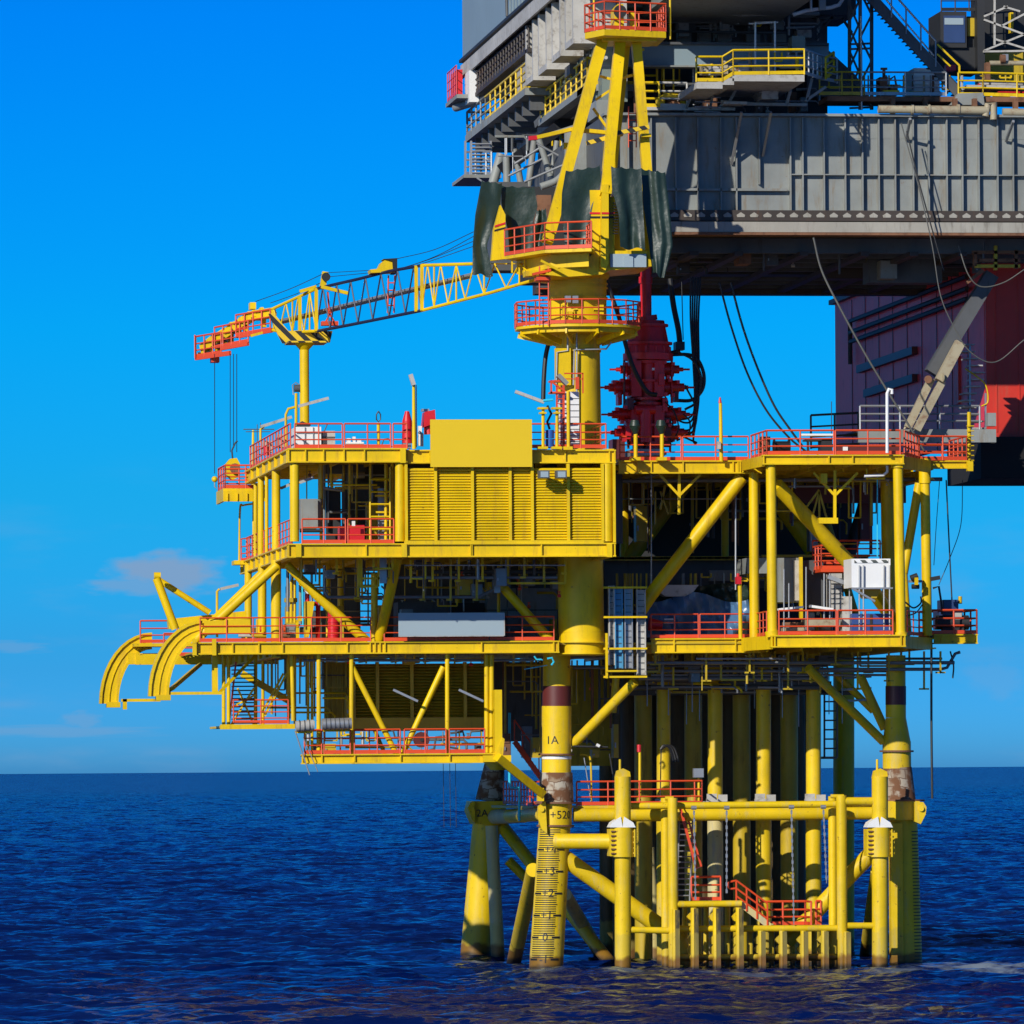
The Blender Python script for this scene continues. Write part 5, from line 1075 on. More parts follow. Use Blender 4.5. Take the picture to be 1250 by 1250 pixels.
# services on top: pipe, walkway, rails
pp = G.p('service_pipe', 'beige_pipe'); pp.pc(1072, 133, 1206, 135, YG-.2, 10.5, n=16); 
for x in (1112, 1132, 1168): pp.pc(x, 133.5, x+3, 133.6, YG-.2, 13, n=16)
pp.pt([(1203, 142), (1206, 128), (1213, 126), (1213, 146)], YG-.2, 9, n=10); G.p('service_pipe', 'beige_pipe').pc(1224, 137, xe, 139, YG, 10, n=16)
G.p('walkway', 'rust').fb(1010, 118, xe, 124, YG+.6, 2.4); G.p('walkway', 'dirty_white').fb(1180, 104, xe, 108, YG+1, 2)
wz = P(1100, 117, YG+.8).z
G.p('railing', 'yellow_dull').rail([(gx(1005), YG+.8, wz), (gx(1060), YG+.8, wz)], gap=1.1, r=.035); G.p('railing', 'galv').rail([(gx(1060), YG+.8, wz), (gx(1160), YG+.8, wz)], gap=1.7, r=.035); G.p('railing', 'yellow').rail([(gx(1175), YG+.8, wz), (gx(1205), YG+.8, wz), (gx(xe), YG+.8, wz-.1)], gap=1.6, r=.04)
for x in (1090, 1130, 1166, 1190, 1240): G.p('pipe_support', 'rust').fb(x-2, 120, x+3, 142, YG, .4)
G.p('service_pipe', 'beige_pipe').pc(1208, 77, xe, 77, YG+1.5, 6, n=12); G.p('service_pipe', 'dirty_white').pc(1195, 102, xe, 103, YG+1.5, 6, n=12); G.p('service_pipe', 'red').pc(1218, 113, xe, 114, YG+1.2, 3, n=8)
G.p('valve_stack', 'rust').fb(1204, 76, 1209, 118, YG+1.4, .5); G.p('valve_stack', 'rust').pc(1221, 72, 1227, 72, YG+1.4, 11, n=14); G.p('cover_hood', 'grey').prism([(1160, 128), (1170, 114), (1200, 113), (1202, 128)], YG+.4, 1.5)
clutter(G, 820, 1240, 296, 335, 9, 26, 40, mats=('rack_brown', 'grey_dark', 'black_steel', 'grey_dark', 'rust'), floor=False); clutter(G, 1010, 1245, 92, 122, 7.2, 9.5, 30, mats=('beige_pipe', 'rust', 'dirty_white', 'grey', 'yellow_dull'))
G.done()
vm = T('valve_manifold', 'rusty valve manifold with yellow base on the girder top beside the lattice mast', 'manifold')
m = vm.p('body', 'rust'); m.fb(1074, 94, 1084, 115, 7.5, 1); m.pc(1079, 94, 1079, 84, 8, 4, n=10); m.pc(1075, 84, 1083, 84, 8, 3, n=8); m.fb(1087, 103, 1096, 114, 7.6, .8); m.pt([(1085, 98), (1092, 93), (1094, 104)], 8, 3)
vm.p('base', 'yellow').fb(1078, 110, 1098, 115, 7.2, 1.2); vm.done()
wb = T('white_container', 'cream white container box on the girder top under the grey stairway', 'container'); m = wb.p('shell', 'white'); m.fb(1116, 83, 1147, 112, 9.5, 2.6)
for k in range(4): m.fb(1115, 84+k*9, 1148, 85+k*9, 9.42, .1)
wb.p('base_frame', 'grey').fb(1114, 112, 1149, 117, 9.3, 3); wb.done()
# lattice mast
LM = T('lattice_mast', 'dark grey lattice mast standing on the cantilever beside the stairway', 'mast')
m = LM.p('mast_lattice', 'grey_dark'); 
for x in (1037, 1050, 1064): m.pb(x, 134 if x > 1040 else 100, x, -30, 8 if x != 1050 else 7, 4, dep=.14)
for k in range(6):
    y = 130-k*28; a0, a1 = (1050, 1064) if k % 2 else (1064, 1050); m.pb(a0, y, a1, y-28, 7.6, 2.4, dep=.1); m.pb(1037, y-20, 1050, y-48, 7.6, 2.4, dep=.1); m.pb(1050, y-10, 1037, y-40, 7.8, 2.2, dep=.1)
for y in (60, 54, 132): m.pb(1037, y, 1064, y-1, 7.6, 2.4, dep=.1)
LM.p('mast_pipe', 'galv').pc(1052, 134, 1051, 20, 6.8, 2.5, n=8); LM.done()
# stairway
ST = T('rig_stairway', 'long grey stairway climbing up and left from the cantilever deck', 'stairway')
m = ST.p('stringer', 'grey_dark'); m.pb(1060, -6, 1172, 116, 7, 12, dep=.12); m = ST.p('stringer', 'grey'); m.pb(1064, -6, 1176, 116, 8.2, 8, dep=.12)
for k in range(26): q = P(1060, -6, 7).lerp(P(1172, 116, 7), (k+.5)/26); ST.p('tread', 'grate').box(q.x-.14, q.x+.14, 7.1, 8.15, q.z-.03, q.z+.02)
m = ST.p('handrail', 'galv')
for Y in (6.9,):
    a_, b_ = P(1078, -22, Y), P(1142, 50, Y); m.cyl(a_, b_, .05, n=6); m.cyl(P(1070, -14, Y), P(1140, 68, Y), .04, n=6)
    for k in range(4): q = P(1088, -10, Y).lerp(P(1142, 50, Y), k/3); m.cyl(q, q-Vector((0, 0, 1.2)), .04, n=6)
m = ST.p('handrail', 'yellow'); m.pb(1144, 54, 1171, 80, 6.9, 2.2, dep=.08); m.pb(1144, 66, 1160, 81, 6.9, 2, dep=.08); m.pb(1171, 80, 1171, 112, 6.9, 2.2, dep=.08)
ST.done()
# operator cab and tower at the right edge
CB = T('rig_crane_cab', 'dark operator cab with tinted window on black tower at the top right', 'crane cab')
m = CB.p('cab_shell', 'black_steel'); m.fb(1148, 14, 1180, 58, 10, 3); m.prism([(1148, 58), (1200, 58), (1200, 86), (1166, 84), (1150, 62)], 10.2, 3); m.fb(1181, 20, 1200, 60, 10.5, 2.5)
CB.p('cab_window', 'mach_blue').fb(1152, 19, 1178, 52, 9.96, .03); CB.p('cab_window', 'sign_grey').fb(1153, 22, 1176, 30, 9.93, .02); CB.p('yellow_drum', 'yellow_dull').fb(1181, 22, 1192, 44, 10.3, .2)
CB.p('cab_cage', 'black_steel').rail([P(1149, 14, 10), P(1200, 14, 10.2)], gap=.6, h=2.0, rails=(1, .5, .25), r=.03); CB.p('red_box', 'red').fb(1155, 79, 1167, 86, 9.4, .5); CB.done()
LT = T('lattice_tower', 'pale braced steel tower over dark machinery at the upper right corner', 'tower')
m = LT.p('braces', 'dirty_white')
for (x0, y0, x1, y1) in ((1201, 20, 1230, 8), (1201, 24, 1250, 42), (1222, 32, 1260, 12), (1201, 62, 1260, 38), (1215, 48, 1260, 62), (1200, 63, 1262, 62), (1214, -10, 1214, 55), (1225, 8, 1245, 14)): m.pb(x0, y0, x1, y1, 9.5, 2.3, dep=.12)
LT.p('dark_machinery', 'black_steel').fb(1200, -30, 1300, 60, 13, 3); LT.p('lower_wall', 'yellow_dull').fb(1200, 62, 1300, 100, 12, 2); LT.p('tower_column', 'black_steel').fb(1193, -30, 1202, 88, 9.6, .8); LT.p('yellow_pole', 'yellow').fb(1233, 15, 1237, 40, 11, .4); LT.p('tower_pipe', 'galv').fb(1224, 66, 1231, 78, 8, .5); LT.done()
# ------------------------------------------------------------------ drill floor block
Q = T('drill_floor', 'grey drill floor block of the rig with white framed underside at the top', 'drill floor')
XD = P(565, 110, 50).x; z1_ = P(565, 84, 50).z; xr = P(1010, 50, 10).x
Q.p('outer_wall', 'grey_blue').box(XD, XD+.3, 5, 50, z1_, z1_+16); Q.p('rear_wall', 'grey_blue').box(XD+.3, xr, 49.7, 50, z1_-1, z1_+16)
Q.p('wall_skirt', 'dirty_white').box(XD-.12, XD-.005, 5, 50, z1_-.55, z1_+.15); Q.p('wall_ledge', 'black_steel').box(XD-.2, XD-.006, 5, 50, z1_+.3, z1_+.45)
for k in range(20): Q.p('wall_corrugation', 'grey_blue').box(XD-.06, XD-.004, 7+k*1.2, 7.12+k*1.2, z1_+.5, z1_+16)
Q.p('wall_pipe', 'grey_dark').tube([(XD-.15, 30, z1_+.5), (XD-.15, 33, z1_+14)], .07); Q.p('wall_pipe', 'galv').tube([(XD-.25, 18, z1_+1.6), (XD-.25, 30, z1_+1.6)], .1)
Q.p('floor_slab', 'grey_dark').box(XD+.3, xr, 5, 49.7, z1_-.2, z1_+.3)
for k in range(15): y = 7+k*2.9; Q.p('floor_beam', 'grey_dark').box(XD+.4, xr-1, y, y+.25, z1_-.9, z1_-.21)
Q.p('front_fascia', 'grey').fb(1000, -60, 1008, 12, 7, .3)
# white frames and dirty inner wall on the left side
X2 = XD+2.2; pq = lambda x, y, X=X2: PX(x, y, X)
zi = z1_-.5; 
Q.p('inner_wall', 'dirty_white').box(X2, X2+.2, 6, 47, z1_-5.2, z1_-.92)
for k, (y0, hh, wd_) in enumerate(((7.5, 2.6, 2.6), (12.0, 2.7, 2.8), (17, 2.8, 2.8), (22, 2.8, 2.6))):
    m = Q.p('white_frame', 'dirty_white'); z0_ = z1_-.4-hh
    m.box(XD+.1, XD+.9, y0, y0+.35, z0_, z1_-.56); m.box(XD+.1, XD+.9, y0+wd_, y0+wd_+.35, z0_, z1_-.56); m.box(XD+.1, XD+1.2, y0, y0+wd_+.35, z0_-.3, z0_); Q.p('winch_box', 'dirty_white').box(XD+1.2, X2-.05, y0+.4, y0+wd_, z0_+.1, z1_-1.0)
rng = random.Random(5)
for k in range(26):
    y = 8+rng.random()*36; z = z1_-1.2-rng.random()*3.6; l_ = .4+rng.random()*1.6; Q.p('equipment_box' if k % 2 else 'pipe_stub', ('dirty_white', 'galv', 'grey_dark', 'rack_brown')[k % 4]).box(X2-.2-rng.random()*1.1, X2-.02, y, y+l_, z, z+.2+rng.random()*.8)
for k in range(14):
    y = 26+k*1.3; Q.p('dark_bracket', 'rack_brown').beam((XD+.3, y, z1_-.9), (X2-.1, y+.6, z1_-3.2), .12, .14)
m = Q.p('side_pipe', 'dirty_white')
for zz_ in (1.6, 2.3, 3.9): m.tube([(X2-.5, 8, z1_-zz_), (X2-.5, 26, z1_-zz_-.1), (X2-.7, 45, z1_-zz_)], .09)
for (y0, za_, y1, zb2_) in ((30, 1.2, 38, 4.6), (38, 1.2, 30, 4.6), (40, 1.5, 46, 4.4), (12, 3.4, 24, 4.8), (20, 3.3, 10, 4.9)): Q.p('truss_brace', 'dirty_white').beam((X2-.25, y0, z1_-za_), (X2-.25, y1, z1_-zb2_), .18, .2)
m = Q.p('hanging_rail', 'rack_brown'); m.rail([(XD+.15, 24, z1_-1.7), (XD+.15, 47, z1_-1.7)], h=1.0, gap=1.1, r=.05); Q.p('hanging_floor', 'rack_brown').box(XD+.1, XD+1.4, 24, 47, z1_-1.9, z1_-1.72)
m = Q.p('end_chute', 'white'); m.box(XD-.2, XD+.3, 45.5, 47.4, z1_-2.2, z1_-.56); m = Q.p('end_box', 'red'); m.box(XD-.6, XD-.31, 47.5, 50.0, z1_-1.6, z1_-.3); m = Q.p('end_box_rail', 'red'); m.rail([(XD-.75, 46.5, z1_-1.7), (XD-.75, 50.5, z1_-1.7)], gap=.8, h=1.5)
Q.p('end_floor', 'grey').box(XD-.8, XD+.5, 46, 51, z1_-1.95, z1_-1.75); Q.p('discharge_pipe', 'grey').tube([(XD-.5, 49, z1_-2.15), (XD+1, 44, z1_-2.0), (XD+2, 34, z1_-1.95)], .22, n=12)
# green sloping housing lower down with its white trunk pipe
z5 = z1_-5.0
X3 = P(720, 80, 22).x
m = Q.p('lower_housing', 'grey_green'); m.add([pq(648, 112, X3-1.2), pq(735, 36, X3-1.2), pq(735, 124, X3-1.2), pq(700, 124, X3-1.2), pq(664, 152, X3-1.2)]+[v+Vector((1.2, 0, 0)) for v in (pq(648, 112, X3-1.2), pq(735, 36, X3-1.2), pq(735, 124, X3-1.2), pq(700, 124, X3-1.2), pq(664, 152, X3-1.2))], [(0,1,2,3,4), (9,8,7,6,5)]+[(i, 5+i, 5+(i+1) % 5, (i+1) % 5) for i in range(5)])
for t in range(9): m.tube([pq(668+t*7.5, 95-t*6.5, X3-1.25), pq(668+t*7.5, 135-t*1.5, X3-1.25)], .05, n=4)
Q.p('trunk_duct', 'dirty_white').tube([pq(652, 110, X3-1.7), pq(664, 92, X3-1.7), pq(690, 60, X3-1.7), pq(712, 36, X3-1.7)], .42, n=10)
Q.p('trunk_box', 'dirty_white').box(X3-2.4, X3-1.3, pq(655, 90, X3-1.7).y-2, pq(655, 90, X3-1.7).y+3, pq(655, 92, X3-1.7).z-1.2, pq(655, 90, X3-1.7).z+.6)
# front wall above the girder
def fz(x0, y0, x1, y1, Y, mt, nm='front_panel', d=.3): Q.p(nm, mt).fb(x0, y0, x1, y1, Y, d)
fz(728, -40, 1004, 54, 14, 'grey_dark', 'front_wall', .4); fz(728, 54, 1012, 80, 9.5, 'grey_blue', 'front_girder', .5); fz(728, 51.5, 1012, 54.5, 9.2, 'grey_dark', 'girder_flange', .9); fz(728, 80, 1012, 82, 9.2, 'grey', 'girder_flange', .9)
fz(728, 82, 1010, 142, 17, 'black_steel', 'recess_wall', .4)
for k, x in enumerate((790, 824, 848, 873, 908, 940)): fz(x, 16, x+17, 36, 13.6, 'grey' if k % 2 else 'grey_dark'); fz(x+3, 39, x+20, 51, 13.6, 'grey')
for (x0, y0, x1, y1, d_, mt) in ((800, 14, 1000, 17, 5, 'grey'), (820, 25, 900, 25, 3, 'galv'), (800, 38, 960, 40, 3, 'grey_dark'), (960, 34, 1000, 33, 3, 'galv'), (880, 10, 880, 36, 4, 'grey'), (900, 12, 900, 30, 6, 'grey')): Q.p('front_pipe', mt).pc(x0, y0, x1, y1, 12, d_, n=10)
Q.p('overhang_hood', 'grey').prism([(868, 14), (902, -14), (992, -14), (958, 18), (905, 20)], 9, 4); Q.p('overhang_hood', 'grey').prism([(728, 8), (760, -14), (890, -14), (868, 10)], 9.6, 3.4)
Q.p('shading_slab', 'grey').fb(830, -140, 1012, -16, -2, 15)  # unseen slab above the view, added to shade the front wall and girder
Q.p('mud_pipe', 'white').pt([(968, 18), (984, 13), (1015, 9), (1024, 6), (1028, 0), (1028, -20)], 8.5, 5, n=10); Q.p('mud_pipe', 'white').pc(990, 14, 990, -14, 8.4, 3, n=8)
Q.p('side_truss', 'grey_dark').prism([(985, 20), (1010, 20), (1010, 60), (1045, 92), (1060, 118), (985, 118)], 16, 2)
Q.p('side_truss', 'black_steel').fb(1000, -20, 1045, 18, 12, 5)
for (x0, y0, x1, y1) in ((992, 36, 1010, 24), (996, 48, 1018, 18), (1028, 22, 1040, 40), (1000, 22, 1030, 22)): Q.p('truss_member', 'black_steel').pb(x0, y0, x1, y1, 11, 3, dep=.12)
Q.p('white_goalpost', 'white').pt([(922, 92), (922, 27), (946, 26), (946, 92)], 6.8, 2.6); Q.p('white_goalpost', 'white').pc(914, 29, 950, 27, 6.9, 2, n=6); Q.p('grey_cabinet', 'grey_green').fb(967, 44, 983, 64, 7.5, 1)
Q.p('vent_box', 'grey').fb(728, 122, 760, 142, 9, 3)
clutter(Q, 735, 1000, 14, 52, 12, 13.6, 40, mats=('grey', 'grey_dark', 'galv', 'dirty_white'), floor=False); clutter(Q, 800, 1000, 84, 136, 9, 15, 36, mats=('grey_dark', 'grey', 'rust', 'galv'))
Q.done()
# walkways on the drill floor's left side and front
W = T('rig_walkway', 'grey walkway with yellow rails stepping along the front and left of the drill floor', 'walkway')
X4 = P(568, 172, 50).x; z2_ = P(568, 174, 50).z; yA = PX(641, 120, X4).y; 
m = W.p('walkway_deck', 'grey'); m.box(X4, X4+5.5, yA, 50, z2_, z2_+.35)
m = W.p('deck_beam', 'grey_dark')
for k in range(9): y = yA+.5+k*(50-yA)/9; m = W.p('deck_beam', 'grey_dark'); m.box(X4+.3, X4+5.4, y, y+.4, z2_-.7, z2_-.004)
W.p('railing', 'yellow').rail([(X4+.1, 42, z2_+.35), (X4+.1, yA+.1, z2_+.35), (X4+1.6, yA+.1, z2_+.35)], gap=2.0, r=.05, h=1.25); W.p('railing', 'grey').rail([(X4+.1, 42, z2_+.35), (X4+.1, 50, z2_+.35), (X4+5, 50, z2_+.35)], gap=1.8, r=.05, h=1.25)
X5 = PX(656, 152, X4).x+3.2; X5 = P(656, 153, 28).x; yB2 = 10.5; z3_ = P(656, 155, 28).z
m = W.p('walkway_deck', 'grey'); m.box(X5, X5+.5, yB2, 28, z3_, z3_+.3); m.box(X5, gx(800), yB2, yB2+3, z3_+.01, z3_+.31); W.p('walkway_soffit', 'grey_dark').box(X5+.5, gx(800), yB2+3, 28, z3_+.02, z3_+.25)
W.p('railing', 'yellow').rail([(X5+.1, 27.5, z3_+.3), (X5+.1, yB2+.1, z3_+.3), (X5+3.4, yB2+.1, z3_+.3)], gap=1.8, r=.05, h=1.25)
W.p('stair_rail', 'yellow').tube([(X4+2, yA-.4, z2_+1.6), (X5-.1, 27.6, z3_+1.6)], .05); W.p('stair_rail', 'yellow').tube([(X4+2, yA-.4, z2_+1.0), (X5-.1, 27.6, z3_+1.0)], .05)
W.p('stair_stringer', 'grey_dark').beam((X4+2, yA-.2, z2_+.1), (X5-.1, 28, z3_+.1), .12, .35)
pw = lambda x, y: P(x, y, 1.4)
for (x0, x1, y) in ((850, 882, 100), (882, 896, 95.5), (894, 982, 91)):
    z = pw(x0, y).z; W.p('walkway_deck', 'dirty_white').box(pw(x0, y).x, pw(x1, y).x, 1.4, 8.5, z-.3, z)
W.p('railing', 'yellow').rail([pw(850, 100), pw(882, 100), pw(895, 92), pw(982, 91)], gap=1.35, r=.042, h=1.15)
W.p('railing', 'galv').rail([pw(982, 91), P(1003, 98, 6), P(1022, 102, 7)], gap=1.3, r=.04, h=1.15); W.p('railing', 'yellow').rail([P(1008, 97, 6), P(1018, 90, 7)], gap=1, r=.05, h=1)
zl_ = P(820, 136, 7.2).z; W.p('walkway_deck', 'dirty_white').box(gx(790), gx(900), 6.4, 9, zl_-.02, zl_+.12); W.p('railing', 'yellow').rail([(gx(790), 6.6, zl_+.12), (gx(808), 6.6, zl_+.12)], gap=.8, r=.05, h=1.15); W.p('railing', 'dirty_white').rail([(gx(808), 6.6, zl_+.12), (gx(842), 6.6, zl_+.12)], gap=1.2, r=.045, h=1.15)
m = W.p('stair', 'grey'); m.pb(850, 100, 836, 137, 5.4, 3, 6.6, dep=.1); m.pb(872, 104, 866, 137, 5.4, 3, 6.6, dep=.1)
for k in range(6): W.p('stair_tread', 'galv').pc(848, 106+k*6, 880, 107+k*6, 6, 1.8, n=6)
m = W.p('support_cone', 'grey'); m.prism([(918, 98), (958, 98), (950, 114), (930, 118), (922, 106)], 6, 2); W.p('support_cone', 'dirty_white').fb(930, 111, 950, 121, 5.8, 1.6)
for (x0, y0, x1, y1) in ((905, 98, 888, 128), (968, 98, 960, 128), (991, 96, 984, 124), (1008, 106, 985, 122), (880, 124, 920, 127), (905, 127, 985, 128)): W.p('support_strut', 'grey').pb(x0, y0, x1, y1, 5.6, 3.4, dep=.2)
W.p('lower_grating', 'dirty_white').fb(884, 124, 912, 127, 5.2, 1.4)
clutter(W, 855, 980, 64, 90, 3, 8, 16, mats=('beige_pipe', 'dirty_white', 'galv', 'grey')); clutter(W, 600, 700, 165, 215, 20, 30, 16, mats=('grey', 'grey_dark', 'galv'), floor=False)
W.done()
om = T('tugger_winch', 'orange yellow winch behind the rail at the left end of the girder top', 'winch'); m = om.p('drum', 'rust'); m.cyl(P(812, 128, 7.6), P(834, 128, 7.6), .42, n=16); om.p('cover', 'sign_yellow').prism([(805, 132), (804, 120), (811, 114), (835, 115), (838, 132), (832, 132), (831, 120), (812, 120), (811, 132)], 7.0, 1.0); om.p('skid', 'rust').fb(802, 131, 840, 135.5, 6.9, 1.4); om.done()
mo = T('pump_skid', 'small beige pump and valves behind the yellow rail of the front walkway', 'pump'); m = mo.p('pump', 'beige_pipe'); m.pc(883, 76, 918, 71, 6, 4, n=10); m.pc(890, 84, 912, 84, 6, 7, n=12); mo.p('valve_body', 'dirty_white').fb(902, 78, 914, 90, 5.6, .8); mo.p('yellow_valve', 'yellow').pc(973, 90, 973, 70, 5.6, 5, n=10); mo.p('yellow_valve', 'yellow').pc(869, 98, 869, 78, 5.6, 4, n=10); mo.done()
# dark support trusses at the left end
TR = T('substructure_truss', 'dark grey tubular trusses and stair landing under the left side of the drill floor', 'truss')
for (x0, y0, x1, y1, Y, d_) in ((618, 190, 619, 230, 30, 9), (628, 182, 636, 225, 30, 8), (652, 172, 645, 228, 26, 8), (658, 170, 672, 215, 24, 8), (680, 172, 674, 212, 24, 7), (690, 175, 700, 210, 22, 7), (612, 188, 600, 230, 34, 12), (668, 165, 700, 155, 20, 5), (620, 215, 680, 185, 24, 3), (628, 200, 660, 180, 24, 3), (655, 175, 700, 200, 22, 3), (640, 222, 700, 196, 20, 3), (730, 174, 730, 200, 12, 5), (716, 176, 716, 206, 14, 4)): TR.p('truss_tube', 'grey' if d_ > 3 else 'galv').pc(x0, y0, x1, y1, Y, d_, n=12)
TR.p('curved_duct', 'grey').pt([(660, 228), (680, 220), (692, 206), (700, 190)], 10, 9, n=12, curve=True); TR.p('black_beam', 'black_steel').pb(620, 202, 690, 150, 32, 16, 24, dep=1.0); TR.p('rust_column', 'rust').fb(656, 238, 673, 270, 9, 1.5); TR.p('rust_column', 'rust').pc(778, 48, 778, 200, 9, 9, n=10); TR.p('black_beam', 'black_steel').fb(640, 228, 742, 345, 14, 2)
TR.p('black_beam', 'grey_dark').fb(600, 222, 645, 330, 20, 2); TR.p('rear_panel', 'grey').fb(690, 160, 742, 232, 12, .3)
m = TR.p('stair_frame', 'galv'); m.rail([P(568, 214, 44), P(600, 214, 38)], h=1.2, gap=1.2, r=.05)
for k in range(9): m.pb(576, 176+k*4.4, 598, 176+k*4.4, 40, 1.4, dep=.6)
for x in (575, 599, 568): m.pb(x, 172, x, 216, 40, 2.4, dep=.15)
TR.p('stair_landing', 'grey').fb(566, 213, 612, 217, 38, 5); TR.p('stair_strut', 'galv').pb(582, 217, 598, 228, 38, 2, dep=.1); TR.done()
# ------------------------------------------------------------------ rig hull
HL = T('rig_hull', 'red jack-up rig hull at the right, its left side in deep shade', 'hull')
XH = P(1020, 480, 58).x; yN = PX(1202, 480, XH).y; zt_h = P(1020, 372, 58).z; zb_h = P(1180, 585, 16).z; xq = XH+60
zm_ = zb_h+2.0
HL.p('side_shell', 'hull_dark').box(XH, XH+.3, yN, 58, zm_, zt_h); HL.p('front_shell', 'hull_red').box(XH+.02, xq, yN-.3, yN-.01, zm_+.003, zt_h+1.5)
HL.p('bottom_shell', 'hull_black').box(XH-.5, xq, yN-1.5, yN+7, zb_h, zm_)
HL.p('deck_edge', 'grey_dark').box(XH-.3, XH+.2, yN, 58.3, zt_h, zt_h+.25); HL.p('main_deck', 'grey_dark').box(XH+.2, xq, yN, 58, zt_h-.2, zt_h)
for dz_ in (1.3, 1.9, 2.4): HL.p('hull_pipe', 'black_steel').tube([(XH-.25, yN+3, zt_h-dz_), (XH-.25, 52, zt_h-dz_), (XH-.25, 52, zt_h-dz_-1.2)], .12)
HL.p('rubbing_bar', 'maroon').box(XH-.3, XH-.005, 34, 50, zt_h-4.2, zt_h-3.8); HL.p('rubbing_bar', 'maroon').box(XH-.3, XH-.005, 34, 48, zt_h-5.6, zt_h-5.2)
HL.p('railing', 'black_steel').rail([(XH, 30, zt_h+.25), (XH, 58, zt_h+.25), (XH+12, 58, zt_h+.25)], gap=1.6, r=.06, h=1.6)
rng = random.Random(9)
for k in range(16): y = 26+rng.random()*30; HL.p('deck_machinery', ('black_steel', 'grey_dark', 'galv')[k % 3]).box(XH+.6+rng.random()*3, XH+2+rng.random()*4, y, y+.5+rng.random()*2, zt_h, zt_h+.8+rng.random()*1.8)
HL.p('hull_post', 'galv').box(XH+2, XH+2.3, 50, 50.3, zt_h, zt_h+4); HL.p('hull_post', 'galv').box(XH+4, XH+4.2, 46, 46.3, zt_h, zt_h+4)
for k in range(7): HL.p('shell_seam', 'hull_red').box(XH+.5+k*1.1, XH+.56+k*1.1, yN-.34, yN-.301, zm_+.3, zt_h+1.4)
HL.p('sunlit_streak', 'hull_red').box(XH-.12, XH-.004, yN+6, yN+7.2, zm_+2, zt_h-5)  # added strip, its red stands in for a sunlit streak on the side
for k in range(9): HL.p('draught_seam', 'maroon').box(XH-.03, XH-.003, yN+4+k*4, yN+4.1+k*4, zm_, zt_h-.1)
HL.done()
GW = T('rig_access_platform', 'pale grey access platform with rails and spiral steps beside the red hull', 'platform')
m = GW.p('fascia', 'grey'); m.fb(1048, 524, 1216, 540, 11, .2); GW.p('deck', 'grate').box(P(1048, 524, 11).x, P(1216, 524, 11).x, 11.2, yN-1.6, P(1130, 525, 11).z-.1, P(1130, 525, 11).z)
zz = P(1130, 524, 11).z
GW.p('railing', 'galv').rail([P(1050, 524, 11.2), P(1196, 524, 11.2)], gap=1.8, r=.045, h=1.1, toe=False); GW.p('railing', 'black_steel').rail([P(990, 548, 13), P(1048, 545, 13)], gap=1.1, r=.045, h=1.6)
GW.p('corner_bracket', 'grey').fb(1206, 504, 1216, 520, 10.9, .5)
m = GW.p('spiral_steps', 'dirty_white')
for k in range(15): m.box(P(1180, 500, 11.6).x+.25*math.sin(k*.8), P(1196, 500, 11.6).x+.25*math.sin(k*.8), 11.5, 12.6, P(1188, 540-k*8.5, 12).z-.05, P(1188, 540-k*8.5, 12).z+.02)
m = GW.p('steps_frame', 'galv'); m.pb(1184, 540, 1184, 420, 11.6, 2, dep=.1); m.pb(1203, 530, 1203, 480, 11.6, 2, dep=.1); GW.p('steps_handrail', 'yellow').pt([(1178, 450), (1190, 458), (1203, 470), (1206, 490), (1198, 496)], 11.5, 1.8, curve=True)
GW.done()
KA = T('knuckle_arm', 'beige folding support arm leaning up from the access platform to the cantilever', 'support arm')
m = KA.p('lower_arm', 'beige_pipe'); m.pb(1108, 522, 1137, 462, 10.2, 9, dep=.3); m.pb(1119, 525, 1150, 466, 9.8, 9, dep=.3); m.sub('pivot', 'rust').cyl(P(1133, 463, 9.6), P(1133, 463, 10.6), S(5)); m.pc(1104, 524, 1136, 462, 10.6, 3, n=8)
m = KA.p('upper_arm', 'beige_pipe'); m.pb(1147, 465, 1172, 418, 9.6, 12, dep=.5); m.pc(1151, 461, 1152, 461, 9.2, 11, n=16); m = KA.p('boom_box', 'grey_dark'); m.pb(1137, 456, 1210, 335, 10.4, 17, dep=.8); KA.done()
# ------------------------------------------------------------------ blowout preventer stack and riser
BP = T('blowout_preventer', 'tall dark red blowout preventer stack with side rams standing above the upper deck', 'preventer')
YB_ = 7.5
def bc(m, x0, y0, x1, y1, d, o=0, d2=None, n=24): m.cyl(P(x0, y0, YB_+o), P(x1, y1, YB_+o), S(d, YB_)/2, S(d2 or d, YB_)/2, n)
m = BP.p('riser_pipe', 'bop_red'); bc(m, 787.5, 200, 788.5, 388, 14); bc(m, 788, 338, 788, 346, 17); bc(m, 788, 318, 788, 322, 17)
m = BP.p('annular_body', 'bop_red'); bc(m, 789, 386, 790, 392, 26); bc(m, 790, 392, 791, 432, 42, 0, 56); bc(m, 791, 396, 791, 399, 50); bc(m, 791, 432, 791, 440, 62); bc(m, 791, 418, 791, 421, 60)
for k in range(14): 
    t = 2*math.pi*k/14; c_ = P(791, 432, YB_); m.cyl(c_+Vector((1.02*math.cos(t), 1.02*math.sin(t), 0)), c_+Vector((1.02*math.cos(t), 1.02*math.sin(t), .32)), .07, n=6)
m = BP.p('stack_body', 'bop_red'); bc(m, 791, 438, 791, 556, 34)
for y in (441, 464, 486, 492, 518, 540, 552): bc(m, 791, y, 791, y+3, 46)
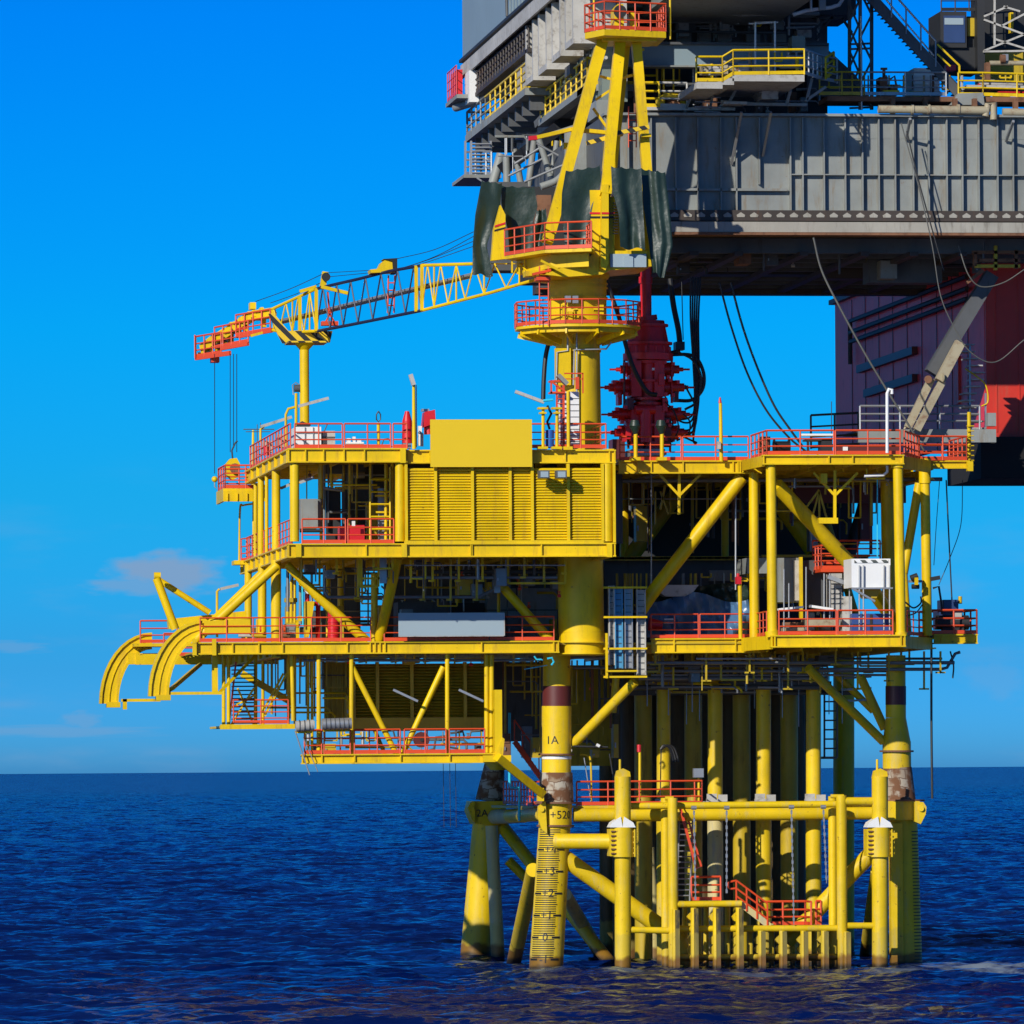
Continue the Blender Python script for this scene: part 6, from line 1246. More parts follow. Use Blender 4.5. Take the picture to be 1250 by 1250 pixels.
for (y, l_, r, sz) in ((451, 752, 834, 15), (473, 738, 840, 15), (506, 742, 842, 14), (528, 745, 840, 15)):
    m = BP.p('ram', 'bop_red'); m.cyl(P(l_+14, y, YB_), P(r-12, y, YB_), S(sz+3)/2, n=16)
    for s_, e_ in ((-1, l_), (1, r)):
        for (a0, a1, dd) in ((30, 24, 24), (24, 16, 17), (16, 12, 21), (12, 5, 12), (5, 0, 6), (0, -8, 3)): m.cyl(P(e_-s_*a0, y, YB_), P(e_-s_*a1, y, YB_), S(dd*sz/17)/2, n=14)
        for dx, dyy in ((22, -9), (18, 9), (27, 8), (12, -7)): m.fb(e_-s_*dx-2, y+dyy-2, e_-s_*dx+2, y+dyy+2, YB_-.9, .5)
    for s_ in (-1, 1): m.fb(791+s_*14-6, y-11, 791+s_*14+6, y+11, YB_-.8, 1.6)
for k, (x, y0, y1, Y, w) in enumerate(((770, 486, 500, 6.6, 7), (812, 486, 502, 6.6, 6), (768, 512, 536, 6.8, 8), (815, 510, 545, 6.9, 9), (773, 438, 447, 6.5, 8), (808, 456, 470, 6.5, 7), (780, 534, 552, 6.4, 10), (800, 545, 556, 6.4, 8), (757, 478, 494, 7.2, 5), (826, 478, 490, 7.2, 5))):
    BP.p('control_block', 'bop_red' if k % 3 else 'maroon').fb(x-w/2, y0, x+w/2, y1, Y, .8)
for k, (x, y0, y1) in enumerate(((762, 440, 500), (820, 440, 492), (767, 498, 548), (818, 500, 552), (775, 440, 556), (806, 440, 556))): BP.p('guide_rod', 'bop_red' if k % 2 else 'maroon').pc(x, y0, x, y1, 6.8+.3*k, 3, n=8)
BP.p('yellow_mark', 'white').fb(796, 449, 799, 452, 6.0, .05)
m = BP.p('choke_outlet', 'red'); m.pc(776, 500, 800, 500, YB_-1.2, 11, n=14); m.pc(788, 500, 788, 540, YB_-1.2, 13, n=14)
m = BP.p('lower_spool', 'maroon'); m.fb(748, 536, 763, 560, YB_, 1.4); BP.p('base_skid', 'galv').fb(772, 548, 812, 556, YB_-1.4, 2.6)
BP.done()
def hose(pts, Y, d, lab, cat_='hose', group='black hoses hanging from the rig to the preventer stack', mat='rubber', k=7):
    m = one('hose' if cat_ == 'hose' else cat_, mat, lab, cat_, group); m.pt(pts, Y, d, n=8, curve=True, k=k); m.thing.done()
hose([(818, 340), (822, 372), (828, 402), (830, 420)], 8.5, 7, 'thick grey black hose ending in a block beside the top of the preventer stack')
bl = one('hose_end_block', 'rubber', 'square black coupling block at the end of the thick hose beside the preventer', 'coupling'); bl.fb(825, 417, 836, 427, 8.2, .8); bl.thing.done()
hose([(830, 428), (812, 433), (845, 434), (858, 452), (858, 474), (845, 488), (826, 489)], 8.2, 4.6, 'black hose making a round loop right of the preventer stack')
for i, (dx, yb, xe) in enumerate(((0, 512, 828), (3, 525, 832), (6, 516, 836), (9, 533, 846), (12, 540, 850))):
    hose([(843+dx, 338), (843+dx*.8, 390), (846+dx*.6, 440), (848+dx*.4, 490), (844+dx*.2, yb-4), (xe, yb), (xe-14, yb-6)], 7.6+i*.25, 2.4, ('first', 'second', 'third', 'fourth', 'fifth')[i]+' from the left of the straight black hoses hanging right of the preventer')
for i, (pts, d) in enumerate((([(828, 430), (846, 440), (856, 462), (850, 490), (836, 500)], 3), ([(836, 470), (850, 500), (846, 526), (830, 534)], 2.4), ([(834, 505), (842, 515), (840, 530), (826, 538)], 2), ([(812, 490), (824, 505), (828, 524), (820, 540)], 1.8))):
    hose(pts, 7.0-.2*i, d, ('large outer', 'second', 'third', 'smallest inner')[i]+' curl of black hose hugging the right side of the preventer stack')
hose([(741, 345), (748, 365), (757, 392), (765, 425), (776, 455), (790, 478), (802, 482)], 5.5, 5.5, 'thick black hose sweeping down in front of the red preventer stack')
hose([(676, 400), (667, 430), (664, 460), (663, 490)], 2.5, 5.6, 'short thick black hose hanging left of the crane pedestal', 'hose', None)
hose([(832, 340), (833, 380), (834, 415)], 9, 1.2, 'thin dark line between the thick hose and the straight hoses')
hose([(806, 478), (815, 490), (812, 510), (822, 520), (815, 536)], 7.6, 1.8, 'thin grey hose tangled at the lower right front of the preventer', mat='cable_grey')
WG = 'long slack lines hanging from the cantilever'
hose([(878, 345), (893, 400), (912, 455), (935, 500), (962, 533), (985, 552)], 6, 2.6, 'left of two slack black lines drooping from the cantilever to the right upper deck', 'cable', WG)
hose([(892, 345), (907, 400), (925, 450), (945, 495), (965, 525), (980, 545)], 5, 2.8, 'right of two slack black lines drooping from the cantilever to the right upper deck', 'cable', WG)
hose([(993, 290), (1003, 330), (1025, 375), (1055, 430), (1085, 480), (1110, 520), (1128, 550)], 3.5, 2.6, 'grey hose from the girder underside to the red railing near the white vent pipe', 'cable', WG, 'cable_grey')
hose([(1100, 150), (1122, 230), (1138, 300), (1148, 360), (1165, 400), (1185, 430), (1215, 442), (1250, 415)], 4.5, 1.5, 'thin pale cable running over the girder face down to the hull', 'cable', WG, 'cable_grey')
hose([(1107, 160), (1120, 215), (1135, 270), (1152, 330)], 5.2, 1.8, 'dark cable slanting down across the ribbed girder face', 'cable', WG)
hose([(1170, 300), (1182, 335), (1198, 350), (1225, 345), (1252, 328)], 7, 1.6, 'pale cable looping under the girder at the right edge', 'cable', WG, 'cable_grey')
hose([(1155, 586), (1158, 650), (1162, 732)], 1.5, 1.8, 'dark vertical hose down to the machine on the right balcony', 'cable', None)
hose([(1175, 586), (1173, 640), (1160, 680), (1146, 714)], 3, 1, 'thin looping wire right of the vertical hose above the right balcony', 'wire', None)
hose([(1147, 586), (1143, 640), (1140, 690)], 3, .9, 'thin wire left of the vertical hose above the right balcony', 'wire', None)
hose([(1137, 775), (1137, 880), (1138, 975)], .8, 3, 'dark service line hanging from the right balcony down towards the sea', 'service line', None)
hose([(1160, 795), (1164, 812), (1163, 828)], 2, 2, 'short dark hose end dangling below the right balcony', 'hose', None)
hose([(1105, 735), (1115, 742), (1124, 736), (1124, 728)], 0, 2, 'black hose loop between the right columns above the lower deck', 'hose', None)
hose([(1106, 752), (1118, 748), (1126, 738)], .2, 1.6, 'lower short black hose loop between the right columns', 'hose', None)
GRP = 'thin lines hanging from the cellar module'
for x in (541, 549, 556): hose([(x, 932), (x+1, 1010)], 1+x % 3, .7, {541: 'left', 549: 'middle', 556: 'right'}[x]+' of three thin lines hanging from the cellar module', 'line', GRP)
# ------------------------------------------------------------------ things on the decks
def boxt(name, lab, cat_, parts, group=None):
    t = T(name, lab, cat_, group)
    for p in parts:
        nm, mt = p[0], p[1]; m = t.p(nm, mt)
        for q in p[2:]:
            if q[0] == 'b': m.fb(*q[1:])
            elif q[0] == 'c': m.pc(*q[1:])
            elif q[0] == 't': m.pt(*q[1:])
            elif q[0] == 'p': m.prism(*q[1:])
            elif q[0] == 'e': m.pb(*q[1:6], q[6], dep=q[7] if len(q) > 7 else None)
    t.done(); return t
boxt('name_board', 'large plain yellow board fixed above the louvred wall', 'board', [('panel', 'sign_yellow', ('b', 525.5, 512, 649.5, 570, -5.22, .12)), ('mounting_frame', 'yellow', ('b', 540, 520, 543, 566, -5.08, .2), ('b', 632, 520, 635, 566, -5.08, .2), ('b', 530, 544, 645, 547, -4.87, .1))])
boxt('name_board', 'long plain grey blue board on the lower deck railing', 'board', [('panel', 'sign_grey', ('b', 486.5, 748, 615, 776, -.4, .1)), ('edge_trim', 'dirty_white', ('b', 615.1, 748, 616.2, 776, -.4, .1), ('b', 486.5, 776.1, 615, 777, -.4, .1)), ('clips', 'galv', ('b', 520, 762, 523, 765, -.29, .65), ('b', 580, 762, 583, 765, -.29, .65))])
for i, (x, lab) in enumerate(((665, 'left of two grey floodlights on the right end of the louvred wall'), (686, 'right of two grey floodlights on the right end of the louvred wall'))):
    boxt('floodlight', lab, 'floodlight', [('lamp_housing', 'grey_dark', ('b', x-7, 574, x+6, 583.5, -5.9, .55)), ('glass', 'sign_grey', ('b', x-5, 575.5, x+4.5, 582.5, -5.93, .025)), ('bracket', 'galv', ('b', x-1.5, 577, x+1.5, 579, -5.35, .5))], 'floodlights on the louvred wall')
boxt('covered_monitor', 'left red covered fire monitor on the upper deck beside the tall lamp post', 'fire monitor', [('cover', 'red', ('c', 497, 541, 497, 514, -4, 13, 12), ('c', 497, 514, 497, 502, -4, 12, 5)), ('base', 'galv', ('b', 492, 541, 502, 547, -4.2, .6))], 'red covered fire monitors')
boxt('covered_monitor', 'right red covered fire monitor half hidden by the yellow board', 'fire monitor', [('cover', 'red', ('c', 524, 530, 522, 503, -4, 13, 10), ('p', [(516, 522), (518, 503), (531, 500), (532, 516)], -4.4, .8)), ('fitting', 'galv', ('b', 515, 499, 524, 502, -4.1, .4), ('t', [(515, 545), (515, 530), (511, 527)], -4.3, 4)), ('stand', 'white', ('b', 511, 520, 515, 544, -4, .3))], 'red covered fire monitors')
boxt('tall_lamp_post', 'tall yellow lamp post with white lamp head on the upper deck edge', 'lamp post', [('post', 'yellow', ('c', 505.5, 548, 505, 468, -4.9, 5, 3.6)), ('lamp_head', 'dirty_white', ('e', 505, 470, 501, 457, -5, 5, .2)), ('conduit', 'galv', ('c', 508.5, 546, 508, 470, -4.8, 1.4))])
boxt('life_ring_post', 'small yellow post with round ring between the railings of the upper left deck', 'post', [('post', 'yellow', ('c', 462, 545, 462, 516, -4, 4)), ('ring', 'rubber', ('t', [(462, 502), (459.5, 506), (459.5, 512), (462, 515), (464.5, 512), (464.5, 506), (462, 502)], -4, 1.6))])
boxt('white_tank', 'larger white rectangular tank behind the red railing at the base of the boom rest', 'tank', [('tank_body', 'white', ('b', 361, 521, 392, 545, -2, 2.2)), ('tank_ribs', 'galv', ('b', 362, 528, 391, 529, -2.05, .04), ('b', 372, 521.5, 373, 544, -2.06, .05), ('b', 382, 521.5, 383, 544, -2.06, .05)), ('dark_lid', 'black_steel', ('p', [(362, 521), (369, 514), (380, 519), (378, 521)], -1.8, 1.8))])
boxt('white_tank', 'smaller grey white tank right of the larger white tank on the upper left deck', 'tank', [('tank_body', 'dirty_white', ('b', 394, 526, 409, 545, -1.6, 1.6)), ('strap', 'grey_dark', ('b', 393.6, 533, 409.4, 534.5, -1.65, .04), ('c', 396, 526, 400, 517, -1, 1.4))])
boxt('white_valves', 'low group of white valves behind the red railing right of the tanks', 'valves', [('valve_group', 'white', ('b', 424, 535, 428, 543, -3, .4), ('b', 431, 533, 434, 542, -3, .4), ('b', 436, 536, 441, 542, -3, .4), ('c', 422, 541, 444, 541, -3, 3)), ('hose_reel', 'grey_dark', ('t', [(466, 543), (469, 536), (474, 535), (477, 540)], -3, 1.4))])
boxt('deck_clutter', 'stacked white and red fittings along the left side of the upper deck', 'fittings', [('white_fittings', 'dirty_white', ('b', 322, 538, 333, 552, 9, 1), ('b', 340, 530, 352, 546, 4, 1)), ('red_fitting', 'red', ('c', 325, 556, 325, 545, 8, 7))])
def armlamp(lab, pts, lx0, ly0, lx1, ly1, Y):
    boxt('arm_light', lab, 'light', [('bent_post', 'yellow', ('t', pts, Y, 3.2)), ('tube_lamp', 'dirty_white', ('e', lx0, ly0, lx1, ly1, Y-.1, 3.4, .2))], 'tube lights on swing arms')
armlamp('tube light on bent arm leaning right in front of the boom rest post', [(349, 545), (349, 506), (352, 499), (360, 497)], 364, 496, 401, 486, 3)
armlamp('tube light on low arm over the far left rail of the upper deck', [(318, 540), (318, 524), (322, 521)], 318, 521, 356, 509, 12)
armlamp('tube light on arm left of the front corner column under the upper deck', [(336, 660), (337, 600), (340, 596), (346, 595)], 343, 596, 364, 587, 3)
armlamp('tube light inside the open bay right of the front corner column', [(365, 590), (366, 588)], 366, 589, 383, 583, -3)
armlamp('tube light on low arm above the curved arms at the left of the lower deck', [(265, 778), (265, 722), (268, 719)], 269, 719, 291, 714, 12)
boxt('camera_post', 'short yellow post with round camera and silver hoop beside the boom rest', 'camera post', [('post', 'yellow', ('c', 361.5, 545, 361.5, 480, 5, 3.6)), ('camera_housing', 'grey_dark', ('c', 359, 474, 366, 474, 5, 9)), ('hoop', 'galv', ('t', [(358, 482), (357, 470), (361, 467), (366, 470), (366, 480)], 5, 1.4))])
boxt('antenna_bars', 'thin horizontal antenna bars over the far left upper deck rail', 'antenna', [('bars', 'grey_dark', ('c', 297, 524, 335, 524, 14, 1.2), ('c', 300, 527, 330, 527, 14, 1), ('c', 318, 540, 318, 516, 14, 1), ('c', 314, 540, 314, 518, 14, 1))])
boxt('grey_cabinet', 'grey rounded cabinet beside the front corner column in the open left bay', 'cabinet', [('cabinet_body', 'grey', ('b', 367, 609, 388, 645, -1, 1.5), ('c', 387, 609.4, 387, 645, -.3, 12)), ('valve', 'black_steel', ('c', 366, 648, 395, 648, -2, 4))])
boxt('red_cabinet', 'larger red cabinet with white label behind the railing in the open left bay', 'cabinet', [('cabinet_body', 'red', ('b', 427, 641, 445, 660, -2, 1)), ('label_plate', 'white', ('b', 429.5, 636, 433.5, 642, -2.6, .03))])
boxt('red_cabinet', 'smaller red cabinet left of the larger red one in the open left bay', 'cabinet', [('cabinet_body', 'red', ('b', 415, 642, 425, 660, -1.5, 1)), ('cabinet_handle', 'galv', ('b', 422.5, 650, 423.5, 653, -1.56, .05))])
boxt('dark_skid', 'dark machinery skid in the doorway at the back of the open left bay', 'machinery', [('frame', 'grey_dark', ('b', 418, 600, 421, 662, 1, .3), ('b', 398, 566, 446, 578, 3, .6), ('b', 424, 576, 440, 592, 3.2, .4)), ('duct', 'galv', ('c', 430, 580, 445, 580, 2.5, 8), ('c', 396, 596, 420, 599, 2, 4))])
boxt('red_vessel', 'bright red ribbed upright vessel on the lower deck behind the left brace', 'vessel', [('shell', 'red', ('c', 407, 781, 407, 745, 3, 14), ('c', 407, 745, 407, 740, 3, 14, 7)), ('ribs', 'red', ('c', 407, 776, 407, 774, 3, 15.5), ('c', 407, 768, 407, 766, 3, 15.5), ('c', 407, 760, 407, 758, 3, 15.5), ('c', 407, 752, 407, 750, 3, 15.5))])
boxt('red_pipe', 'red bent fire water pipe beside the red vessel on the lower deck', 'pipe', [('pipe', 'red', ('t', [(375, 716), (375, 734), (378, 737), (386, 737), (388, 741), (388, 781)], 2.6, 6)), ('white_end', 'white', ('c', 375, 716, 375, 725, 2.5, 6.4))])
boxt('yellow_pump', 'yellow angular pump housing left of the red pipe on the lower deck', 'pump', [('housing', 'yellow', ('p', [(373, 734), (384, 734), (380, 760), (377, 778), (373, 778)], 2, .8), ('b', 364, 752, 369, 758, 2, .4)), ('motor', 'grey_dark', ('c', 366, 770, 390, 770, 3, 9)), ('level_pipe', 'cyan', ('c', 369, 708, 370, 765, 1.8, 2.4))])
for i, (x, Y) in enumerate(((300, 12), (316, 9), (345, 8), (352, 12))):
    boxt('process_skid', ('striped barrier and white valves on the lower deck left end', 'rusty valve group between the left columns of the lower deck', 'dark pump behind the front left column of the lower deck', 'tall grey pipe group behind the front left column of the lower deck')[i], 'equipment',
         [('frame', ('hazard_white', 'rust', 'grey_dark', 'galv')[i], ('b', x-8, 766, x+8, 771 if i < 2 else 780, Y, 1), ('b', x-5, 772, x-2, 782, Y, .3), ('b', x+3, 772, x+6, 782, Y, .3)), ('piping', ('dirty_white', 'yellow_dull', 'rust', 'pipe_grey')[i], ('c', x-9, 776, x+9, 776, Y-.3, 4), ('c', x-2, 782, x-2, 756-(i == 3)*40, Y, 3), ('c', x+3, 782, x+3, 762-(i == 3)*50, Y, 3)), ('valve_wheel', 'orange', ('c', x+1, 768, x+3, 768, Y-.6, 7))])
boxt('pipe_cluster', 'row of ochre vertical pipes under the middle deck left of the red vessel', 'pipes', [('vertical_pipe', 'yellow', ('c', 351, 760, 351, 708, 5, 3.2)), ('vertical_pipe', 'yellow', ('c', 355.5, 760, 355.5, 708, 5, 3.2)), ('vertical_pipe', 'yellow', ('c', 360, 760, 360, 708, 5, 3.2)), ('manifold', 'yellow_dull', ('b', 348, 730, 363, 735, 4.8, .5))])
boxt('grey_vessel', 'large shaded grey vessel behind the grey board under the middle deck', 'vessel', [('shell', 'grey', ('b', 595, 718, 680, 782, 8, 3)), ('seam', 'grey_dark', ('b', 594, 744, 681, 745.5, 7.94, .05), ('b', 630, 718, 631.5, 781, 7.95, .04)), ('cabinet', 'grey_dark', ('b', 486, 735, 545, 782, 7, 2)), ('dark_door', 'black_steel', ('b', 548, 736, 592, 782, 9, .4))])
# crane side equipment on the louvred module roof
boxt('white_clad_mast', 'white clad instrument mast with orange ladder in front of the crane pedestal', 'mast', [('cladding', 'white', ('b', 683, 478, 707, 547, -3, 1)), ('cladding_seams', 'grey_dark', *[('b', 682.8, 486+k*7.5, 707.2, 486.6+k*7.5, -3.03, .02) for k in range(8)]), ('ladder', 'orange', ('b', 687, 470, 689.5, 548, -3.4, .1), ('b', 679, 470, 681, 548, -3.4, .1), *[('b', 679, 474+k*6, 689, 475+k*6, -3.38, .06) for k in range(12)]),
     ('ladder_cage', 'orange', ('b', 672, 464, 690, 466, -3.5, .8), ('b', 672, 478, 690, 480, -3.5, .8), ('b', 672, 464, 674, 480, -3.5, .1), ('e', 672, 465, 690, 478, -3.5, 2, .1), ('b', 689, 455, 712, 456.5, -3.2, .1), ('b', 689, 462, 712, 463, -3.2, .1), ('b', 711, 455, 712.4, 480, -3.2, .1), ('b', 703, 460, 707, 475, -3.25, .2)), ('grey_cap', 'grey', ('e', 681, 458, 692, 469, -3.6, 5, .5))])
boxt('yellow_davit', 'taller yellow davit post standing between the blue bottle and the white mast', 'davit', [('post', 'yellow', ('c', 694, 548, 693.5, 478, -4.6, 4.4)), ('foot', 'yellow', ('b', 688, 545, 699, 549, -4.9, .6))])
for x, lab, h in ((663, 'left of two yellow pipe supports on the module roof edge', 497), (680, 'right of two yellow pipe supports on the module roof edge', 497)):
    boxt('pipe_support', lab, 'pipe support', [('post', 'yellow', ('c', x, 548, x, h, -4.8, 4)), ('cross_arms', 'yellow', ('b', x-6, h, x+6, h+2.4, -5, .4), ('b', x-4, h+6, x+4, h+8, -5, .4), ('b', x-6, 545, x+6, 548, -5, .5))], 'yellow pipe supports')
boxt('blue_bottle', 'bright blue double gas bottle between the yellow supports on the module roof', 'gas bottle', [('upper_drum', 'blue', ('c', 671, 535, 671, 525, -4.4, 10.5)), ('lower_drum', 'blue', ('c', 671, 546, 671, 536, -4.4, 10.5)), ('black_hose', 'rubber', ('t', [(671, 524), (668, 515), (673, 505), (668, 495)], -4.4, 3))])
boxt('arm_light', 'white tube light pointing up left above the yellow board end', 'light', [('tube_lamp', 'dirty_white', ('e', 629, 478, 664, 491, -4.6, 3.8, .2)), ('cyan_fitting', 'cyan', ('c', 663, 489, 675, 488, -4.7, 3))], 'tube lights on swing arms')
for x, lab in ((775, 'left of two black hooded posts in front of the preventer'), (807, 'right of two black hooded posts in front of the preventer')):
    boxt('hooded_post', lab, 'post', [('post', 'yellow', ('c', x+1, 562, x+1, 528, -.2, 5)), ('foot', 'yellow', ('b', x-4, 558, x+7, 562, -.5, .6)), ('hood', 'tarp', ('c', x, 513, x, 520, -.2, 10, 14), ('c', x, 520, x+1, 531, -.2, 14, 4))], 'black hooded posts on the right deck edge')
boxt('tall_lamp_post', 'slim yellow lamp post with red tip on the right deck edge', 'lamp post', [('post', 'yellow', ('c', 880.5, 563, 879.5, 492, -.1, 5, 4)), ('red_lamp', 'red', ('c', 879, 492, 879, 485, -.1, 4.4, 2)), ('base_box', 'dirty_white', ('b', 876, 539, 880, 548, -.5, .3))])
boxt('deck_winch', 'round brown and black winch drum on the right upper deck', 'winch', [('drum', 'rust', ('c', 934, 549, 934, 533, -2, 13), ('b', 928, 535, 940, 552, -1.6, .8)), ('rope_drum', 'rubber', ('c', 945, 545, 963, 545, -2.6, 13), ('c', 944, 545, 946, 545, -2.6, 17), ('c', 962, 545, 964, 545, -2.6, 17)), ('skid', 'galv', ('b', 940, 551, 968, 554, -3, 1.4))])
boxt('deck_equipment', 'dark pipe rack and white pipe behind the red railing of the right upper deck', 'equipment', [('white_pipe', 'white', ('c', 978, 531, 1018, 531, 3, 3.4)), ('dark_rack', 'black_steel', ('b', 984, 536, 1016, 538, 3, 1), ('b', 1003, 536, 1016, 552, 3, 1), ('b', 986, 538, 988, 554, 3, .3), ('c', 1015, 552, 1015, 490, 4, 1)), ('red_tank', 'maroon', ('b', 1022, 543, 1100, 553, 1, 1)), ('white_label', 'white', ('b', 1029, 545, 1035, 550, .9, .05))])
# trays, covered equipment, white tank, machine
TY = T('cable_tray_bank', 'bank of tall pale and blue cable trays beside the pedestal at lower deck', 'cable tray')
for x0, x1, y0, y1, mt in ((744, 750, 715, 812, 'dirty_white'), (751, 760, 719, 816, 'tray_blue'), (763, 772, 719, 816, 'galv'), (778, 788, 720, 824, 'dirty_white')):
    t = TY.p('tray', mt); t.fb(x0, y0, x1, y1, -.2, .12); t.fb(x0-.5, y0, x0+.8, y1, -.4, .3); t.fb(x1-.8, y0, x1+.5, y1, -.4, .3)
    r = t.sub('tray_rungs', 'grey_dark')
    for k in range(13): r.fb(x0+.8, y0+5+k*7.6, x1-.8, y0+5.8+k*7.6, -.24, .035)
for y in (717, 753, 791.5, 826): TY.p('tray_bar', 'yellow').fb(737, y-1, 790, y+1.4, -.7, .15)
TY.p('tray_cage', 'yellow').fb(739.5, 773, 742, 828, -.8, .2); TY.p('tray_cage', 'yellow').fb(740, 818, 778, 820, -.85, .2); TY.done()
# tent-like blue plastic sheeting over equipment
def sheet(lab, x0, x1, top, y1, Y, mat, seed):
    rng = random.Random(seed); m = one('plastic_sheet', mat, lab, 'sheeting'); nu, nv = 36, 12; fr = []
    for j in range(nv+1):
        for i in range(nu+1):
            u, v = i/nu, j/nv; yt = top(u); q = P(x0+(x1-x0)*u, yt+(y1-yt)*v, Y); d_ = .22*math.sin(u*23+seed+v*2)*(.3+v*.7)+.18*math.sin(u*9+v*5)+.1*math.sin(u*51-v*7); fr.append(q+Vector((0, d_, 0)))
    w1 = nu+1; n = len(fr); fc = [(j*w1+i, j*w1+i+1, (j+1)*w1+i+1, (j+1)*w1+i) for j in range(nv) for i in range(nu)]
    m.add(fr+[p+Vector((0, .05, 0)) for p in fr], fc+[tuple(x+n for x in reversed(f)) for f in fc]+[(i, i+n, i+1+n, i+1) for i in range(nu)], True); m.thing.done()
sheet('blue plastic sheeting over the equipment behind the red rail left of the yellow columns', 788, 914, lambda u: 729+6*math.sin(u*8+1), 778, 3.2, 'tray_sheet', 2)
sheet('dark tarpaulin draped above the blue sheeting, sagging in the middle', 800, 912, lambda u: 715+3*math.sin(u*6), 742, 3.8, 'tarp', 6)
boxt('covered_boat', 'pale grey rounded hood above the dark draped tarpaulin', 'hood', [('hood', 'dirty_white', ('p', [(801, 714), (853, 714), (846, 723), (836, 728), (812, 728), (804, 722)], 3.0, 1.5))])
boxt('red_float', 'bright red rounded float at the left end of the blue sheeting', 'float', [('float_body', 'red', ('c', 792, 762, 808, 764, 2.2, 16, 12)), ('white_mark', 'white', ('b', 811, 755, 822, 757, 3.0-.4, .03), ('b', 811, 759, 822, 761, 2.6, .03))])
boxt('rail_post', 'yellow post with red fitting at the right end of the blue sheeting', 'post', [('post', 'yellow', ('c', 904, 780, 903, 708, .1, 5)), ('fitting', 'red', ('b', 899, 704, 905, 713, -.1, .4), ('c', 901, 704, 901, 700, 0, 4))])
WT = T('white_tank', 'large white tank with striped top band standing on legs in the right bay', 'tank')
WT.p('shell', 'white').fb(1039.5, 682, 1087, 717, -4.1, 2.0); WT.p('striped_band', 'hazard_white').fb(1043, 683.5, 1084, 687, -4.14, .03)
m = WT.p('bottom_cone', 'yellow_dull'); m.prism([(1050, 717), (1076, 717), (1070, 730), (1057, 730)], -3.7, 1.2)
m = WT.p('leg_frame', 'galv')
for x in (1049, 1054, 1079, 1086): m.pc(x, 690, x, 775, -4.2, 2, n=8)
m.fb(1040, 717, 1090, 719, -4.25, .2); m.fb(1050, 744, 1090, 746, -4.2, .2); m.pb(1040, 718, 1068, 734, -4.3, 2.4, dep=.1); WT.done()
boxt('blue_container', 'dark blue container behind the red rail under the white tank', 'container', [('shell', 'mach_cont', ('b', 1040, 749, 1088, 775, -1.6, 2)), ('dark_gaps', 'black_steel', ('b', 1062, 750, 1065, 774, -1.64, .03), ('b', 1041, 762, 1087, 763, -1.65, .04))])
boxt('grey_unit', 'pale grey upright unit with sloping duct left of the white tank', 'cabinet', [('shell', 'dirty_white', ('b', 1015, 700, 1028, 745, -1, 1.4), ('b', 1028, 728, 1040, 775, -1, 1.4)), ('duct', 'galv', ('e', 1010, 704, 1040, 715, -1.8, 5, .4)), ('grille', 'grey_dark', *[('b', 1014, 706+k*6, 1029, 707+k*6, -1.05, .04) for k in range(6)]), ('legs', 'galv', ('c', 1006, 700, 1006, 765, -1.8, 2), ('c', 1013, 700, 1013, 765, -1.8, 2), ('c', 1020, 745, 1020, 770, -1.4, 2))])
boxt('grey_module', 'large grey cladded module on the lower deck between the right bay columns', 'module', [('shell', 'grey', ('b', 950, 681, 975, 735, 3, 3), ('b', 912, 681, 938, 700, 4, 3)), ('white_panel', 'dirty_white', ('b', 969, 684, 975.5, 733, 2.9, .09)), ('yellow_post', 'yellow', ('b', 976.5, 680, 980, 755, 2.6, .3)), ('dark_side', 'grey_dark', ('b', 980, 684, 1005, 740, 4, 2))])
boxt('pipe_stack', 'rusty pipes and boards stacked behind the red rail in the right bay', 'pipe stack', [('boards', 'beige_pipe', ('b', 960, 766, 982, 770, -3, 1.5), ('b', 985, 756, 1020, 764, -3, 1.5)), ('rusty_pipes', 'rust', ('c', 955, 762, 1020, 762, -2, 5), ('c', 960, 771, 1022, 772, -2.4, 5)), ('white_planks', 'white', ('e', 950, 744, 980, 741, -2, 2.5, .5), ('e', 988, 740, 1016, 744, -2, 3, .5))])
for i, (x, y0, y1) in enumerate(((957, 695, 762), (963, 712, 745), (984, 692, 760), (1037, 708, 770))):
    boxt('scaffold_pole', ('leftmost', 'short second', 'third', 'rightmost')[i]+' thin grey pole standing behind the rail in the right bay', 'pole', [('pole', 'galv', ('c', x, y1+10, x, y0, -2.6, 1.8)), ('pole_foot', 'galv', ('b', x-2, y1+9, x+2, y1+11, -2.8, .4))], 'thin grey poles in the right bay')
boxt('winch_machine', 'dark blue and black winch machine on the small right balcony', 'winch', [('engine', 'mach_blue', ('b', 1152, 732, 1170, 746, 1.8, 1.6), ('b', 1146, 745, 1175, 768, 2, 1.4)), ('frame', 'black_steel', ('c', 1143, 760, 1182, 760, 2, 18), ('c', 1150, 770, 1176, 770, 1.8, 10), ('t', [(1139, 718), (1146, 716), (1149, 735), (1150, 750)], 1.6, 3)), ('yellow_drum', 'yellow', ('c', 1172, 737, 1172, 728, 2, 5)), ('white_part', 'dirty_white', ('b', 1164, 748, 1174, 757, 1.7, .3), ('b', 1150, 756, 1158, 762, 1.7, .3))])
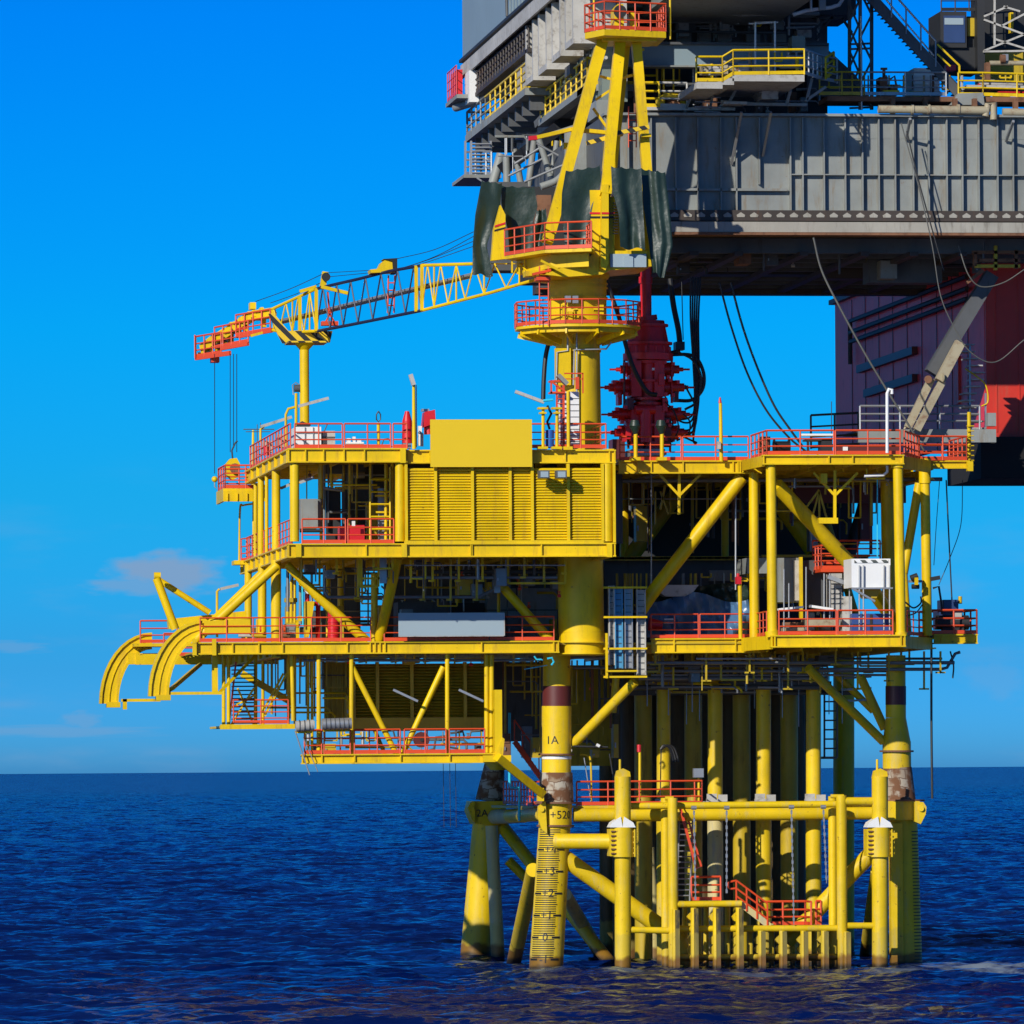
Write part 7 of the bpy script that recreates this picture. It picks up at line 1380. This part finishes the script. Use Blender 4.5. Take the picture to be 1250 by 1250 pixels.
boxt('pulley_head', 'dark pulley head with beacon on the right outer column', 'pulley', [('pulleys', 'black_steel', ('c', 1112, 706, 1120, 703, -.4, 8), ('c', 1113, 716, 1122, 716, -.4, 6), ('e', 1136, 707, 1147, 705, -.2, 5, .3)), ('bracket', 'galv', ('b', 1110, 708, 1126, 711, -.2, .2)), ('yellow_part', 'yellow', ('b', 1117, 705, 1121, 714, -.7, .2))])
for i, (x0, x1, y, d) in enumerate(((361, 383, 886, 13), (393, 429, 884, 14))):
    t = T('life_raft_canister', ('left short', 'right longer ribbed')[i]+' grey life raft canister on the cellar module corner', 'life raft', 'life raft canisters')
    m = t.p('canister', 'galv' if i else 'dirty_white'); m.pc(x0, y+1-i, x1, y-1, -.6, d, n=20)
    for k in range(3 if not i else 6): t.p('strap', 'grey_dark').pc(x0+4+k*(6 if not i else 5.5), y, x0+5+k*(6 if not i else 5.5), y, -.6, d+1.4, n=20)
    t.p('cradle', 'yellow').fb(x0+2, y+6, x1-2, y+9, -.3, .8); t.done()
boxt('hose_reel', 'round dark red hose reel behind the cellar module railing', 'hose reel', [('reel', 'red', ('c', 515, 903, 515.5, 903, 2, 1)), ('reel_disc', 'maroon', ('p', [(515+9.5*math.cos(k*math.pi/9), 903+9.5*math.sin(k*math.pi/9)) for k in range(18)], 2, .4)), ('hub', 'black_steel', ('p', [(515+2.5*math.cos(k*math.pi/5), 903+2.5*math.sin(k*math.pi/5)) for k in range(10)], 1.95, .05))])
boxt('loose_rods', 'two thin rods poking down from the left corner of the cellar module', 'rods', [('rod', 'galv', ('c', 360, 892, 378, 946, 0, 1.6)), ('rod', 'galv', ('c', 370, 900, 388, 942, 0, 1.2))])
boxt('white_bracket_lamp', 'white looped fitting under the pedestal socket', 'fitting', [('loop', 'cyan', ('t', [(652, 801), (655, 805), (661, 805)], -.2, 2), ('t', [(668, 804), (674, 803), (676, 808), (673, 812)], -.3, 2.4), ('c', 640, 817, 668, 812, 1.5, 1.2))])
boxt('walkway_gear', 'dark hoses and lamp fittings beside leg 1A at jacket walkway level', 'fittings', [('dark_bar', 'black_steel', ('c', 700, 911, 742, 912, 2.5, 2.6)), ('lamp', 'white', ('c', 728, 909, 732, 911, 2.3, 4)), ('upright', 'black_steel', ('c', 748, 945, 744, 920, 2.6, 1.8))])
